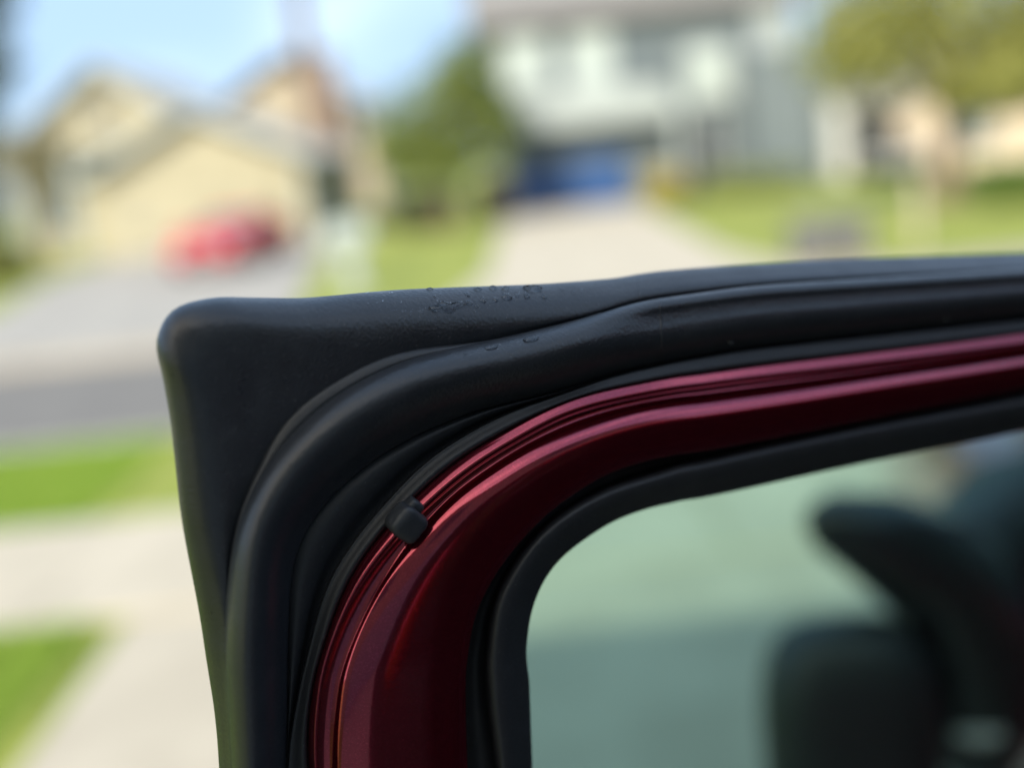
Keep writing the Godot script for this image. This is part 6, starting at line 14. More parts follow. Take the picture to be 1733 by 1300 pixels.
const GLASS_RUN := [12, [31.87, -443.22, -17, 38.75, -445.57, -17, 42.44, -445.37, -14, 39.79, -440.59, -6, 39.31, -438.87, -2.8, 40.34, -438.35, -1, 42.25, -438.9, -0.8, 44.95, -440.21, -1.6, 48.67, -442.46, -3.6, 52.08, -444.69, -5.8, 52.91, -445.56, -7, 52.65, -447.17, -10.5, 21.07, -263.22, -17, 27.95, -265.57, -17, 31.64, -265.37, -14, 28.99, -260.59, -6, 28.51, -258.87, -2.8, 29.54, -258.35, -1, 31.45, -258.9, -0.8, 34.15, -260.21, -1.6, 37.87, -262.46, -3.6, 41.28, -264.69, -5.8, 42.11, -265.56, -7, 41.85, -267.17, -10.5, 15.07, -163.22, -17, 21.95, -165.57, -17, 25.64, -165.37, -14, 22.99, -160.59, -6, 22.51, -158.87, -2.8, 23.54, -158.35, -1, 25.45, -158.9, -0.8, 28.15, -160.21, -1.6, 31.87, -162.46, -3.6, 35.28, -164.69, -5.8, 36.11, -165.56, -7, 35.85, -167.17, -10.5, 12.67, -123.22, -17, 19.55, -125.57, -17, 23.24, -125.37, -14, 20.59, -120.59, -6, 20.11, -118.87, -2.8, 21.14, -118.35, -1, 23.05, -118.9, -0.8, 25.75, -120.21, -1.6, 29.47, -122.46, -3.6, 32.88, -124.69, -5.8, 33.71, -125.56, -7, 33.45, -127.17, -10.5, 11.47, -103.22, -17, 18.35, -105.57, -17, 22.04, -105.37, -14, 19.39, -100.59, -6, 18.91, -98.87, -2.8, 19.94, -98.35, -1, 21.85, -98.9, -0.8, 24.55, -100.21, -1.6, 28.27, -102.46, -3.6, 31.68, -104.69, -5.8, 32.51, -105.56, -7, 32.25, -107.17, -10.5, 12.19, -94.7, -17, 18.83, -96.91, -17, 22.28, -96.66, -14, 19.63, -92.07, -6, 19.16, -90.43, -2.8, 20.25, -89.96, -1, 22.21, -90.51, -0.8, 24.97, -91.8, -1.6, 28.78, -93.99, -3.6, 32.28, -96.17, -5.8, 33.11, -97.01, -7, 32.86, -98.55, -10.5, 12.8, -87.3, -17, 19.11, -89.34, -17, 22.22, -89.01, -14, 19.57, -84.59, -6, 19.14, -83.03, -2.8, 20.31, -82.6, -1, 22.36, -83.17, -0.8, 25.23, -84.46, -1.6, 29.18, -86.62, -3.6, 32.81, -88.78, -5.8, 33.64, -89.58, -7, 33.4, -91.06, -10.5, 13.44, -79.94, -17, 19.34, -81.8, -17, 22.04, -81.37, -14, 19.39, -77.12, -6, 19, -75.64, -2.8, 20.27, -75.27, -1, 22.44, -75.86, -0.8, 25.45, -77.15, -1.6, 29.56, -79.3, -3.6, 33.37, -81.43, -5.8, 34.2, -82.2, -7, 33.97, -83.62, -10.5, 14.29, -71.63, -17, 19.76, -73.3, -17, 22.04, -72.77, -14, 19.39, -68.73, -6, 19.04, -67.32, -2.8, 20.38, -67, -1, 22.65, -67.61, -0.8, 25.78, -68.89, -1.6, 30.04, -70.99, -3.6, 33.99, -73.09, -5.8, 34.82, -73.83, -7, 34.6, -75.18, -10.5, 15.29, -63.42, -17, 20.43, -64.93, -17, 22.37, -64.35, -14, 19.71, -60.49, -6, 19.37, -59.16, -2.8, 20.74, -58.87, -1, 23.04, -59.47, -0.8, 26.22, -60.72, -1.6, 30.53, -62.76, -3.6, 34.54, -64.78, -5.8, 35.37, -65.49, -7, 35.16, -66.77, -10.5, 16.02, -59.55, -17, 20.9, -61.22, -17, 22.59, -60.74, -14, 19.92, -56.98, -6, 19.56, -55.73, -2.8, 20.9, -55.55, -1, 23.16, -56.25, -0.8, 26.28, -57.61, -1.6, 30.54, -59.78, -3.6, 34.49, -61.92, -5.8, 35.32, -62.63, -7, 35.12, -63.8, -10.5, 16.97, -55.77, -17, 21.66, -57.62, -17, 23.17, -57.24, -14, 20.48, -53.58, -6, 20.08, -52.39, -2.8, 21.34, -52.3, -1, 23.5, -53.08, -0.8, 26.51, -54.53, -1.6, 30.63, -56.8, -3.6, 34.45, -59.01, -5.8, 35.28, -59.73, -7, 35.1, -60.79, -10.5, 18, -52.05, -17, 22.54, -54.07, -17, 23.91, -53.8, -14, 21.2, -50.24, -6, 20.76, -49.1, -2.8, 21.93, -49.09, -1, 24, -49.95, -0.8, 26.89, -51.47, -1.6, 30.87, -53.83, -3.6, 34.55, -56.11, -5.8, 35.37, -56.83, -7, 35.22, -57.79, -10.5, 19.11, -48.37, -17, 23.49, -50.54, -17, 24.72, -50.37, -14, 21.99, -46.91, -6, 21.52, -45.83, -2.8, 22.62, -45.91, -1, 24.63, -46.85, -0.8, 27.44, -48.46, -1.6, 31.33, -50.91, -3.6, 34.92, -53.28, -5.8, 35.74, -54, -7, 35.62, -54.86, -10.5, 20.39, -44.77, -17, 24.55, -47.05, -17, 25.59, -46.93, -14, 22.83, -43.57, -6, 22.33, -42.56, -2.8, 23.4, -42.73, -1, 25.36, -43.77, -0.8, 28.13, -45.48, -1.6, 31.97, -48.05, -3.6, 35.52, -50.51, -5.8, 36.33, -51.23, -7, 36.24, -51.99, -10.5, 21.95, -41.31, -17, 25.8, -43.64, -17, 26.56, -43.51, -14, 23.77, -40.25, -6, 23.25, -39.3, -2.8, 24.27, -39.57, -1, 26.2, -40.69, -0.8, 28.92, -42.5, -1.6, 32.7, -45.19, -3.6, 36.21, -47.74, -5.8, 37.02, -48.47, -7, 36.97, -49.13, -10.5, 23.81, -38.04, -17, 27.31, -40.36, -17, 27.75, -40.17, -14, 24.92, -37, -6, 24.36, -36.11, -2.8, 25.33, -36.47, -1, 27.2, -37.67, -0.8, 29.86, -39.57, -1.6, 33.55, -42.35, -3.6, 36.99, -44.98, -5.8, 37.79, -45.71, -7, 37.79, -46.28, -10.5, 25.93, -34.95, -17, 29.11, -37.26, -17, 29.26, -37, -14, 26.39, -33.92, -6, 25.79, -33.08, -2.8, 26.68, -33.5, -1, 28.46, -34.77, -0.8, 31.03, -36.73, -1.6, 34.61, -39.58, -3.6, 37.94, -42.27, -5.8, 38.74, -43, -7, 38.79, -43.47, -10.5, 28.25, -32.03, -17, 31.18, -34.34, -17, 31.12, -34.04, -14, 28.19, -31.04, -6, 27.54, -30.25, -2.8, 28.33, -30.72, -1, 30.01, -32.03, -0.8, 32.46, -34.03, -1.6, 35.9, -36.93, -3.6, 39.1, -39.65, -5.8, 39.9, -40.38, -7, 40.01, -40.77, -10.5, 30.72, -29.24, -17, 33.44, -31.58, -17, 33.21, -31.25, -14, 30.23, -28.33, -6, 29.52, -27.58, -2.8, 30.21, -28.09, -1, 31.78, -29.43, -0.8, 34.1, -31.46, -1.6, 37.4, -34.39, -3.6, 40.46, -37.12, -5.8, 41.26, -37.86, -7, 41.43, -38.16, -10.5, 33.34, -26.58, -17, 35.86, -28.94, -17, 35.47, -28.58, -14, 32.42, -25.73, -6, 31.65, -25.01, -2.8, 32.24, -25.57, -1, 33.71, -26.94, -0.8, 35.91, -29, -1.6, 39.07, -31.95, -3.6, 42.01, -34.69, -5.8, 42.8, -35.43, -7, 43.04, -35.65, -10.5, 36.1, -24.07, -17, 38.42, -26.42, -17, 37.86, -26, -14, 34.74, -23.23, -6, 33.92, -22.55, -2.8, 34.42, -23.15, -1, 35.8, -24.55, -0.8, 37.9, -26.65, -1.6, 40.93, -29.63, -3.6, 43.77, -32.4, -5.8, 44.55, -33.14, -7, 44.87, -33.28, -10.5, 39, -21.68, -17, 41.11, -24.02, -17, 40.41, -23.54, -14, 37.21, -20.84, -6, 36.34, -20.2, -2.8, 36.75, -20.85, -1, 38.05, -22.3, -0.8, 40.07, -24.44, -1.6, 43, -27.47, -3.6, 45.75, -30.28, -5.8, 46.53, -31.02, -7, 46.92, -31.09, -10.5, 41.98, -19.39, -17, 43.94, -21.74, -17, 43.12, -21.24, -14, 39.85, -18.6, -6, 38.92, -18, -2.8, 39.26, -18.7, -1, 40.49, -20.2, -0.8, 42.42, -22.4, -1.6, 45.27, -25.49, -3.6, 47.94, -28.35, -5.8, 48.72, -29.09, -7, 49.19, -29.09, -10.5, 45.06, -17.17, -17, 46.9, -19.58, -17, 46.01, -19.1, -14, 42.66, -16.52, -6, 41.67, -15.96, -2.8, 41.94, -16.72, -1, 43.1, -18.28, -0.8, 44.96, -20.54, -1.6, 47.72, -23.7, -3.6, 50.32, -26.61, -5.8, 51.1, -27.36, -7, 51.66, -27.3, -10.5, 48.26, -15.08, -17, 50, -17.58, -17, 49.07, -17.15, -14, 45.64, -14.63, -6, 44.6, -14.11, -2.8, 44.8, -14.93, -1, 45.88, -16.55, -0.8, 47.67, -18.87, -1.6, 50.35, -22.11, -3.6, 52.89, -25.08, -5.8, 53.66, -25.83, -7, 54.31, -25.71, -10.5, 51.62, -13.15, -17, 53.27, -15.75, -17, 52.31, -15.4, -14, 48.78, -12.93, -6, 47.69, -12.44, -2.8, 47.81, -13.33, -1, 48.82, -15, -0.8, 50.54, -17.39, -1.6, 53.13, -20.7, -3.6, 55.6, -23.74, -5.8, 56.37, -24.49, -7, 57.12, -24.32, -10.5, 55.13, -11.39, -17, 56.7, -14.12, -17, 55.71, -13.86, -14, 52.08, -11.43, -6, 50.93, -10.98, -2.8, 50.96, -11.91, -1, 51.9, -13.64, -0.8, 53.52, -16.08, -1.6, 56.02, -19.45, -3.6, 58.41, -22.54, -5.8, 59.17, -23.29, -7, 60.02, -23.07, -10.5, 58.76, -9.77, -17, 60.25, -12.65, -17, 59.24, -12.51, -14, 55.51, -10.12, -6, 54.29, -9.7, -2.8, 54.23, -10.66, -1, 55.08, -12.42, -0.8, 56.6, -14.89, -1.6, 58.99, -18.3, -3.6, 61.28, -21.42, -5.8, 62.04, -22.17, -7, 63, -21.91, -10.5, 62.5, -8.25, -17, 63.9, -11.31, -17, 62.87, -11.31, -14, 59.04, -8.96, -6, 57.76, -8.55, -2.8, 57.59, -9.54, -1, 58.34, -11.32, -0.8, 59.76, -13.8, -1.6, 62.02, -17.23, -3.6, 64.21, -20.35, -5.8, 64.97, -21.11, -7, 66.04, -20.81, -10.5, 66.35, -6.84, -17, 67.66, -10.08, -17, 66.6, -10.26, -14, 62.67, -7.94, -6, 61.31, -7.54, -2.8, 61.04, -8.54, -1, 61.69, -10.32, -0.8, 63, -12.82, -1.6, 65.13, -16.25, -3.6, 67.22, -19.37, -5.8, 67.98, -20.13, -7, 69.15, -19.79, -10.5, 70.33, -5.57, -17, 71.53, -9, -17, 70.43, -9.35, -14, 66.39, -7.05, -6, 64.96, -6.67, -2.8, 64.58, -7.68, -1, 65.13, -9.47, -0.8, 66.33, -11.98, -1.6, 68.34, -15.41, -3.6, 70.33, -18.53, -5.8, 71.08, -19.29, -7, 72.37, -18.92, -10.5, 74.45, -4.48, -17, 75.52, -8.1, -17, 74.37, -8.62, -14, 70.21, -6.35, -6, 68.71, -5.97, -2.8, 68.23, -7, -1, 68.67, -8.8, -0.8, 69.76, -11.31, -1.6, 71.65, -14.75, -3.6, 73.54, -17.87, -5.8, 74.29, -18.63, -7, 75.69, -18.24, -10.5, 78.72, -3.6, -17, 79.64, -7.41, -17, 78.41, -8.1, -14, 74.14, -5.84, -6, 72.56, -5.47, -2.8, 71.97, -6.51, -1, 72.32, -8.31, -0.8, 73.3, -10.83, -1.6, 75.06, -14.27, -3.6, 76.85, -17.4, -5.8, 77.59, -18.16, -7, 79.12, -17.75, -10.5, 83.12, -2.97, -17, 83.87, -6.93, -17, 82.54, -7.75, -14, 78.15, -5.51, -6, 76.49, -5.14, -2.8, 75.8, -6.18, -1, 76.04, -7.98, -0.8, 76.91, -10.5, -1.6, 78.55, -13.94, -3.6, 80.23, -17.06, -5.8, 80.97, -17.82, -7, 82.63, -17.4, -10.5, 87.65, -2.57, -17, 88.19, -6.6, -17, 86.74, -7.5, -14, 82.23, -5.26, -6, 80.5, -4.9, -2.8, 79.69, -5.94, -1, 79.83, -7.75, -0.8, 80.59, -10.27, -1.6, 82.11, -13.71, -3.6, 83.69, -16.83, -5.8, 84.42, -17.59, -7, 86.2, -17.16, -10.5, 92.29, -2.39, -17, 92.61, -6.39, -17, 91.01, -7.26, -14, 86.38, -5.03, -6, 84.57, -4.68, -2.8, 83.66, -5.73, -1, 83.69, -7.57, -0.8, 84.34, -10.11, -1.6, 85.74, -13.58, -3.6, 87.21, -16.72, -5.8, 87.94, -17.48, -7, 89.86, -17.05, -10.5, 97.03, -2.38, -17, 97.13, -6.25, -17, 95.38, -6.98, -14, 90.63, -4.75, -6, 88.74, -4.43, -2.8, 87.71, -5.53, -1, 87.64, -7.41, -0.8, 88.18, -10.01, -1.6, 89.44, -13.56, -3.6, 90.82, -16.77, -5.8, 91.54, -17.53, -7, 93.59, -17.11, -10.5, 101.87, -2.5, -17, 101.76, -6.14, -17, 99.89, -6.65, -14, 95, -4.43, -6, 93.03, -4.14, -2.8, 91.88, -5.31, -1, 91.7, -7.26, -0.8, 92.11, -9.95, -1.6, 93.23, -13.6, -3.6, 94.49, -16.92, -5.8, 95.21, -17.68, -7, 97.39, -17.26, -10.5, 106.84, -2.67, -17, 106.54, -6.04, -17, 104.56, -6.3, -14, 99.54, -4.08, -6, 97.48, -3.81, -2.8, 96.2, -5.04, -1, 95.89, -7.05, -0.8, 96.16, -9.81, -1.6, 97.13, -13.55, -3.6, 98.26, -16.96, -5.8, 98.98, -17.71, -7, 101.3, -17.31, -10.5, 115.52, -3.43, -17, 115.25, -6.57, -17, 113.22, -6.58, -14, 108.01, -4.37, -6, 105.87, -4.12, -2.8, 104.54, -5.4, -1, 104.22, -7.48, -0.8, 104.52, -10.32, -1.6, 105.54, -14.16, -3.6, 106.73, -17.66, -5.8, 107.48, -18.42, -7, 109.88, -18.01, -10.5, 124.38, -3.92, -17, 124.14, -6.85, -17, 122.06, -6.63, -14, 116.64, -4.42, -6, 114.41, -4.19, -2.8, 113.04, -5.52, -1, 112.72, -7.66, -0.8, 113.04, -10.57, -1.6, 114.12, -14.5, -3.6, 115.37, -18.08, -5.8, 116.14, -18.85, -7, 118.63, -18.43, -10.5, 134.71, -4.33, -17, 134.49, -7.08, -17, 132.34, -6.65, -14, 126.68, -4.44, -6, 124.36, -4.23, -2.8, 122.94, -5.61, -1, 122.62, -7.8, -0.8, 122.97, -10.78, -1.6, 124.12, -14.78, -3.6, 125.43, -18.44, -5.8, 126.25, -19.21, -7, 128.83, -18.77, -10.5, 147.91, -4.8, -17, 147.72, -7.42, -17, 145.46, -6.83, -14, 139.5, -4.62, -6, 137.06, -4.43, -2.8, 135.58, -5.83, -1, 135.26, -8.06, -0.8, 135.66, -11.07, -1.6, 136.89, -15.13, -3.6, 138.3, -18.83, -5.8, 139.16, -19.61, -7, 141.87, -19.15, -10.5, 164.2, -5.32, -17, 164.03, -7.86, -17, 161.64, -7.16, -14, 155.3, -4.95, -6, 152.72, -4.75, -2.8, 151.17, -6.17, -1, 150.85, -8.41, -0.8, 151.3, -11.45, -1.6, 152.64, -15.52, -3.6, 154.17, -19.25, -5.8, 155.09, -20.03, -7, 157.96, -19.56, -10.5, 183.84, -5.88, -17, 183.69, -8.42, -17, 181.14, -7.68, -14, 174.35, -5.47, -6, 171.59, -5.27, -2.8, 169.95, -6.7, -1, 169.64, -8.96, -0.8, 170.15, -12.01, -1.6, 171.63, -16.11, -3.6, 173.31, -19.85, -5.8, 174.3, -20.64, -7, 177.36, -20.14, -10.5, 207.17, -6.57, -17, 207.03, -9.22, -17, 204.28, -8.52, -14, 196.96, -6.3, -6, 193.99, -6.11, -2.8, 192.24, -7.55, -1, 191.94, -9.83, -0.8, 192.53, -12.91, -1.6, 194.17, -17.05, -3.6, 196.02, -20.82, -5.8, 197.1, -21.63, -7, 200.38, -21.1, -10.5, 234.61, -7.53, -17, 234.49, -10.38, -17, 231.5, -9.81, -14, 223.55, -7.57, -6, 220.34, -7.37, -2.8, 218.47, -8.82, -1, 218.17, -11.11, -0.8, 218.85, -14.22, -1.6, 220.69, -18.39, -3.6, 222.74, -22.18, -5.8, 223.92, -23, -7, 227.46, -22.44, -10.5, 263.42, -8.36, -17, 263.32, -11.47, -17, 260.08, -11.09, -14, 251.47, -8.83, -6, 248, -8.61, -2.8, 246, -10.04, -1, 245.72, -12.31, -0.8, 246.49, -15.39, -1.6, 248.54, -19.55, -3.6, 250.81, -23.31, -5.8, 252.09, -24.14, -7, 255.9, -23.54, -10.5, 293.69, -9.12, -17, 293.63, -12.53, -17, 290.12, -12.38, -14, 280.82, -10.1, -6, 277.08, -9.86, -2.8, 274.95, -11.24, -1, 274.68, -13.47, -0.8, 275.55, -16.51, -1.6, 277.81, -20.6, -3.6, 280.31, -24.3, -5.8, 281.7, -25.14, -7, 285.8, -24.51, -10.5, 323.64, -10.84, -17, 323.58, -14.25, -17, 320.08, -14.1, -14, 310.77, -11.82, -6, 307.03, -11.57, -2.8, 304.9, -12.95, -1, 304.63, -15.19, -0.8, 305.51, -18.22, -1.6, 307.76, -22.32, -3.6, 310.26, -26.02, -5.8, 311.65, -26.86, -7, 315.75, -26.22, -10.5, 393.53, -16.35, -17, 393.46, -19.75, -17, 389.96, -19.6, -14, 380.66, -17.32, -6, 376.92, -17.08, -2.8, 374.79, -18.46, -1, 374.51, -20.69, -0.8, 375.39, -23.73, -1.6, 377.65, -27.82, -3.6, 380.15, -31.52, -5.8, 381.54, -32.36, -7, 385.64, -31.73, -10.5, 533.3, -31.85, -17, 533.23, -35.26, -17, 529.73, -35.11, -14, 520.43, -32.83, -6, 516.69, -32.59, -2.8, 514.56, -33.97, -1, 514.28, -36.2, -0.8, 515.16, -39.24, -1.6, 517.42, -43.33, -3.6, 519.92, -47.03, -5.8, 521.31, -47.87, -7, 525.41, -47.24, -10.5, 713.01, -63.15, -17, 712.94, -66.56, -17, 709.44, -66.41, -14, 700.13, -64.13, -6, 696.4, -63.88, -2.8, 694.27, -65.27, -1, 693.99, -67.5, -0.8, 694.87, -70.53, -1.6, 697.13, -74.63, -3.6, 699.63, -78.33, -5.8, 701.01, -79.17, -7, 705.12, -78.53, -10.5]]
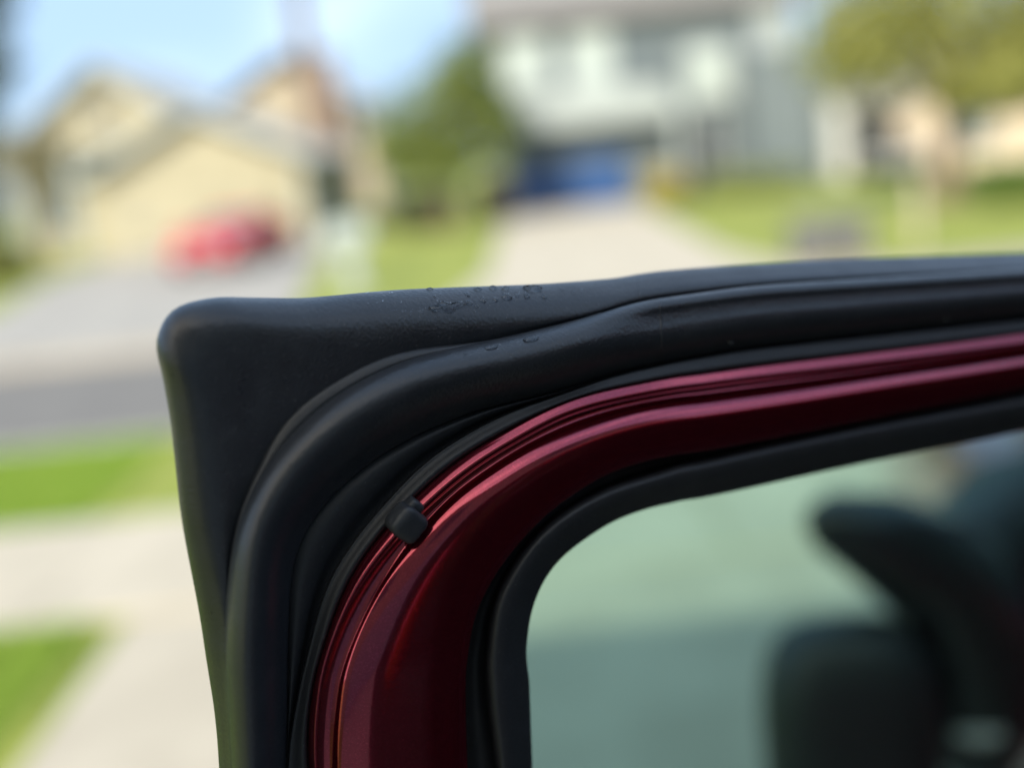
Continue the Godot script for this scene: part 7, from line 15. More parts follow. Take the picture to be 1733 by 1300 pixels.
const OUTER_FRAME := [8, [-44.5, -418.6, -20, -44.9, -420.4, -24, -43.3, -424.3, -31, -39.8, -427.4, -35, 58.8, -460.2, -33, 59, -457.8, -28, 53.7, -449.2, -14, 48.2, -444.9, -9, -55.3, -238.6, -20, -55.7, -240.4, -24, -54.1, -244.3, -31, -50.6, -247.4, -35, 48, -280.2, -33, 48.2, -277.8, -28, 42.9, -269.2, -14, 37.4, -264.9, -9, -61.3, -138.6, -20, -61.7, -140.4, -24, -60.1, -144.3, -31, -56.6, -147.4, -35, 42, -180.2, -33, 42.2, -177.8, -28, 36.9, -169.2, -14, 31.4, -164.9, -9, -63.7, -98.6, -20, -64.1, -100.4, -24, -62.5, -104.3, -31, -59, -107.4, -35, 39.6, -140.2, -33, 39.8, -137.8, -28, 34.5, -129.2, -14, 29, -124.9, -9, -64.9, -78.6, -20, -65.3, -80.4, -24, -63.7, -84.3, -31, -60.2, -87.4, -35, 38.4, -120.2, -33, 38.6, -117.8, -28, 33.3, -109.2, -14, 27.8, -104.9, -9, -64.2, -70.8, -20, -64.5, -72.5, -24, -62.9, -76.3, -31, -59.5, -79.3, -35, 39.1, -111, -33, 39.3, -108.8, -28, 33.9, -100.5, -14, 28.4, -96.4, -9, -63.5, -64, -20, -63.9, -65.6, -24, -62.3, -69.3, -31, -58.8, -72.2, -35, 39.6, -103.1, -33, 39.8, -100.9, -28, 34.4, -92.9, -14, 28.9, -88.9, -9, -63.1, -57.2, -20, -63.4, -58.8, -24, -61.8, -62.3, -31, -58.3, -65.1, -35, 40.2, -95.2, -33, 40.4, -93.1, -28, 35, -85.4, -14, 29.5, -81.6, -9, -62.7, -49.4, -20, -63.1, -50.9, -24, -61.4, -54.3, -31, -58, -56.9, -35, 40.9, -86.2, -33, 41.1, -84.2, -28, 35.6, -76.9, -14, 30.1, -73.2, -9, -62.7, -41.6, -20, -63, -43, -24, -61.4, -46.2, -31, -58, -48.8, -35, 41.5, -77.3, -33, 41.7, -75.4, -28, 36.2, -68.4, -14, 30.7, -64.9, -9, -62.7, -33.6, -20, -63, -34.9, -24, -61.4, -37.9, -31, -58, -40.5, -35, 41.5, -74, -33, 41.7, -72.3, -28, 36.2, -65.4, -14, 30.7, -61.7, -9, -62.6, -25.4, -20, -62.9, -26.6, -24, -61.3, -29.5, -31, -58, -32.1, -35, 41.5, -70.6, -33, 41.7, -69.1, -28, 36.2, -62.3, -14, 30.7, -58.6, -9, -62.7, -17.1, -20, -63, -18.1, -24, -61.4, -20.9, -31, -58.1, -23.5, -35, 41.7, -67.3, -33, 41.8, -65.9, -28, 36.3, -59.3, -14, 30.9, -55.4, -9, -63, -8.4, -20, -63.2, -9.3, -24, -61.7, -12, -31, -58.5, -14.6, -35, 42.2, -64, -33, 42.2, -62.7, -28, 36.7, -56.3, -14, 31.4, -52.3, -9, -63.3, 0.6, -20, -63.5, -0.2, -24, -62, -2.7, -31, -58.8, -5.3, -35, 42.9, -60.8, -33, 42.9, -59.7, -28, 37.3, -53.4, -14, 32, -49.3, -9, -63.4, 9.8, -20, -63.6, 9.2, -24, -62.1, 6.9, -31, -59, 4.2, -35, 43.7, -57.7, -33, 43.7, -56.6, -28, 38.1, -50.5, -14, 32.8, -46.3, -9, -63.1, 19.2, -20, -63.3, 18.7, -24, -61.8, 16.5, -31, -58.8, 13.9, -35, 44.7, -54.5, -33, 44.6, -53.6, -28, 38.9, -47.6, -14, 33.7, -43.3, -9, -62.6, 28.9, -20, -62.7, 28.5, -24, -61.2, 26.5, -31, -58.4, 23.9, -35, 45.8, -51.4, -33, 45.6, -50.6, -28, 39.9, -44.7, -14, 34.8, -40.4, -9, -62.2, 39.2, -20, -62.3, 39, -24, -60.8, 37.2, -31, -58, 34.6, -35, 47.2, -48.4, -33, 46.9, -47.7, -28, 41.2, -42, -14, 36.1, -37.6, -9, -62.3, 50.6, -20, -62.4, 50.5, -24, -61, 49, -31, -58.3, 46.5, -35, 48.8, -45.5, -33, 48.5, -45, -28, 42.6, -39.3, -14, 37.7, -34.9, -9, -62.4, 62.9, -20, -62.5, 63, -24, -61.1, 61.6, -31, -58.5, 59.2, -35, 50.6, -42.7, -33, 50.2, -42.3, -28, 44.3, -36.8, -14, 39.4, -32.2, -9, -56.9, 70.5, -20, -56.9, 70.7, -24, -55.4, 69.5, -31, -52.8, 67.1, -35, 52.7, -40.1, -33, 52.1, -39.8, -28, 46.1, -34.4, -14, 41.3, -29.8, -9, -46.1, 72.5, -20, -46, 72.8, -24, -44.3, 71.6, -31, -41.6, 69.1, -35, 55, -37.7, -33, 54.3, -37.5, -28, 48.2, -32.2, -14, 43.5, -27.5, -9, -32.6, 70.7, -20, -32.3, 71, -24, -30.3, 69.7, -31, -27.6, 67.1, -35, 57.5, -35.5, -33, 56.7, -35.3, -28, 50.5, -30.1, -14, 45.9, -25.4, -9, -19.9, 68.7, -20, -19.5, 68.9, -24, -17.2, 67.6, -31, -14.4, 64.8, -35, 60.3, -33.5, -33, 59.4, -33.4, -28, 53, -28.3, -14, 48.5, -23.5, -9, -8.9, 67.8, -20, -8.3, 68.1, -24, -5.8, 66.7, -31, -2.9, 63.7, -35, 63.2, -31.7, -33, 62.2, -31.7, -28, 55.7, -26.7, -14, 51.3, -21.8, -9, 1.4, 67.2, -20, 2.1, 67.5, -24, 4.8, 66.1, -31, 7.7, 63, -35, 66.3, -30.1, -33, 65.2, -30.2, -28, 58.6, -25.3, -14, 54.2, -20.3, -9, 11.3, 66.4, -20, 12.2, 66.8, -24, 15, 65.3, -31, 17.9, 62.1, -35, 69.6, -28.7, -33, 68.3, -28.9, -28, 61.5, -24, -14, 57.3, -19, -9, 20.8, 65.5, -20, 21.9, 65.9, -24, 24.8, 64.4, -31, 27.8, 61, -35, 72.9, -27.4, -33, 71.4, -27.7, -28, 64.6, -22.8, -14, 60.4, -17.8, -9, 30.1, 64.5, -20, 31.3, 64.9, -24, 34.4, 63.3, -31, 37.4, 59.9, -35, 76.2, -26.2, -33, 74.7, -26.5, -28, 67.7, -21.7, -14, 63.6, -16.6, -9, 39.1, 63.4, -20, 40.4, 63.9, -24, 43.7, 62.3, -31, 46.6, 58.7, -35, 79.7, -25.1, -33, 78, -25.4, -28, 70.8, -20.7, -14, 66.9, -15.5, -9, 47.7, 62.4, -20, 49.2, 62.9, -24, 52.6, 61.3, -31, 55.5, 57.6, -35, 83.3, -24.1, -33, 81.4, -24.5, -28, 74.1, -19.8, -14, 70.3, -14.6, -9, 56.2, 61.5, -20, 57.8, 62, -24, 61.4, 60.3, -31, 64.2, 56.6, -35, 87, -23.3, -33, 85, -23.8, -28, 77.5, -19.1, -14, 73.8, -13.9, -9, 64.5, 60.7, -20, 66.3, 61.2, -24, 69.9, 59.5, -31, 72.7, 55.7, -35, 90.8, -22.8, -33, 88.6, -23.2, -28, 81, -18.6, -14, 77.4, -13.4, -9, 72.7, 60.1, -20, 74.6, 60.6, -24, 78.4, 58.8, -31, 81.1, 55, -35, 94.7, -22.4, -33, 92.3, -22.9, -28, 84.5, -18.2, -14, 81.1, -13, -9, 80.8, 59.5, -20, 82.9, 60, -24, 86.8, 58.2, -31, 89.4, 54.4, -35, 98.7, -22.1, -33, 96.1, -22.6, -28, 88.2, -18, -14, 84.8, -12.8, -9, 89, 59.1, -20, 91.2, 59.5, -24, 95.2, 57.8, -31, 97.8, 53.8, -35, 102.8, -22, -33, 100, -22.5, -28, 91.9, -17.9, -14, 88.7, -12.7, -9, 97.2, 59.1, -20, 99.6, 59.6, -24, 103.7, 57.8, -31, 106.2, 53.9, -35, 106.9, -22.1, -33, 104, -22.6, -28, 95.7, -17.9, -14, 92.6, -12.7, -9, 105.6, 59, -20, 108.1, 59.4, -24, 112.4, 57.7, -31, 114.8, 53.7, -35, 111.2, -22.3, -33, 108.1, -22.7, -28, 99.5, -18.1, -14, 96.6, -12.9, -9, 114.3, 58.5, -20, 116.9, 59, -24, 121.3, 57.2, -31, 123.6, 53.2, -35, 115.5, -22.3, -33, 112.2, -22.8, -28, 103.5, -18.2, -14, 100.7, -13, -9, 122.8, 57.9, -20, 125.6, 58.4, -24, 130.1, 56.6, -31, 132.5, 52.6, -35, 124.7, -23.1, -33, 121.2, -23.5, -28, 112.2, -18.9, -14, 109.2, -13.6, -9, 131.5, 57.3, -20, 134.4, 57.8, -24, 139.1, 56, -31, 141.6, 51.9, -35, 134, -23.5, -33, 130.4, -24, -28, 121, -19.3, -14, 117.9, -14, -9, 141.7, 56.5, -20, 144.6, 57, -24, 149.6, 55.1, -31, 152.2, 51, -35, 144.8, -23.8, -33, 141.2, -24.3, -28, 131.3, -19.6, -14, 128.1, -14.3, -9, 154.6, 55.4, -20, 157.7, 55.9, -24, 163, 54, -31, 165.7, 49.8, -35, 158.7, -24.2, -33, 154.9, -24.7, -28, 144.5, -20, -14, 141.1, -14.7, -9, 170.6, 53.9, -20, 173.9, 54.4, -24, 179.5, 52.5, -31, 182.4, 48.3, -35, 175.9, -24.6, -33, 171.8, -25.1, -28, 160.7, -20.4, -14, 157.1, -15, -9, 189.9, 52.1, -20, 193.4, 52.6, -24, 199.4, 50.6, -31, 202.6, 46.3, -35, 196.5, -25.1, -33, 192.2, -25.7, -28, 180.3, -21, -14, 176.3, -15.5, -9, 212.9, 49.7, -20, 216.6, 50.2, -24, 223, 48.2, -31, 226.5, 43.8, -35, 221, -26.1, -33, 216.4, -26.7, -28, 203.6, -21.9, -14, 199.2, -16.4, -9, 239.9, 46.9, -20, 243.9, 47.4, -24, 250.9, 45.3, -31, 254.7, 40.7, -35, 249.9, -27.4, -33, 244.8, -28.1, -28, 230.9, -23.3, -14, 226.1, -17.6, -9, 268.3, 44, -20, 272.6, 44.5, -24, 280.1, 42.3, -31, 284.3, 37.6, -35, 280.2, -28.5, -33, 274.7, -29.2, -28, 259.7, -24.4, -14, 254.4, -18.6, -9, 298.2, 40.9, -20, 302.8, 41.4, -24, 311, 39.1, -31, 315.6, 34.3, -35, 312, -29.4, -33, 306.1, -30.2, -28, 289.9, -25.3, -14, 284.1, -19.4, -9, 328.1, 39.2, -20, 332.8, 39.7, -24, 340.9, 37.4, -31, 345.5, 32.5, -35, 342, -31.2, -33, 336.1, -31.9, -28, 319.8, -27.1, -14, 314.1, -21.2, -9, 398, 33.7, -20, 402.7, 34.2, -24, 410.8, 31.9, -31, 415.4, 27, -35, 411.8, -36.7, -33, 406, -37.4, -28, 389.7, -32.6, -14, 384, -26.7, -9, 537.8, 18.2, -20, 542.4, 18.7, -24, 550.6, 16.4, -31, 555.2, 11.5, -35, 551.6, -52.2, -33, 545.8, -52.9, -28, 529.5, -48.1, -14, 523.8, -42.2, -9, 717.5, -13.1, -20, 722.2, -12.6, -24, 730.3, -14.9, -31, 734.9, -19.8, -35, 731.3, -83.5, -33, 725.5, -84.2, -28, 709.2, -79.4, -14, 703.5, -73.5, -9]]

const DROPS_TRIM := [
	[22.05, 61.69, -7.80, 0.08, 0.67, 0.74, 3.68, 1.14],
	[54.29, 62.22, -13.78, 0.09, 0.91, 0.41, 2.19, 1.01],
	[43.22, 61.45, -10.43, 0.09, 0.80, 0.59, 1.32, 0.88],
	[45.35, 63.66, -15.15, 0.10, 0.94, 0.32, 1.32, 0.57],
	[41.20, 64.25, -15.63, 0.10, 0.95, 0.29, 0.96, 0.70],
	[35.66, 64.73, -15.15, 0.11, 0.94, 0.31, 1.05, 0.39],
	[34.85, 61.77, -9.68, 0.09, 0.77, 0.63, 0.75, 0.70],
	[29.54, 61.76, -8.93, 0.09, 0.73, 0.67, 1.05, 0.61],
	[30.72, 63.91, -12.08, 0.10, 0.87, 0.49, 0.61, 0.70],
	[50.34, 60.66, -10.43, 0.08, 0.80, 0.59, 0.79, 0.70],
	[39.01, 61.28, -9.68, 0.09, 0.77, 0.63, 0.61, 0.61],
	[56.25, 59.76, -10.05, 0.07, 0.79, 0.60, 0.61, 0.70],
	[31.68, 60.53, -7.80, 0.08, 0.67, 0.74, 0.44, 0.44],
	[20.18, 66.81, -16.58, 0.10, 0.98, 0.19, 0.88, 0.31],
	[19.56, 64.98, -11.65, 0.09, 0.86, 0.50, 0.35, 0.53],
	[63.96, 60.65, -12.50, 0.07, 0.88, 0.48, 0.44, 0.35],
	[47.35, 61.31, -10.80, 0.09, 0.82, 0.57, 0.44, 0.35],
	[67.28, 59.48, -10.80, 0.06, 0.83, 0.55, 0.35, 0.35],
]
const DROPS_SEAL := [
	[44.02, 49.07, 2.82, -0.04, 0.91, 0.42, 2.54, 1.32],
	[30.41, 48.63, 2.82, -0.02, 0.91, 0.42, 2.19, 0.88],
	[21.58, 48.27, 3.20, -0.03, 0.89, 0.45, 0.61, 0.44],
	[-4.89, 45.10, 2.82, -0.23, 0.88, 0.43, 0.88, 0.53],
]
const GLASS_EDGE := [56.25, -440.00, 32.25, -107.17, 33.40, -91.06, 34.60, -75.18, 35.12, -63.80, 35.22, -57.79, 36.24, -51.99, 37.79, -46.28, 40.01, -40.77, 43.04, -35.65, 46.92, -31.09, 51.66, -27.30, 57.12, -24.32, 63.00, -21.91, 69.15, -19.79, 75.69, -18.24, 82.63, -17.40, 89.86, -17.05, 97.39, -17.26, 109.88, -18.01, 128.83, -18.77, 157.96, -19.56, 200.38, -21.10, 255.90, -23.54, 680.00, -58.54, 680.00, -440.00]

var rng := RandomNumberGenerator.new()
var taken := {}
var M := {}

func _ready() -> void:
	rng.seed = 7
	setup_camera()
	setup_light()
	make_materials()
	build_ground()
	build_house_behind()
	build_far_houses()
	build_trees()
	build_car()
	build_door()
	build_drops()
	build_street_things()

# ---------------------------------------------------------------- camera and light
func setup_camera() -> void:
	var cam := Camera3D.new()
	cam.name = "camera"
	add_child(cam)
	var lens := CameraAttributesPhysical.new()
	lens.frustum_focal_length = 53.85
	lens.frustum_focus_distance = 0.366
	lens.frustum_near = 0.02
	lens.frustum_far = 4000.0
	lens.exposure_aperture = 3.45
	cam.attributes = lens
	cam.fov = 36.0
	cam.near = 0.02
	cam.far = 4000.0
	cam.position = Vector3(0, 1.6, 0)
	cam.rotation_degrees = Vector3(-11.1, 0, -6.0)
	cam.current = true
	print("fov ", cam.fov, " far ", cam.far)

func setup_light() -> void:
	var sun := DirectionalLight3D.new()
	sun.name = "sun"
	var el := deg_to_rad(31.0)
	var az := deg_to_rad(25.0)
	var to_sun := Vector3(-sin(az) * cos(el), sin(el), cos(az) * cos(el))
	sun.look_at_from_position(to_sun * 50.0, Vector3.ZERO, Vector3.UP)
	sun.light_energy = 1.5
	sun.light_color = Color(1.0, 0.955, 0.87)
	sun.light_angular_distance = 0.53
	sun.shadow_enabled = true
	sun.sky_mode = DirectionalLight3D.SKY_MODE_LIGHT_AND_SKY
	add_child(sun)
	var sky_mat := ProceduralSkyMaterial.new()
	sky_mat.sky_top_color = Color(0.61, 0.74, 0.90)
	sky_mat.sky_horizon_color = Color(0.695, 0.81, 0.915)
	sky_mat.sky_curve = 0.22
	sky_mat.ground_bottom_color = Color(0.35, 0.36, 0.33)
	sky_mat.ground_horizon_color = Color(0.55, 0.62, 0.66)
	sky_mat.sky_energy_multiplier = 1.0
	sky_mat.sun_angle_max = 110.0
	sky_mat.sun_curve = 0.42
	sky_mat.sky_cover = cloud_cover()
	sky_mat.sky_cover_modulate = Color(1, 1, 1, 0.5)
	var sky := Sky.new()
	sky.sky_material = sky_mat
	var env := Environment.new()
	env.background_mode = Environment.BG_SKY
	env.sky = sky
	env.tonemap_mode = Environment.TONE_MAPPER_LINEAR
	env.tonemap_exposure = 1.45
	env.sdfgi_enabled = true
	env.ssao_enabled = true
	env.ssil_enabled = true
	var we := WorldEnvironment.new()
	we.name = "world_environment"
	we.environment = env
	add_child(we)

func cloud_cover() -> ImageTexture:
	var n := FastNoiseLite.new()
	n.seed = 4
	n.noise_type = FastNoiseLite.TYPE_SIMPLEX_SMOOTH
	n.frequency = 1.1
	n.fractal_octaves = 5
	var img := Image.create(512, 256, false, Image.FORMAT_RGBA8)
	for y in 256:
		var lat := PI * (0.5 - (y + 0.5) / 256.0)
		for x in 512:
			var lon := TAU * (x + 0.5) / 512.0
			var d := Vector3(cos(lat) * cos(lon), sin(lat), cos(lat) * sin(lon))
			var v := n.get_noise_3d(d.x * 1.3, d.y * 3.4, d.z * 1.3)
			var a := smoothstep(-0.12, 0.55, v)
			img.set_pixel(x, y, Color(1, 1, 1, a))
	return ImageTexture.create_from_image(img)

# ---------------------------------------------------------------- materials
func noise_tex(freq: float, a: Color, b: Color, sd: int, octaves := 4, kind := FastNoiseLite.TYPE_SIMPLEX_SMOOTH, size := 256) -> NoiseTexture2D:
	var n := FastNoiseLite.new()
	n.seed = sd
	n.noise_type = kind
	n.frequency = freq
	n.fractal_octaves = octaves
	var t := NoiseTexture2D.new()
	t.width = size
	t.height = size
	t.seamless = true
	t.noise = n
	var g := Gradient.new()
	g.set_color(0, a)
	g.set_color(1, b)
	t.color_ramp = g
	return t

func bump_tex(freq: float, sd: int, strength := 4.0, kind := FastNoiseLite.TYPE_SIMPLEX_SMOOTH, size := 256) -> NoiseTexture2D:
	var n := FastNoiseLite.new()
	n.seed = sd
	n.noise_type = kind
	n.frequency = freq
	n.fractal_octaves = 3
	var t := NoiseTexture2D.new()
	t.width = size
	t.height = size
	t.seamless = true
	t.as_normal_map = true
	t.bump_strength = strength
	t.noise = n
	return t

func lin(r: float, g: float, b: float) -> Color:
	return Color(r, g, b).linear_to_srgb()

func mat(key: String, c: Color, rough := 0.8, metal := 0.0) -> StandardMaterial3D:
	var m := StandardMaterial3D.new()
	m.resource_name = key
	m.albedo_color = c
	m.roughness = rough
	m.metallic = metal
	M[key] = m
	return m

# a mottled surface: linear colours a..b over patches of about 'patch' metres
func mottled(key: String, a: Color, b: Color, patch: float, rough: float, sd: int, world := true) -> StandardMaterial3D:
	var m := mat(key, Color.WHITE, rough)
	m.albedo_texture = noise_tex(0.02, a, b, sd, 5)
	m.uv1_triplanar = true
	m.uv1_world_triplanar = world
	m.uv1_scale = Vector3.ONE / (patch * 5.0)
	return m

func speck_image(sd: int, base: Color, speck: Color, count: int, size := 512, grain := 0.8) -> ImageTexture:
	var r := RandomNumberGenerator.new()
	r.seed = sd
	var img := Image.create(size, size, false, Image.FORMAT_RGB8)
	var n := FastNoiseLite.new()
	n.seed = sd
	n.frequency = 0.012
	n.fractal_octaves = 4
	for y in size:
		for x in size:
			var v := 0.5 + 0.5 * n.get_noise_2d(x, y)
			img.set_pixel(x, y, base.lerp(speck, 0.04 * v + 0.14 * smoothstep(0.55, 0.85, v) * r.randf() + 0.05 * r.randf()))
	for i in count:
		var p := Vector2i(r.randi_range(0, size - 1), r.randi_range(0, size - 1))
		var c := base.lerp(speck, r.randf_range(0.2, 1.0))
		var w := 1 if r.randf() < grain else 2
		img.fill_rect(Rect2i(p, Vector2i(w, w)), c)
	return ImageTexture.create_from_image(img)

func make_materials() -> void:
	var rub := mat("rubber", Color.WHITE, 0.36)
	rub.albedo_texture = speck_image(3, lin(0.017, 0.0195, 0.024), lin(0.12, 0.123, 0.128), 1000, 512, 0.55)
	rub.uv1_triplanar = true
	rub.uv1_scale = Vector3.ONE * 14.0
	rub.normal_enabled = true
	rub.normal_texture = bump_tex(0.2, 5, 3.0)
	rub.normal_scale = 0.16
	rub.roughness_texture = noise_tex(0.02, Color(0.62, 0.62, 0.62), Color(1.0, 1.0, 1.0), 6, 5)
	rub.roughness = 0.42
	var rub2 := mat("soft_rubber", Color.WHITE, 0.5)
	rub2.albedo_texture = speck_image(9, lin(0.012, 0.0135, 0.016), lin(0.10, 0.102, 0.106), 600, 512, 0.55)
	rub2.uv1_triplanar = true
	rub2.uv1_scale = Vector3.ONE * 12.0
	rub2.normal_enabled = true
	rub2.normal_texture = bump_tex(0.16, 15, 2.0)
	rub2.normal_scale = 0.18
	var clip := mat("clip_plastic", lin(0.024, 0.027, 0.032), 0.5)
	clip.normal_enabled = true
	clip.normal_texture = bump_tex(0.09, 25, 2.0)
	clip.uv1_triplanar = true
	clip.uv1_scale = Vector3.ONE * 40.0
	clip.normal_scale = 0.2
	var paint := mat("maroon_paint", Color.WHITE, 0.14, 0.93)
	paint.albedo_texture = speck_image(31, lin(0.27, 0.016, 0.036), lin(0.54, 0.065, 0.115), 9000, 256)
	paint.uv1_triplanar = true
	paint.uv1_scale = Vector3.ONE * 28.0
	paint.normal_enabled = true
	paint.normal_texture = bump_tex(0.05, 41, 1.6)
	paint.normal_scale = 0.05
	paint.clearcoat_enabled = true
	paint.clearcoat = 1.0
	paint.clearcoat_roughness = 0.03
	var glass := mat("green_glass", lin(0.455, 0.70, 0.63), 0.0)
	glass.transparency = BaseMaterial3D.TRANSPARENCY_ALPHA
	glass.albedo_color.a = 0.0
	glass.refraction_enabled = true
	glass.refraction_scale = 0.05
	var water := mat("water", Color(0.98, 0.99, 1.0, 0.0), 0.0)
	water.transparency = BaseMaterial3D.TRANSPARENCY_ALPHA
	water.refraction_enabled = true
	water.refraction_scale = 0.033
	var cabin := mat("cabin_glass", Color(0.03, 0.05, 0.05, 0.45), 0.02)
	cabin.transparency = BaseMaterial3D.TRANSPARENCY_ALPHA
	mat("cabin_trim", lin(0.014, 0.014, 0.015), 0.75)
	mat("seat_cloth", lin(0.03, 0.03, 0.032), 0.9)
	mat("black_plastic", lin(0.016, 0.017, 0.02), 0.5)
	mat("privacy_glass", lin(0.012, 0.013, 0.014), 0.06)
	mat("gloss_black", lin(0.02, 0.021, 0.025), 0.25)
	mat("tyre", lin(0.02, 0.02, 0.021), 0.85)
	mat("alloy", lin(0.45, 0.45, 0.46), 0.35, 0.8)
	mat("mirror_silver", lin(0.75, 0.77, 0.78), 0.03, 1.0)
	mat("lamp_glass", lin(0.55, 0.56, 0.58), 0.12)
	mat("amber_glass", lin(0.55, 0.16, 0.02), 0.15)
	var red := mat("red_paint", lin(0.46, 0.010, 0.022), 0.5)
	red.clearcoat_enabled = true
	red.clearcoat = 0.4
	red.clearcoat_roughness = 0.05
	mottled("concrete", lin(0.34, 0.305, 0.24), lin(0.45, 0.41, 0.33), 0.5, 0.9, 11)
	mottled("pale_concrete", lin(0.37, 0.335, 0.265), lin(0.48, 0.435, 0.35), 0.6, 0.9, 12)
	mottled("worn_concrete", lin(0.25, 0.24, 0.22), lin(0.36, 0.345, 0.315), 1.1, 0.9, 35)
	mottled("asphalt", lin(0.125, 0.12, 0.115), lin(0.165, 0.16, 0.15), 0.6, 0.92, 13)
	mottled("lawn", lin(0.14, 0.185, 0.02), lin(0.29, 0.31, 0.06), 1.0, 0.95, 14)
	mottled("earth", lin(0.10, 0.12, 0.04), lin(0.16, 0.16, 0.07), 3.0, 0.95, 16)
	var blade := mat("grass_blade", Color.WHITE, 0.7)
	blade.vertex_color_use_as_albedo = true
	blade.backlight_enabled = true
	blade.backlight = Color(0.3, 0.35, 0.1)
	var leaf := mat("leaf", Color.WHITE, 0.6)
	leaf.vertex_color_use_as_albedo = true
	leaf.backlight_enabled = true
	leaf.backlight = Color(0.3, 0.35, 0.12)
	mottled("bark", lin(0.10, 0.075, 0.055), lin(0.19, 0.14, 0.10), 0.1, 0.95, 17)
	mottled("pole_wood", lin(0.12, 0.09, 0.075), lin(0.19, 0.145, 0.12), 0.12, 0.95, 18)
	mottled("yellow_wall", lin(0.29, 0.275, 0.20), lin(0.39, 0.365, 0.27), 1.2, 0.85, 19)
	mottled("beige_wall", lin(0.34, 0.30, 0.235), lin(0.40, 0.355, 0.28), 1.2, 0.85, 20)
	mottled("grey_wall", lin(0.085, 0.112, 0.132), lin(0.12, 0.148, 0.168), 1.2, 0.85, 21)
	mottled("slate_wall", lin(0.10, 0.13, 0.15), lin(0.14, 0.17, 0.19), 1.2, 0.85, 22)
	mottled("tan_wall", lin(0.46, 0.39, 0.31), lin(0.54, 0.46, 0.37), 1.2, 0.85, 23)
	mottled("brick_tone", lin(0.22, 0.16, 0.13), lin(0.28, 0.21, 0.17), 0.4, 0.9, 33)
	mottled("grey_roof", lin(0.15, 0.145, 0.14), lin(0.22, 0.215, 0.21), 0.5, 0.9, 24)
	mottled("pale_roof", lin(0.34, 0.33, 0.31), lin(0.44, 0.43, 0.40), 0.5, 0.9, 25)
	mottled("brown_roof", lin(0.14, 0.11, 0.09), lin(0.20, 0.16, 0.13), 0.5, 0.9, 26)
	mat("white_trim", lin(0.30, 0.345, 0.36), 0.6)
	mat("white_paint", lin(0.52, 0.54, 0.53), 0.6)
	mat("blue_door", lin(0.015, 0.065, 0.21), 0.5)
	mat("dark_door", lin(0.05, 0.06, 0.075), 0.6)
	mat("pane", lin(0.06, 0.075, 0.08), 0.08)
	mat("pale_blind", lin(0.34, 0.40, 0.40), 0.7)
	mat("bin_grey", lin(0.13, 0.135, 0.13), 0.6)
	mat("steel", lin(0.35, 0.36, 0.37), 0.4, 0.7)

# ---------------------------------------------------------------- nodes
func numbered(called: String) -> String:
	var n: int = taken.get(called, 0)
	taken[called] = n + 1
	return called if n == 0 else "%s_%03d" % [called, n]

func tag(o: Node3D, label: String, category: String, group := "") -> void:
	o.set_meta("label", label)
	o.set_meta("category", category)
	if group:
		o.set_meta("group", group)

func thing(called: String, label: String, category: String, where := Vector3.ZERO, turn := 0.0, group := "") -> Node3D:
	var o := Node3D.new()
	o.name = numbered(called)
	add_child(o)
	o.position = where
	o.rotation.y = turn
	tag(o, label, category, group)
	return o

func part(called: String, mesh: Mesh, m: Material, parent: Node3D, where := Vector3.ZERO, turn := Vector3.ZERO) -> MeshInstance3D:
	var o := MeshInstance3D.new()
	o.name = numbered(called) if parent == self else called
	o.mesh = mesh
	o.material_override = m
	parent.add_child(o, true)
	o.position = where
	o.rotation = turn
	return o

func structure(called: String, mesh: Mesh, m: Material, where := Vector3.ZERO) -> MeshInstance3D:
	var o := part(called, mesh, m, self, where)
	o.set_meta("kind", "structure")
	return o

# ---------------------------------------------------------------- shapes
func box(sx: float, sy: float, sz: float) -> BoxMesh:
	var b := BoxMesh.new()
	b.size = Vector3(sx, sy, sz)
	return b

func cyl(r0: float, r1: float, h: float, seg := 20) -> CylinderMesh:
	var c := CylinderMesh.new()
	c.bottom_radius = r0
	c.top_radius = r1
	c.height = h
	c.radial_segments = seg
	c.rings = 1
	return c

# smooth curve through points, n steps for each span
func smooth_line(p: PackedVector3Array, n: int) -> PackedVector3Array:
	var out := PackedVector3Array()
	var last := p.size() - 1
	for i in last:
		var p1 := p[i]
		var p2 := p[i + 1]
		var p0 := p[i - 1] if i > 0 else p1 * 2.0 - p2
		var p3 := p[i + 2] if i + 2 <= last else p2 * 2.0 - p1
		var d1 := maxf(sqrt((p1 - p0).length()), 1e-5)
		var d2 := maxf(sqrt((p2 - p1).length()), 1e-5)
		var d3 := maxf(sqrt((p3 - p2).length()), 1e-5)
		var m1 := (p1 - p0) / d1 - (p2 - p0) / (d1 + d2) + (p2 - p1) / d2
		var m2 := (p2 - p1) / d2 - (p3 - p1) / (d2 + d3) + (p3 - p2) / d3
		m1 *= d2
		m2 *= d2
		for k in n:
			var s := float(k) / n
			var s2 := s * s
			var s3 := s2 * s
			out.append(p1 * (2 * s3 - 3 * s2 + 1) + m1 * (s3 - 2 * s2 + s) + p2 * (3 * s2 - 2 * s3) + m2 * (s3 - s2))
	out.append(p[last])
	return out

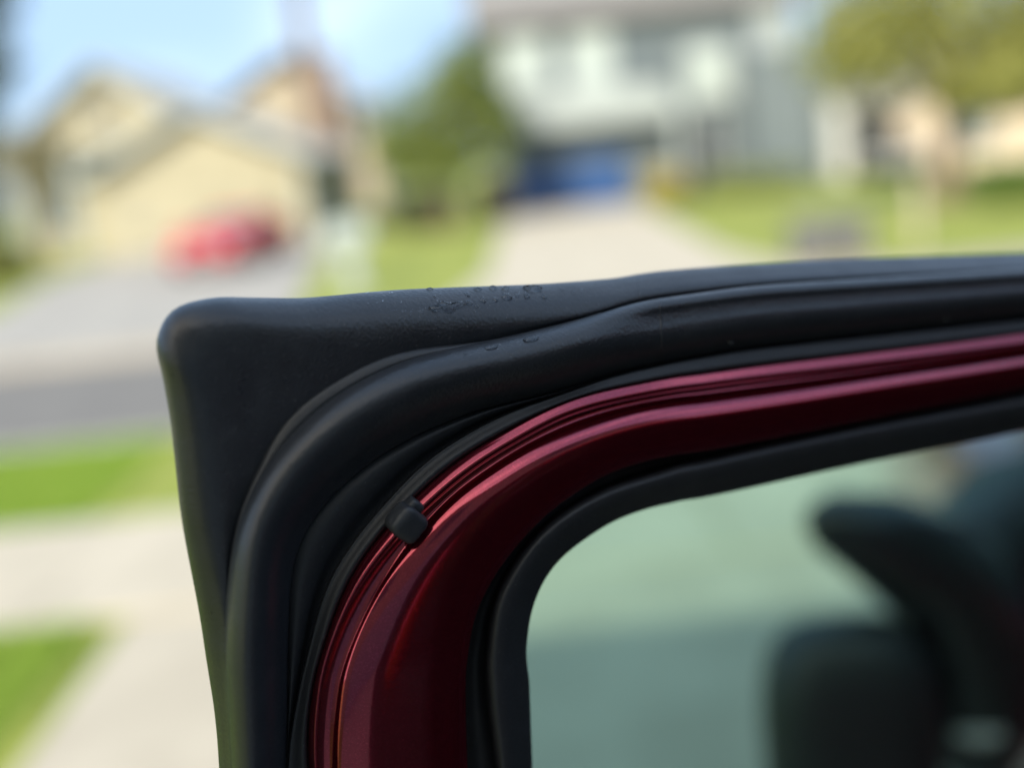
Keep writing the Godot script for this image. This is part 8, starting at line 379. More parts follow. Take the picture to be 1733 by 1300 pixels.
# mesh over a rectangular net of points, normals from neighbours
func net_mesh(rows: Array, closed := false) -> ArrayMesh:
	var nr := rows.size()
	var nc: int = rows[0].size()
	var v := PackedVector3Array()
	var nn := PackedVector3Array()
	var idx := PackedInt32Array()
	for i in nr:
		var a: PackedVector3Array = rows[maxi(i - 1, 0)]
		var b: PackedVector3Array = rows[mini(i + 1, nr - 1)]
		var r: PackedVector3Array = rows[i]
		for j in nc:
			var j0 := (j - 1 + nc) % nc if closed else maxi(j - 1, 0)
			var j1 := (j + 1) % nc if closed else mini(j + 1, nc - 1)
			v.append(r[j])
			nn.append((b[j] - a[j]).cross(r[j1] - r[j0]).normalized())
	# turn the surface outwards: away from the middle of a closed shape, out of the door for an open one
	var mid := Vector3.ZERO
	for p in v:
		mid += p / v.size()
	var out := 0.0
	for k in v.size():
		out += nn[k].dot(v[k] - mid) if closed else nn[k].z
	var flip := out < 0.0
	if flip:
		for k in v.size():
			nn[k] = -nn[k]
	var span := nc if closed else nc - 1
	for i in nr - 1:
		for j in span:
			var j1 := (j + 1) % nc
			var p := i * nc + j
			var q := i * nc + j1
			if flip:
				idx.append_array([p, p + nc, q, q, p + nc, q + nc])
			else:
				idx.append_array([p, q, p + nc, q, q + nc, p + nc])
	var arr := []
	arr.resize(Mesh.ARRAY_MAX)
	arr[Mesh.ARRAY_VERTEX] = v
	arr[Mesh.ARRAY_NORMAL] = nn
	arr[Mesh.ARRAY_INDEX] = idx
	var m := ArrayMesh.new()
	m.add_surface_from_arrays(Mesh.PRIMITIVE_TRIANGLES, arr)
	return m

func frame_mesh(data: Array, along := 4, across := 5, first := 0, last := -1) -> ArrayMesh:
	var stations: int = data[0]
	var raw: Array = data[1]
	var count := raw.size() / (stations * 3)
	var end := count if last < 0 else last
	var sections := []
	for i in range(first, end):
		var line := PackedVector3Array()
		for j in stations:
			var k := (i * stations + j) * 3
			line.append(Vector3(raw[k], raw[k + 1], raw[k + 2]) * 0.001)
		sections.append(smooth_line(line, across))
	var width: int = sections[0].size()
	var columns := []
	for j in width:
		var line := PackedVector3Array()
		for s in sections:
			line.append(s[j])
		columns.append(smooth_line(line, along))
	return net_mesh(columns)

# closed tube of rings with flat ends
func ring_mesh(rings: Array) -> ArrayMesh:
	var m := net_mesh(rings, true)
	for side in 2:
		var ring: PackedVector3Array = rings[0] if side == 0 else rings[-1]
		var c := Vector3.ZERO
		for p in ring:
			c += p / ring.size()
		var inner: PackedVector3Array = rings[1] if side == 0 else rings[-2]
		var c2 := Vector3.ZERO
		for p in inner:
			c2 += p / inner.size()
		var nrm := (c - c2).normalized()
		var st := SurfaceTool.new()
		st.begin(Mesh.PRIMITIVE_TRIANGLES)
		for j in ring.size():
			face(st, c, ring[j], ring[(j + 1) % ring.size()], nrm)
		st.commit(m)
	return m

# rounded rectangle in the xy plane at depth z
func slab_ring(z: float, x0: float, x1: float, y0: float, y1: float, power := 5.0, n := 32) -> PackedVector3Array:
	var out := PackedVector3Array()
	for k in n:
		var a := TAU * k / n
		var cx := signf(cos(a)) * pow(absf(cos(a)), 2.0 / power)
		var cy := signf(sin(a)) * pow(absf(sin(a)), 2.0 / power)
		out.append(Vector3((x0 + x1) / 2 + (x1 - x0) / 2 * cx, (y0 + y1) / 2 + (y1 - y0) / 2 * cy, z))
	return out

func z_loft(secs: Array, power := 5.0) -> ArrayMesh:
	var rings := []
	for s in secs:
		rings.append(slab_ring(s[0], s[1], s[2], s[3], s[4], power))
	return ring_mesh(rings)

# box with rounded edges
func soft_box(sx: float, sy: float, sz: float, r: float) -> ArrayMesh:
	var rings := []
	var hx := sx / 2
	var hy := sy / 2
	for k in 5:
		var a := PI / 2 * k / 4.0
		var d := r * (1 - sin(a))
		rings.append(slab_ring(sz / 2 - r + r * cos(a), -hx + d, hx - d, -hy + d, hy - d, 7.0))
	rings.reverse()
	var front := rings.duplicate()
	var out := []
	for k in range(front.size() - 1, -1, -1):
		var ring: PackedVector3Array = front[k]
		var flip := PackedVector3Array()
		for p in ring:
			flip.append(Vector3(p.x, p.y, -p.z))
		out.append(flip)
	for r2 in front:
		out.append(r2)
	return ring_mesh(out)

# lump with rounded-cube shape
func lump(rx: float, ry: float, rz: float, power := 3.2, nlat := 16, nlon := 28, rough := 0.0, sd := 1) -> ArrayMesh:
	var nz := FastNoiseLite.new()
	nz.seed = sd
	nz.frequency = 1.4
	var rows := []
	for i in nlat + 1:
		var la := -PI / 2 + PI * i / nlat
		var row := PackedVector3Array()
		for j in nlon:
			var lo := TAU * j / nlon
			var d := Vector3(cos(la) * cos(lo), sin(la), cos(la) * sin(lo))
			var q := pow(pow(absf(d.x), power) + pow(absf(d.y), power) + pow(absf(d.z), power), -1.0 / power)
			q *= 1.0 + rough * nz.get_noise_3dv(d)
			row.append(Vector3(d.x * rx, d.y * ry, d.z * rz) * q)
		rows.append(row)
	return net_mesh(rows, true)

func tube(pts: Array, radii: Array, n := 10) -> ArrayMesh:
	var rings := []
	for i in pts.size():
		var p: Vector3 = pts[i]
		var d: Vector3 = (pts[mini(i + 1, pts.size() - 1)] - pts[maxi(i - 1, 0)]).normalized()
		var a := d.cross(Vector3(0.31, 0.2, 0.93)).normalized()
		var b := d.cross(a)
		var ring := PackedVector3Array()
		for k in n:
			var t := TAU * k / n
			ring.append(p + (a * cos(t) + b * sin(t)) * float(radii[i]))
		rings.append(ring)
	return ring_mesh(rings)

# solid from a flat outline (x, z) between two heights
func plate(outline: Array, y0: float, y1: float) -> ArrayMesh:
	var poly := PackedVector2Array()
	for p in outline:
		poly.append(p)
	var tri := Geometry2D.triangulate_polygon(poly)
	var st := SurfaceTool.new()
	st.begin(Mesh.PRIMITIVE_TRIANGLES)
	for y in [y1, y0]:
		for k in tri.size() / 3:
			var c := []
			for i in 3:
				c.append(Vector3(poly[tri[k * 3 + i]].x, y, poly[tri[k * 3 + i]].y))
			face(st, c[0], c[1], c[2], Vector3.UP if y == y1 else Vector3.DOWN)
	var area := 0.0
	for k in poly.size():
		area += poly[k].cross(poly[(k + 1) % poly.size()])
	var n := poly.size()
	for k in n:
		var a := poly[k]
		var b := poly[(k + 1) % n]
		var t := (b - a).normalized()
		var side := Vector3(t.y, 0, -t.x) * signf(area)
		face(st, Vector3(a.x, y0, a.y), Vector3(b.x, y0, b.y), Vector3(a.x, y1, a.y), side)
		face(st, Vector3(a.x, y1, a.y), Vector3(b.x, y0, b.y), Vector3(b.x, y1, b.y), side)
	return st.commit()

# gable roof: ridge along z, eaves at x0 and x1, two sloped slabs of thickness t in one part
func gable_roof(x0: float, x1: float, z0: float, z1: float, eave: float, ridge: float, t: float) -> ArrayMesh:
	return _roof(x0, x1, z0, z1, eave, ridge, t, false)

func _roof(x0: float, x1: float, z0: float, z1: float, eave: float, ridge: float, t: float, along_x: bool) -> ArrayMesh:
	var st := SurfaceTool.new()
	st.begin(Mesh.PRIMITIVE_TRIANGLES)
	var prof := []
	if along_x:
		var c := (z0 + z1) / 2
		prof = [Vector2(z0, eave), Vector2(c, ridge), Vector2(z1, eave), Vector2(z1, eave - t), Vector2(c, ridge - t), Vector2(z0, eave - t)]
	else:
		var c := (x0 + x1) / 2
		prof = [Vector2(x0, eave), Vector2(c, ridge), Vector2(x1, eave), Vector2(x1, eave - t), Vector2(c, ridge - t), Vector2(x0, eave - t)]
	var e0 := x0 if along_x else z0
	var e1 := x1 if along_x else z1
	var n := prof.size()
	for k in n:
		var a: Vector2 = prof[k]
		var b: Vector2 = prof[(k + 1) % n]
		quad(st, at_end(a, e0, along_x), at_end(b, e0, along_x), at_end(b, e1, along_x), at_end(a, e1, along_x))
	for e in [e0, e1]:
		quad(st, at_end(prof[0], e, along_x), at_end(prof[1], e, along_x), at_end(prof[4], e, along_x), at_end(prof[5], e, along_x))
		quad(st, at_end(prof[1], e, along_x), at_end(prof[2], e, along_x), at_end(prof[3], e, along_x), at_end(prof[4], e, along_x))
	return st.commit()

# a triangle that faces along n
func face(st: SurfaceTool, a: Vector3, b: Vector3, c: Vector3, n: Vector3) -> void:
	st.set_normal(n)
	st.add_vertex(a)
	if (c - a).cross(b - a).dot(n) >= 0.0:
		st.add_vertex(b)
		st.add_vertex(c)
	else:
		st.add_vertex(c)
		st.add_vertex(b)

func at_end(p: Vector2, e: float, along_x: bool) -> Vector3:
	return Vector3(e, p.y, p.x) if along_x else Vector3(p.x, p.y, e)

func quad(st: SurfaceTool, a: Vector3, b: Vector3, c: Vector3, d: Vector3) -> void:
	st.set_normal((c - a).cross(b - a).normalized())
	for p in [a, b, c, a, c, d]:
		st.add_vertex(p)

# wall block with a gable on its front (ridge along z)
func gable_wall(x0: float, x1: float, z0: float, z1: float, eave: float, ridge: float) -> ArrayMesh:
	var st := SurfaceTool.new()
	st.begin(Mesh.PRIMITIVE_TRIANGLES)
	var c := (x0 + x1) / 2
	var prof := [Vector2(x0, -0.1), Vector2(x1, -0.1), Vector2(x1, eave), Vector2(c, ridge), Vector2(x0, eave)]
	for k in 5:
		var a: Vector2 = prof[k]
		var b: Vector2 = prof[(k + 1) % 5]
		quad(st, Vector3(a.x, a.y, z1), Vector3(b.x, b.y, z1), Vector3(b.x, b.y, z0), Vector3(a.x, a.y, z0))
	for z in [z0, z1]:
		for t in [[0, 1, 2], [0, 2, 4], [2, 3, 4]]:
			var c3 := []
			for k in t:
				c3.append(Vector3(prof[k].x, prof[k].y, z))
			face(st, c3[0], c3[1], c3[2], Vector3(0, 0, signf(z - (z0 + z1) / 2)))
	return st.commit()

# a window standing proud of a wall that faces +z
func window(parent: Node3D, x: float, y: float, z: float, w: float, h: float, pane_mat: Material, bars := 1) -> void:
	var f := part("window", box(w, h, 0.05), M.white_trim, parent, Vector3(x, y, z + 0.026))
	var n := bars + 1
	var pw := (w - 0.1 * (n + 1)) / n
	for k in n:
		part("pane", box(pw, h - 0.2, 0.02), pane_mat, f, Vector3(-w / 2 + 0.1 + pw / 2 + k * (pw + 0.1), 0, 0.028))
	part("sill", box(w + 0.16, 0.07, 0.14), M.white_trim, f, Vector3(0, -h / 2 - 0.036, 0.05))

# ---------------------------------------------------------------- ground
func build_ground() -> void:
	structure("ground", box(3000, 0.2, 3000), M.earth, Vector3(0, -0.34, 0))
	structure("front_lawn", plate([Vector2(-60, 30), Vector2(60, 30), Vector2(60, -7.6), Vector2(-60, -7.6)], -0.2, 0.0), M.lawn)
	structure("far_lawn", plate([Vector2(-80, -12.45), Vector2(80, -12.45), Vector2(80, -140), Vector2(-80, -140)], -0.2, 0.0), M.lawn)
	structure("street", box(160, 0.1, 4.7), M.asphalt, Vector3(0, -0.17, -10.02))
	var kn := structure("kerb", box(160, 0.24, 0.16), M.worn_concrete, Vector3(0, -0.112, -7.682))
	kn.set_meta("label", "concrete kerb along the near side of the street")
	var kf := structure("kerb", box(160, 0.24, 0.16), M.worn_concrete, Vector3(0, -0.112, -12.368))
	kf.set_meta("label", "concrete kerb along the far side of the street")
	# the drive that the car stands on, the pavement that crosses it and the apron down to the street
	structure("driveway", plate([Vector2(-1.42, 4.8), Vector2(4.4, 4.8), Vector2(4.4, -4.28), Vector2(-1.54, -4.28)], -0.1, 0.012), M.concrete)
	structure("driveway_apron", plate([Vector2(-1.5, -5.7), Vector2(4.3, -5.7), Vector2(4.9, -7.6), Vector2(-2.1, -7.6)], -0.1, 0.012), M.concrete)
	var walk := Node3D.new()
	walk.name = "pavement"
	add_child(walk)
	walk.set_meta("kind", "structure")
	for k in 24:
		part("slab", box(1.36, 0.1, 1.36), M.pale_concrete, walk, Vector3(-16.4 + k * 1.375, -0.032 + 0.003 * (k % 3), -4.985))
	structure("opposite_driveway", plate([Vector2(-9.6, -29.0), Vector2(-3.9, -29.0), Vector2(-2.8, -17.0), Vector2(-2.3, -12.46), Vector2(-8.2, -12.46), Vector2(-7.6, -17.5), Vector2(-9.3, -25.0)], -0.1, 0.012), M.worn_concrete)
	structure("opposite_driveway", plate([Vector2(0.3, -30.0), Vector2(3.6, -30.0), Vector2(3.0, -15.5), Vector2(3.4, -12.46), Vector2(-0.7, -12.46), Vector2(-0.2, -15.5)], -0.1, 0.012), M.pale_concrete)
	# grass blades where the lawn lies near enough to show them
	var blade := SurfaceTool.new()
	blade.begin(Mesh.PRIMITIVE_TRIANGLES)
	for k in 3:
		var a := k * 2.1
		var o := Vector3(cos(a), 0, sin(a)) * 0.012
		var side := Vector3(-sin(a), 0, cos(a)) * 0.004
		var tip := o * 2.6 + Vector3(0, 0.05, 0)
		face(blade, o - side, o + side, tip, (2.0 * side).cross(tip - o).normalized())
	var bm := blade.commit()
	var spots: Array[Transform3D] = []
	var tints: Array[Color] = []
	for area in [[-5.0, -1.68, -2.3, -4.26, 17000], [-6.5, -2.2, -5.72, -7.55, 15000], [-7.0, -1.68, 1.5, -2.3, 5000]]:
		for i in int(area[4]):
			var p := Vector3(rng.randf_range(area[0], area[1]), 0.0, rng.randf_range(area[2], area[3]))
			var s := rng.randf_range(0.6, 1.2)
			spots.append(Transform3D(Basis(Vector3.UP, rng.randf() * TAU).scaled(Vector3(s * 1.3, s, s * 1.3)), p))
			var y := rng.randf()
			tints.append(Color(0.15, 0.30, 0.02).lerp(Color(0.27, 0.37, 0.05), y))
	var mm := MultiMesh.new()
	mm.transform_format = MultiMesh.TRANSFORM_3D
	mm.use_colors = true
	mm.mesh = bm
	mm.instance_count = spots.size()
	for i in spots.size():
		mm.set_instance_transform(i, spots[i])
		mm.set_instance_color(i, tints[i])
	var g := MultiMeshInstance3D.new()
	g.name = "grass"
	g.multimesh = mm
	g.material_override = M.grass_blade
	add_child(g)
	tag(g, "short green lawn grass beside the driveway and the pavement", "grass")
	g.set_meta("kind", "stuff")

# ---------------------------------------------------------------- buildings
# The house the car is parked at, behind the camera: its shadow lies over the car and the drive.
func build_house_behind() -> void:
	var h := thing("family_house", "two storey beige house that the car is parked in front of", "house", Vector3(-0.6, 0, 4.9))
	part("wall", box(12.6, 5.5, 8.0), M.beige_wall, h, Vector3(2.75, 2.75, 4.0))
	part("roof", _roof(-3.75, 9.3, -0.28, 8.3, 5.55, 8.2, 0.18, true), M.grey_roof, h)
	var gd := part("garage_door", box(4.9, 2.2, 0.06), M.white_trim, h, Vector3(1.6, 1.1, -0.031))
	for k in 4:
		part("panel", box(4.7, 0.46, 0.03), M.white_trim, gd, Vector3(0, -0.8 + k * 0.53, -0.045))
	for p in [[-1.8, 4.2], [1.6, 4.2], [5.4, 4.2], [6.4, 1.6]]:
		var f := part("window", box(1.4, 1.3, 0.06), M.white_trim, h, Vector3(p[0], p[1], -0.031))
		part("pane", box(1.2, 1.1, 0.02), M.pane, f, Vector3(0, 0, -0.032))

func build_far_houses() -> void:
	# yellow house with two front gables
	var h := thing("yellow_house", "pale yellow house with two front gables and a pale roof", "house", Vector3(-9.9, 0, -33))
	part("wall", gable_wall(-3.0, 2.4, -9.0, 0.0, 2.75, 4.85), M.yellow_wall, h)
	part("roof", gable_roof(-3.5, 2.9, -9.3, 0.35, 2.72, 5.12, 0.16), M.pale_roof, h)
	var g := part("garage_wing", gable_wall(0.4, 5.5, -4.0, 4.0, 2.05, 3.2), M.yellow_wall, h)
	part("garage_roof", gable_roof(0.0, 5.95, -4.0, 4.4, 1.98, 3.42, 0.16), M.pale_roof, h)
	part("garage_door", box(4.0, 1.85, 0.06), M.yellow_wall, h, Vector3(2.9, 0.93, 4.031))
	for k in 4:
		part("garage_panel", box(3.8, 0.38, 0.03), M.yellow_wall, h, Vector3(2.9, 0.26 + k * 0.45, 4.078))
	g.set_meta("label", "low garage wing under a wide gable")
	window(h, -0.45, 2.45, 0.0, 0.75, 0.8, M.pane, 0)
	window(h, -2.0, 1.35, 0.0, 1.1, 1.2, M.pane, 1)
	part("door", box(0.95, 2.05, 0.06), M.beige_wall, h, Vector3(-0.2, 1.02, 0.031))
	for x in [-2.9, -1.15]:
		part("porch_post", box(0.16, 2.6, 0.16), M.white_trim, h, Vector3(x, 1.3, 0.9))
	part("porch_beam", box(2.2, 0.2, 0.2), M.white_trim, h, Vector3(-2.02, 2.701, 0.9))
	part("porch_roof", box(2.4, 0.1, 1.1), M.pale_roof, h, Vector3(-2.02, 2.855, 0.6))
	part("gable_vent", box(0.7, 0.55, 0.06), M.dark_door, h, Vector3(-0.3, 3.75, 0.031))
	window(h, -1.55, 2.35, 0.0, 0.7, 0.5, M.pane, 0)
	window(h, 1.35, 1.2, 4.0, 0.5, 0.7, M.pane, 0)
	part("downpipe", box(0.09, 1.9, 0.09), M.white_trim, h, Vector3(5.4, 0.95, 4.06))
	part("downpipe", box(0.09, 2.6, 0.09), M.white_trim, h, Vector3(-2.9, 1.3, 0.06))
	part("fascia", tube([Vector3(-3.45, 2.68, 0.40), Vector3(-0.3, 5.04, 0.40), Vector3(2.85, 2.68, 0.40)], [0.1, 0.1, 0.1], 6), M.white_trim, h)
	part("fascia", tube([Vector3(0.05, 1.93, 4.46), Vector3(2.97, 3.34, 4.46), Vector3(5.9, 1.93, 4.46)], [0.1, 0.1, 0.1], 6), M.white_trim, h)
	# beige house behind it, with a brown roof and a chimney
	var b := thing("beige_house", "beige house with grey brown roof behind the yellow house", "house", Vector3(-7.4, 0, -48))
	part("wall", gable_wall(-3.2, 3.0, -8.0, 0.0, 4.1, 5.6), M.beige_wall, b)
	part("roof", gable_roof(-3.7, 3.5, -8.3, 0.4, 4.15, 6.3, 0.18), M.grey_roof, b)
	part("chimney", box(1.1, 5.9, 0.8), M.brick_tone, b, Vector3(1.25, 2.95, 0.42))
	part("chimney_cap", box(1.3, 0.12, 1.0), M.grey_roof, b, Vector3(1.25, 5.962, 0.42))
	window(b, 2.4, 3.6, 0.0, 1.3, 1.1, M.pane, 1)
	window(b, -1.6, 3.6, 0.0, 1.3, 1.1, M.pane, 1)
	# grey two storey house
	var t := thing("grey_house", "grey two storey house with white windows and a blue garage door", "house", Vector3(4.12, 0, -30.0))
	part("wall", box(7.4, 4.75, 8.0), M.grey_wall, t, Vector3(0.0, 2.275, -4.0))
	part("roof", _roof(-4.3, 4.2, -8.5, 0.45, 4.72, 6.7, 0.18, true), M.grey_roof, t)
	window(t, -2.98, 3.72, 0.0, 1.15, 1.35, M.pale_blind, 0)
	window(t, -1.36, 3.62, 0.0, 1.15, 1.35, M.pale_blind, 0)
	window(t, 1.5, 3.0, 0.0, 1.15, 1.35, M.pale_blind, 0)
	part("corner_board", box(0.9, 2.0, 0.08), M.white_trim, t, Vector3(3.1, 3.75, 0.041))
	part("slate_wing", box(1.5, 3.4, 3.0), M.slate_wall, t, Vector3(2.95, 1.65, -0.35))
	part("porch_roof", plate([Vector2(-3.6, -0.1), Vector2(0.55, -0.1), Vector2(0.7, 1.0), Vector2(-3.75, 1.0)], 2.02, 2.14), M.white_trim, t)
	part("porch_gable", tri_prism(-3.7, 0.65, 2.142, 2.85, 0.1, 0.95), M.white_trim, t)
	var gd := part("garage_door", box(3.05, 1.26, 0.06), M.blue_door, t, Vector3(-2.2, 0.63, 0.031))
	for k in 3:
		for j in 4:
			part("panel", box(0.66, 0.34, 0.03), M.blue_door, gd, Vector3(-1.11 + j * 0.74, -0.41 + k * 0.41, 0.045))
	part("door_top_shade", box(3.25, 0.68, 0.1), M.slate_wall, t, Vector3(-2.2, 1.605, 0.051))  # slate strip stands in for the eave shadow across the door's top
	for x in [-3.68, 0.55]:
		part("porch_post", box(0.2, 2.02, 0.2), M.white_trim, t, Vector3(x, 1.01, 0.85))
	var d := part("front_door", box(0.85, 1.9, 0.06), M.dark_door, t, Vector3(1.22, 0.95, 0.031))
	part("handle", lump(0.03, 0.03, 0.03), M.steel, d, Vector3(0.32, 0.0, 0.06))
	part("door_frame", box(0.1, 2.0, 0.1), M.white_trim, t, Vector3(0.74, 1.0, 0.051))
	part("door_frame", box(0.1, 2.0, 0.1), M.white_trim, t, Vector3(1.70, 1.0, 0.051))
	# white shed at its right side
	var s := thing("white_shed", "tall narrow white shed to the right of the grey house", "shed", Vector3(8.56, 0, -31.0))
	part("wall", gable_wall(-0.7, 0.7, -1.6, 0.0, 1.95, 2.35), M.white_paint, s)
	part("roof", gable_roof(-0.85, 0.85, -1.75, 0.15, 1.93, 2.47, 0.08), M.pale_roof, s)
	part("door", box(0.8, 1.7, 0.04), M.white_paint, s, Vector3(0, 0.9, 0.021))
	# tan house at the right
	var r := thing("tan_house", "tan house with a low roof at the right edge", "house", Vector3(14.6, 0, -31))
	part("wall", gable_wall(-4.0, 4.0, -8.0, 0.0, 1.9, 3.3), M.tan_wall, r)
	part("roof", gable_roof(-4.5, 4.5, -8.3, 0.5, 1.85, 3.6, 0.16), M.pale_roof, r)
	window(r, -2.2, 1.1, 0.0, 1.3, 1.0, M.pane, 1)
	window(r, 1.4, 1.1, 0.0, 1.3, 1.0, M.pane, 1)

func tri_prism(x0: float, x1: float, y0: float, y1: float, z0: float, z1: float) -> ArrayMesh:
	var st := SurfaceTool.new()
	st.begin(Mesh.PRIMITIVE_TRIANGLES)
	var c := (x0 + x1) / 2
	var p := [Vector2(x0, y0), Vector2(x1, y0), Vector2(x1 - 0.5, y1), Vector2(x0 + 0.5, y1)]
	for k in 4:
		var a: Vector2 = p[k]
		var b: Vector2 = p[(k + 1) % 4]
		quad(st, Vector3(a.x, a.y, z1), Vector3(b.x, b.y, z1), Vector3(b.x, b.y, z0), Vector3(a.x, a.y, z0))
	for z in [z0, z1]:
		for t in [[0, 1, 2], [0, 2, 3]]:
			var c3 := []
			for k in t:
				c3.append(Vector3(p[k].x, p[k].y, z))
			face(st, c3[0], c3[1], c3[2], Vector3(0, 0, signf(z - (z0 + z1) / 2)))
	return st.commit()

# ---------------------------------------------------------------- plants
func crown_mesh(lobes: Array, leaves: int, size: float, dark: Color, light: Color) -> ArrayMesh:
	var st := SurfaceTool.new()
	st.begin(Mesh.PRIMITIVE_TRIANGLES)
	for i in leaves:
		var l: Array = lobes[rng.randi() % lobes.size()]
		var d := Vector3(rng.randfn(), rng.randfn(), rng.randfn()).normalized()
		var q := pow(rng.randf(), 0.45) * rng.randf_range(0.85, 1.12)
		var c: Vector3 = l[0] + d * q * (l[1] as Vector3)
		var n := (d + Vector3(rng.randfn(), rng.randfn() + 0.5, rng.randfn()) * 0.7).normalized()
		var a := n.cross(Vector3(rng.randfn(), rng.randfn(), rng.randfn())).normalized() * size * rng.randf_range(0.6, 1.3)
		var b := n.cross(a).normalized() * a.length() * 0.55
		var col := dark.lerp(light, rng.randf())
		st.set_color(col)
		face(st, c - a, c + b, c + a, n)
		face(st, c - a, c + a, c - b, n)
	return st.commit()

func tree(called: String, label: String, where: Vector3, trunk_h: float, r: float, lobes: Array, leaves: int, size: float, dark: Color, light: Color, group := "", limbs := 5) -> Node3D:
	var t := thing(called, label, "tree", where, 0.0, group)
	part("trunk", tube([Vector3(0, -0.1, 0), Vector3(0.02, 0.25, 0), Vector3(0.06 * trunk_h, trunk_h * 0.6, 0.02), Vector3(0.03 * trunk_h, trunk_h, 0)], [r * 1.5, r, r * 0.8, r * 0.55]), M.bark, t)
	for k in limbs:
		var l: Array = lobes[k % lobes.size()]
		var e: Vector3 = l[0]
		var s := Vector3(0.05 * trunk_h, trunk_h * 0.8, 0)
		part("limb", tube([s, s.lerp(e, 0.5) + Vector3(0, 0.1, 0), e], [r * 0.5, r * 0.3, r * 0.1], 6), M.bark, t)
	part("crown", crown_mesh(lobes, leaves, size, dark, light), M.leaf, t)
	return t

func build_trees() -> void:
	tree("leafy_tree", "green leafy tree between the yellow house and the grey house", Vector3(-1.1, 0, -27), 1.3, 0.12,
		[[Vector3(0, 2.5, 0), Vector3(1.25, 1.1, 1.2)], [Vector3(0.75, 3.3, 0.1), Vector3(0.85, 0.9, 0.9)], [Vector3(-0.8, 1.9, 0.3), Vector3(0.8, 0.75, 0.8)], [Vector3(1.2, 2.3, -0.2), Vector3(0.75, 1.0, 0.8)], [Vector3(0.1, 1.6, 0.6), Vector3(0.8, 0.6, 0.7)]],
		7000, 0.09, Color(0.07, 0.11, 0.02), Color(0.17, 0.21, 0.04))
	tree("shade_tree", "broad olive green tree in front of the tan house", Vector3(7.6, 0, -20), 1.9, 0.2,
		[[Vector3(0.0, 2.9, 0), Vector3(1.9, 1.1, 1.6)], [Vector3(-1.4, 2.7, 0.2), Vector3(1.1, 0.95, 1.1)], [Vector3(1.7, 2.6, 0), Vector3(1.5, 1.0, 1.4)], [Vector3(-0.6, 4.2, 0), Vector3(1.8, 1.3, 1.6)], [Vector3(2.4, 4.0, 0.2), Vector3(1.9, 1.4, 1.6)], [Vector3(0.8, 1.9, 0.6), Vector3(1.4, 0.6, 1.0)], [Vector3(2.6, 1.9, 0.3), Vector3(1.4, 0.7, 1.0)]],
		13000, 0.09, Color(0.14, 0.155, 0.03), Color(0.28, 0.29, 0.07))
	tree("dark_tree", "dark green tree at the left edge beside the yellow house", Vector3(-15.2, 0, -35), 1.8, 0.18,
		[[Vector3(0.0, 3.2, 0), Vector3(1.7, 1.6, 1.5)], [Vector3(0.3, 5.6, 0), Vector3(2.1, 1.8, 1.7)], [Vector3(0.8, 7.6, 0), Vector3(1.9, 1.4, 1.6)], [Vector3(-0.4, 1.6, 0), Vector3(1.6, 1.2, 1.4)]],
		11000, 0.12, Color(0.02, 0.035, 0.015), Color(0.05, 0.075, 0.025))
	var p := thing("utility_pole", "tall thin utility pole rising into the sky between two houses", "pole", Vector3(-5.05, 0, -36.0))
	part("pole", tube([Vector3(0.0, -0.1, 0), Vector3(0.0, 4.0, 0), Vector3(0.05, 9.5, 0)], [0.26, 0.24, 0.2], 12), M.pole_wood, p)
	part("crossarm", box(2.2, 0.12, 0.1), M.pole_wood, p, Vector3(0.04, 8.6, 0.14))
	for k in 3:
		part("insulator", cyl(0.05, 0.035, 0.16, 10), M.white_trim, p, Vector3(-0.86 + 0.9 * k, 8.74, 0.14))
	tree("slender_tree", "thin pale leafed tree in front of the yellow house's left gable", Vector3(-11.0, 0, -29.5), 1.5, 0.06,
		[[Vector3(0.0, 2.1, 0), Vector3(0.7, 0.8, 0.6)], [Vector3(0.4, 2.9, 0), Vector3(0.6, 0.6, 0.5)], [Vector3(-0.5, 2.7, 0.2), Vector3(0.5, 0.6, 0.5)]],
		1100, 0.08, Color(0.14, 0.12, 0.05), Color(0.26, 0.24, 0.13))
	# shrubs
	shrub("hedge", "dense green clipped hedge at the right edge of the lawn", "hedge", Vector3(8.3, 0, -18.4), Vector3(0.95, 0.36, 0.6), 5000, Color(0.05, 0.10, 0.012), Color(0.11, 0.17, 0.03))
	shrub("flowering_bush", "small yellow flowering bush right of the blue garage door", "bush", Vector3(4.1, 0, -28.4), Vector3(0.5, 0.42, 0.5), 1500, Color(0.30, 0.24, 0.03), Color(0.42, 0.34, 0.05))
	shrub("border_shrub", "dark green shrub under the tree left of the blue garage door", "bush", Vector3(-1.6, 0, -27.6), Vector3(0.9, 0.5, 0.6), 1800, Color(0.05, 0.07, 0.03), Color(0.10, 0.10, 0.05))
	shrub("border_shrub", "pale reddish shrub at the left side of the blue garage door", "bush", Vector3(0.05, 0, -29.2), Vector3(0.5, 0.55, 0.5), 1500, Color(0.20, 0.13, 0.08), Color(0.28, 0.19, 0.12))
	shrub("border_shrub", "olive shrub on the left lawn beside the yellow house", "bush", Vector3(-10.3, 0, -24.3), Vector3(0.9, 0.5, 0.7), 2200, Color(0.10, 0.11, 0.02), Color(0.17, 0.18, 0.03))
	shrub("border_shrub", "low green shrub below the dark front door of the grey house", "bush", Vector3(6.4, 0, -29.0), Vector3(1.5, 0.34, 0.6), 2400, Color(0.12, 0.16, 0.04), Color(0.22, 0.26, 0.08))

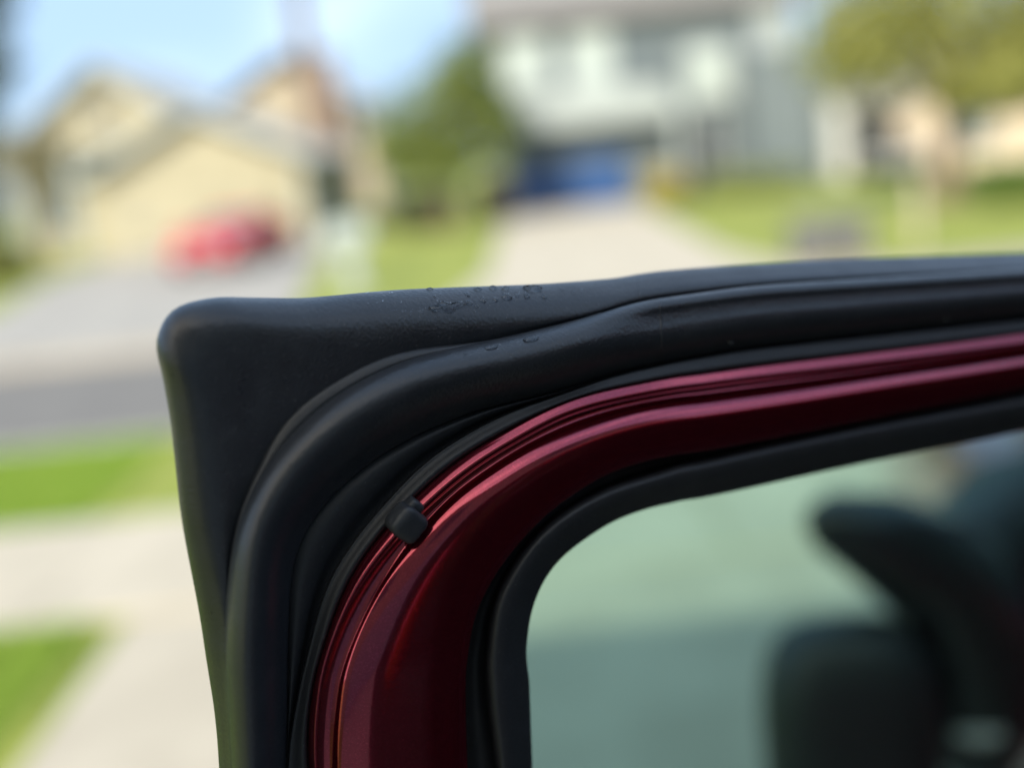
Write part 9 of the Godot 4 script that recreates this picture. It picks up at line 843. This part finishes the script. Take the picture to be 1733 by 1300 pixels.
func shrub(called: String, label: String, category: String, where: Vector3, r: Vector3, leaves: int, dark: Color, light: Color) -> void:
	var t := thing(called, label, category, where)
	var lobes := []
	for k in 5:
		var a := TAU * k / 5.0
		lobes.append([Vector3(cos(a) * r.x * 0.5, r.y * (0.9 + 0.15 * (k % 2)), sin(a) * r.z * 0.5), Vector3(r.x * 0.6, r.y * 0.95, r.z * 0.6)])
	for k in 3:
		part("stem", tube([Vector3(0.05 * k - 0.05, -0.05, 0), Vector3(0.2 * (k - 1), r.y, 0.05)], [0.03, 0.012], 5), M.bark, t)
	part("foliage", crown_mesh(lobes, leaves, 0.07, dark, light), M.leaf, t)

# ---------------------------------------------------------------- the car
func build_car() -> void:
	var c := thing("maroon_car", "maroon car with an open side door, seen through the green window glass", "car", Vector3(0.697, 0, -0.671), deg_to_rad(-5.0))
	var paint: Material = M.maroon_paint
	part("front_body", z_loft([[-2.62, 0.30, 1.56, 0.36, 0.66], [-2.55, 0.12, 1.74, 0.30, 0.80], [-2.3, 0.03, 1.83, 0.28, 0.93], [-1.6, 0.0, 1.86, 0.30, 1.0], [-1.0, 0.0, 1.86, 0.30, 1.03], [-0.03, 0.0, 1.86, 0.30, 1.05]], 7.0), paint, c)
	part("rear_body", z_loft([[1.0, 0.0, 1.86, 0.30, 1.05], [1.6, 0.0, 1.86, 0.32, 1.04], [2.1, 0.08, 1.78, 0.34, 1.0], [2.2, 0.2, 1.66, 0.42, 0.9]], 7.0), paint, c)
	part("added_rear_windows", z_loft([[1.02, 0.012, 1.848, 0.98, 1.6], [1.5, 0.012, 1.848, 0.98, 1.6], [1.95, 0.08, 1.78, 0.98, 1.52], [2.08, 0.18, 1.68, 0.98, 1.2]], 12.0), M.privacy_glass, c)  # unseen, near opaque shell put in to keep reflections in the door dark
	part("added_dark_panel", z_loft([[1.0, -0.012, 0.3, 0.33, 1.02], [1.6, -0.012, 0.3, 0.35, 1.01], [2.05, 0.04, 0.3, 0.4, 0.98]], 12.0), M.black_plastic, c)  # unseen black panel, added to hide the red flank from the door's reflection
	part("sill", box(1.8, 0.14, 1.03), M.cabin_trim, c, Vector3(0.93, 0.37, 0.485))
	part("far_side", box(0.1, 0.62, 1.03), M.cabin_trim, c, Vector3(1.78, 0.75, 0.485))
	part("far_window", box(0.03, 0.58, 1.05), M.privacy_glass, c, Vector3(1.74, 1.32, 0.485))
	part("roof", z_loft([[-0.62, 0.30, 1.56, 1.60, 1.64], [-0.35, 0.20, 1.66, 1.60, 1.70], [0.4, 0.15, 1.71, 1.61, 1.74], [1.4, 0.18, 1.68, 1.60, 1.72], [1.9, 0.26, 1.60, 1.52, 1.62]], 5.0), paint, c)
	part("headliner", box(1.36, 0.03, 1.9), M.cabin_trim, c, Vector3(0.93, 1.585, 0.5))
	for s in [0.0, 1.0]:
		var q := func(x: float) -> float: return x if s == 0.0 else 1.86 - x
		part("front_pillar", tube([Vector3(q.call(0.09), 1.0, -1.28), Vector3(q.call(0.2), 1.35, -0.92), Vector3(q.call(0.27), 1.64, -0.52)], [0.05, 0.04, 0.04], 8), paint, c)
		part("middle_pillar", tube([Vector3(q.call(0.07), 0.45, -0.03), Vector3(q.call(0.09), 1.05, -0.02), Vector3(q.call(0.22), 1.63, 0.02)], [0.06, 0.055, 0.045], 8), M.cabin_trim, c)
		part("rear_pillar", tube([Vector3(q.call(0.08), 1.0, 1.35), Vector3(q.call(0.14), 1.35, 1.25), Vector3(q.call(0.24), 1.63, 1.1)], [0.16, 0.13, 0.07], 8), paint, c)
		var st := SurfaceTool.new()
		st.begin(Mesh.PRIMITIVE_TRIANGLES)
		quad(st, Vector3(q.call(0.07), 1.03, -1.2), Vector3(q.call(0.07), 1.03, -0.06), Vector3(q.call(0.22), 1.62, -0.04), Vector3(q.call(0.25), 1.62, -0.52))
		part("side_window", st.commit(), M.cabin_glass, c)
	var ws := SurfaceTool.new()
	ws.begin(Mesh.PRIMITIVE_TRIANGLES)
	quad(ws, Vector3(0.13, 1.02, -1.27), Vector3(1.73, 1.02, -1.27), Vector3(1.57, 1.63, -0.58), Vector3(0.29, 1.63, -0.58))
	part("windscreen", ws.commit(), M.cabin_glass, c)
	part("dashboard", z_loft([[-1.25, 0.2, 1.66, 0.85, 1.04], [-0.75, 0.15, 1.71, 0.8, 1.09], [-0.6, 0.2, 1.66, 0.7, 1.0]], 5.0), M.cabin_trim, c)
	var seat := part("rear_seat", soft_box(1.3, 0.2, 0.6, 0.08), M.seat_cloth, c, Vector3(0.93, 0.55, 0.75))
	part("backrest", soft_box(1.3, 0.75, 0.18, 0.08), M.seat_cloth, seat, Vector3(0, 0.42, 0.36), Vector3(0.25, 0, 0))
	var fs := part("front_seat", soft_box(0.52, 0.2, 0.55, 0.08), M.seat_cloth, c, Vector3(0.5, 0.58, -0.45))
	part("backrest", soft_box(0.5, 0.72, 0.16, 0.07), M.seat_cloth, fs, Vector3(0, 0.42, 0.3), Vector3(0.25, 0, 0))
	part("headrest", soft_box(0.27, 0.18, 0.1, 0.045), M.seat_cloth, fs, Vector3(0, 0.88, 0.42))
	for w in [[0.1, -1.75], [1.76, -1.75], [0.1, 1.5], [1.76, 1.5]]:
		var ty := part("wheel", wheel_mesh(0.36, 0.115), M.tyre, c, Vector3(w[0], 0.372, w[1]))
		part("rim", cyl(0.235, 0.235, 0.02, 24), M.alloy, ty, Vector3(-0.118 if w[0] < 1.0 else 0.118, 0, 0), Vector3(0, 0, PI / 2))
	for x in [0.22, 1.64]:
		part("headlight", lump(0.17, 0.08, 0.12), M.lamp_glass, c, Vector3(x, 0.74, -2.5))
	part("grille", soft_box(0.9, 0.16, 0.06, 0.02), M.black_plastic, c, Vector3(0.93, 0.62, -2.62))
	# wing mirror: black housing facing back, a bent glossy arm over it and its foot on the car
	var mr := part("wing_mirror", tube([Vector3(-0.445, 1.185, -0.50), Vector3(-0.425, 1.18, -0.50), Vector3(-0.37, 1.15, -0.52), Vector3(-0.295, 1.095, -0.555), Vector3(-0.255, 1.01, -0.585), Vector3(-0.25, 0.90, -0.61), Vector3(-0.25, 0.84, -0.61)], [0.012, 0.032, 0.052, 0.072, 0.086, 0.084, 0.06], 20), M.gloss_black, c)
	part("mirror_housing", lump(0.095, 0.14, 0.06, 3.2), M.black_plastic, mr, Vector3(-0.412, 0.925, -0.50))
	part("mirror_arm", tube([Vector3(-0.27, 1.08, -0.60), Vector3(-0.15, 1.06, -0.76), Vector3(0.06, 1.03, -0.86)], [0.06, 0.095, 0.11], 14), M.black_plastic, mr)
	part("mirror_foot", lump(0.11, 0.12, 0.14, 3.0), M.black_plastic, mr, Vector3(-0.02, 1.0, -0.88))
	part("turn_signal", lump(0.03, 0.012, 0.03, 3.0), M.lamp_glass, mr, Vector3(-0.262, 0.905, -0.545))

func wheel_mesh(r: float, hw: float) -> ArrayMesh:
	var rings := []
	for k in 13:
		var a := PI * k / 12.0
		var x := -cos(a) * hw
		var rr := r - 0.035 * (1 - pow(sin(a), 0.5))
		var ring := PackedVector3Array()
		for j in 40:
			var t := TAU * j / 40.0
			ring.append(Vector3(x, cos(t) * rr, sin(t) * rr))
		rings.append(ring)
	return ring_mesh(rings)

# ---------------------------------------------------------------- the door
func build_door() -> void:
	var d := thing("car_door", "open maroon car door with black rubber seals round its window corner", "car door", Vector3(-0.0341, 1.4934, -0.3459), deg_to_rad(24.0))
	var ct := part("corner_trim", frame_mesh(CORNER_TRIM), M.rubber, d)
	ct.set_meta("label", "black rubber corner flap on the outer edge of the door")
	var bs := part("bulb_seal", frame_mesh(BULB_SEAL), M.rubber, d)
	bs.set_meta("label", "thick rounded black weatherstrip bending round the corner")
	part("seal_lip", frame_mesh(SEAL_LIP, 4, 4, 4, 36), M.soft_rubber, bs)
	part("seal_channel", frame_mesh(SEAL_CHANNEL, 3, 3), M.soft_rubber, d)
	part("seal_base", frame_mesh(SEAL_BASE), M.soft_rubber, d)
	var wf := part("window_frame", frame_mesh(WINDOW_FRAME, 5, 5), M.maroon_paint, d)
	wf.set_meta("label", "glossy maroon metallic frame round the window opening")
	part("frame_bead", frame_mesh(FRAME_BEAD, 5, 5), M.maroon_paint, wf)
	part("glass_run", frame_mesh(GLASS_RUN), M.soft_rubber, d)
	part("outer_frame", frame_mesh(OUTER_FRAME, 3, 3), M.maroon_paint, d)
	# moulded joints where the corner pieces meet the straight runs
	part("moulded_joint", joint_mesh(CORNER_TRIM, 37, 1, 9), M.rubber, ct)
	part("moulded_joint", joint_mesh(BULB_SEAL, 38, 1, 11), M.rubber, bs)
	# window glass: 4 mm of green tinted glass
	var edge := []
	for k in GLASS_EDGE.size() / 2:
		edge.append(Vector2(GLASS_EDGE[k * 2], -GLASS_EDGE[k * 2 + 1]) * 0.001)
	var gl := part("window_glass", plate(edge, -0.0125, -0.0085), M.green_glass, d)
	gl.rotation.x = PI / 2
	# clip that holds the seal on the bead
	var cl := part("seal_clip", lump(0.0050, 0.0057, 0.0038, 4.2, 22, 36, 0.05, 3), M.clip_plastic, d, Vector3(-0.0026, -0.0001, 0.0006), Vector3(deg_to_rad(14), deg_to_rad(6), deg_to_rad(44)))
	part("clip_tab", lump(0.0020, 0.0028, 0.0024, 4.0, 12, 20), M.clip_plastic, cl, Vector3(0.0054, 0.0012, -0.0008))
	# vent holes in the straight run of the seal
	for q in [[120.2, 36.9, -1.0], [216.8, 29.9, -1.0]]:
		var rim := part("vent_hole", ring_dent(0.0012, 0.0019), M.soft_rubber, bs, Vector3(q[0], q[1], q[2]) * 0.001)
		rim.rotation.x = deg_to_rad(-36)
	# lower half of the door and its hinge-side frame
	part("door_skin", z_loft([[-0.115, -0.06, 0.78, -1.08, -0.42], [-0.10, -0.075, 0.80, -1.11, -0.40], [-0.06, -0.08, 0.80, -1.12, -0.40], [-0.035, -0.078, 0.80, -1.115, -0.40]], 16.0), M.maroon_paint, d)
	part("door_card", z_loft([[-0.034, -0.05, 0.78, -1.06, -0.405], [-0.012, -0.045, 0.775, -1.05, -0.41], [0.0, -0.02, 0.75, -1.02, -0.43]], 14.0), M.cabin_trim, d)
	part("armrest", soft_box(0.42, 0.07, 0.07, 0.03), M.black_plastic, d, Vector3(0.36, -0.66, 0.03))
	part("inner_handle", soft_box(0.11, 0.03, 0.018, 0.008), M.alloy, d, Vector3(0.55, -0.55, 0.006))
	part("hinge_side_frame", soft_box(0.07, 0.47, 0.03, 0.012), M.cabin_trim, d, Vector3(0.715, -0.205, -0.018))
	for y in [-0.55, -0.95]:
		part("hinge", box(0.06, 0.07, 0.025), M.steel, d, Vector3(0.815, y, -0.05))

# low raised band across one section of the frame
func joint_mesh(data: Array, row: int, from: int, to: int) -> ArrayMesh:
	var stations: int = data[0]
	var raw: Array = data[1]
	var lines := []
	for r in [row - 1, row, row + 1]:
		var line := PackedVector3Array()
		for j in range(from, to):
			var k := (int(r) * stations + j) * 3
			line.append(Vector3(raw[k], raw[k + 1], raw[k + 2]) * 0.001)
		lines.append(smooth_line(line, 5))
	var n: int = lines[1].size()
	var rows := []
	for e in [[-0.00045, -0.0003], [-0.00025, 0.00010], [0.0, 0.00013], [0.00025, 0.00010], [0.00045, -0.0003]]:
		var out := PackedVector3Array()
		for j in n:
			var along: Vector3 = (lines[2][j] - lines[0][j]).normalized()
			var side: Vector3 = (lines[1][mini(j + 1, n - 1)] - lines[1][maxi(j - 1, 0)]).normalized()
			var up := along.cross(side)
			if up.z + up.y < 0.0:
				up = -up
			out.append(lines[1][j] + along * float(e[0]) + up * float(e[1]))
		rows.append(out)
	return net_mesh(rows)

func ring_dent(r_in: float, r_out: float) -> ArrayMesh:
	# shallow dimple: a low rim falling to a pit
	var rows := []
	for s in [[1.25, -0.0004], [1.0, 0.0002], [0.85, 0.0003], [0.7, 0.0], [0.55, -0.0012], [0.0, -0.0014]]:
		var row := PackedVector3Array()
		for j in 24:
			var a := TAU * j / 24.0
			row.append(Vector3(cos(a) * r_in * float(s[0]), sin(a) * r_out * float(s[0]), float(s[1])))
		rows.append(row)
	return net_mesh(rows, true)

# ---------------------------------------------------------------- water
func drop_mesh(rx: float, ry: float, h: float, sd: int, ragged: float) -> ArrayMesh:
	var nz := FastNoiseLite.new()
	nz.seed = sd
	nz.frequency = 0.9
	var rows := []
	for i in 9:
		var a := PI / 2 * i / 8.0
		var row := PackedVector3Array()
		for j in 26:
			var t := TAU * j / 26.0
			var k := 1.0 + ragged * nz.get_noise_2d(cos(t) * 1.6 + sd, sin(t) * 1.6)
			row.append(Vector3(cos(t) * rx * k * cos(a * 0.999), sin(t) * ry * k * cos(a * 0.999), h * sin(a) * (1.0 + 0.4 * ragged * nz.get_noise_2d(cos(t) * 0.7, sin(t) * 0.7 + 3.0))))
		rows.append(row)
	var foot: PackedVector3Array = rows[0]
	var low := PackedVector3Array()
	var c := PackedVector3Array()
	for p in foot:
		low.append(Vector3(p.x * 0.96, p.y * 0.96, -h * 0.35))
		c.append(Vector3(p.x * 0.02, p.y * 0.02, -h * 0.35))
	rows.push_front(low)
	rows.push_front(c)
	return net_mesh(rows, true)

func lay(q: Array) -> Transform3D:
	var n := Vector3(q[3], q[4], q[5]).normalized()
	var x := (Vector3.RIGHT - n * n.x).normalized()
	var y := n.cross(x)
	return Transform3D(Basis(x, y, n), Vector3(q[0], q[1], q[2]) * 0.001 + n * 0.00006)

func build_drops() -> void:
	var base := Transform3D(Basis(Vector3.UP, deg_to_rad(24.0)), Vector3(-0.0341, 1.4934, -0.3459))
	var named := ["long wavy water drop, lowest and widest of the cluster on the corner flap", "broad ragged water drop at the right end of the flap's upper row",
		"round water drop right below the second drop from the right in the upper row", "second water drop from the right in the upper row on the corner flap",
		"third water drop from the right in the upper row on the corner flap", "flat water drop in the middle of the flap's upper row, on the silhouette edge",
		"round water drop in the middle of the flap's second row", "water drop just right of the long wavy drop's upper end",
		"upright water drop above the one beside the long wavy drop", "round water drop right below the broad ragged drop",
		"small water drop between the two round drops of the second row", "rightmost round water drop of the second row",
		"tiny water drop at the foot of the cluster, right of the long wavy drop", "flat water drop at the left end of the flap's upper row",
		"tiny upright water drop above the left end of the long wavy drop", "tiny water drop right of the broad ragged drop",
		"tiny water drop between the two largest round drops of the second row", "tiny water drop farthest right on the corner flap"]
	for i in DROPS_TRIM.size():
		var q: Array = DROPS_TRIM[i]
		var rx: float = q[6] * 0.00125
		var ry: float = maxf(q[7] * 1.35, q[6] * (0.35 if i < 2 else 0.7)) * 0.00125
		var o := part("water_drop", drop_mesh(rx, ry, minf(rx, ry) * 0.8, i + 2, 0.8 if i < 2 else 0.35), M.water, self)
		o.transform = base * lay(q)
		tag(o, named[i], "water drop", "water drops on the door's corner")
	var seal_named := ["half moon water drop on the thick seal, the larger right one", "half moon water drop on the thick seal, the smaller left one", "tiny round water drop left of the two half moon drops", "tiny water drop on the thick seal where it bends down"]
	for i in DROPS_SEAL.size():
		var q: Array = DROPS_SEAL[i]
		var rx: float = q[6] * 0.001
		var ry: float = maxf(q[7], q[6] * 0.45) * 0.001
		var o := part("water_drop", drop_mesh(rx, ry, minf(rx, ry) * 0.8, i + 40, 0.35), M.water, self)
		o.transform = base * lay(q)
		tag(o, seal_named[i], "water drop", "water drops on the thick seal")
	# fine spray between the drops
	var m := drop_mesh(0.00018, 0.00018, 0.00007, 3, 0.2)
	var spots: Array[Transform3D] = []
	for i in 170:
		var k := rng.randi_range(0, DROPS_TRIM.size() - 1)
		var q: Array = DROPS_TRIM[k].duplicate()
		var t := lay(q)
		var off := Vector3(rng.randfn() * 4.0, rng.randfn() * 0.9, 0) * 0.001
		if i < 90:
			off.x -= 0.016
		t.origin += t.basis.x * off.x + t.basis.y * off.y - t.basis.z * 0.00004
		spots.append(base * t * Transform3D(Basis().scaled(Vector3.ONE * rng.randf_range(0.5, 1.4)), Vector3.ZERO))
	for i in 50:
		var q: Array = DROPS_SEAL[i % 3].duplicate()
		var t := lay(q)
		t.origin += t.basis.x * (rng.randfn() * 0.007) + t.basis.y * (rng.randfn() * 0.0008)
		spots.append(base * t * Transform3D(Basis().scaled(Vector3.ONE * rng.randf_range(0.4, 1.1)), Vector3.ZERO))
	var mm := MultiMesh.new()
	mm.transform_format = MultiMesh.TRANSFORM_3D
	mm.mesh = m
	mm.instance_count = spots.size()
	for i in spots.size():
		mm.set_instance_transform(i, spots[i])
	var g := MultiMeshInstance3D.new()
	g.name = "water_spray"
	g.multimesh = mm
	g.material_override = M.water
	add_child(g)
	tag(g, "fine water specks scattered between the drops on the rubber", "water")
	g.set_meta("kind", "stuff")

# ---------------------------------------------------------------- things along the street
func build_street_things() -> void:
	var mb := thing("mailbox", "white mailbox on a white post beside the far driveway", "mailbox", Vector3(-1.95, 0, -15.7))
	part("post", soft_box(0.24, 0.62, 0.2, 0.02), M.white_trim, mb, Vector3(0, 0.29, 0))
	part("base", soft_box(0.34, 0.1, 0.3, 0.02), M.white_trim, mb, Vector3(0, 0.04, 0))
	var bx := part("letter_box", z_loft([[-0.24, -0.3, 0.3, 0.0, 0.34], [0.24, -0.3, 0.3, 0.0, 0.34]], 3.4), M.white_trim, mb, Vector3(0, 0.58, 0))
	part("flap", z_loft([[0.242, -0.26, 0.26, 0.04, 0.31], [0.255, -0.26, 0.26, 0.04, 0.31]], 3.4), M.pale_blind, bx)
	part("flag", box(0.02, 0.12, 0.16), M.red_paint, bx, Vector3(0.312, 0.2, 0.1))
	var ub := thing("utility_box", "low grey utility box on the lawn across the street", "utility box", Vector3(3.68, 0, -13.2))
	part("cabinet", soft_box(0.78, 0.46, 0.6, 0.04), M.bin_grey, ub, Vector3(0, 0.24, 0))
	part("lid", soft_box(0.84, 0.06, 0.66, 0.02), M.bin_grey, ub, Vector3(0, 0.485, 0))
	part("pad", box(0.95, 0.06, 0.75), M.concrete, ub, Vector3(0, 0.0, 0))
	for k in 3:
		part("louvre", box(0.5, 0.02, 0.02), M.black_plastic, ub, Vector3(0, 0.14 + 0.07 * k, 0.305))
	var mp := thing("garden_post", "slim pale post on the lawn right of the utility box", "post", Vector3(5.05, 0, -14.2))
	part("shaft", soft_box(0.09, 0.72, 0.09, 0.02), M.pale_concrete, mp, Vector3(0, 0.34, 0))
	part("cap", lump(0.065, 0.05, 0.065, 3.0), M.pale_concrete, mp, Vector3(0, 0.73, 0))
	build_red_car("red_car", "small red car parked on the yellow house's driveway", Vector3(-5.3, 0, -21.4), M.red_paint, deg_to_rad(-8))
	build_red_car("dark_car", "dark grey car parked between the white shed and the tan house", Vector3(10.1, 0, -29.5), M.bin_grey, deg_to_rad(-8))

func build_red_car(called: String, label: String, where: Vector3, paint: Material, turn: float) -> void:
	var c := thing(called, label, "car", where, turn, "cars parked on the far driveways")
	c.scale = Vector3.ONE * 0.9
	part("body", z_loft([[-3.9, -0.62, 0.62, 0.3, 0.72], [-3.75, -0.78, 0.78, 0.24, 0.84], [-2.8, -0.84, 0.84, 0.2, 0.86], [-1.0, -0.84, 0.84, 0.2, 0.82], [-0.25, -0.80, 0.80, 0.2, 0.72], [0.0, -0.70, 0.70, 0.24, 0.6], [0.08, -0.58, 0.58, 0.3, 0.52]], 5.0), paint, c)
	part("cabin", z_loft([[-3.3, -0.66, 0.66, 0.74, 0.88], [-2.9, -0.62, 0.62, 0.74, 1.04], [-2.2, -0.6, 0.6, 0.74, 1.08], [-1.5, -0.62, 0.62, 0.74, 0.94], [-1.2, -0.68, 0.68, 0.74, 0.84]], 5.0), M.pane, c)
	part("roof", z_loft([[-2.95, -0.56, 0.56, 1.03, 1.07], [-2.6, -0.57, 0.57, 1.05, 1.11], [-2.1, -0.55, 0.55, 1.04, 1.095]], 5.0), paint, c)
	for x in [-0.6, 0.6]:
		part("headlight", lump(0.13, 0.06, 0.08), M.lamp_glass, c, Vector3(x, 0.55, 0.02))
	part("grille", soft_box(0.7, 0.1, 0.05, 0.02), M.black_plastic, c, Vector3(0, 0.36, 0.07))
	part("number_plate", box(0.4, 0.1, 0.01), M.white_trim, c, Vector3(0, 0.47, 0.09))
	for s in [-1, 1]:
		part("door_mirror", lump(0.09, 0.06, 0.06), paint, c, Vector3(0.86 * s, 0.88, -1.35))
		for z in [-0.75, -3.1]:
			var w := part("wheel", wheel_mesh(0.3, 0.1), M.tyre, c, Vector3(0.76 * s, 0.312, z))
			part("rim", cyl(0.2, 0.2, 0.02, 20), M.alloy, w, Vector3(0.1 * s, 0, 0), Vector3(0, 0, PI / 2))
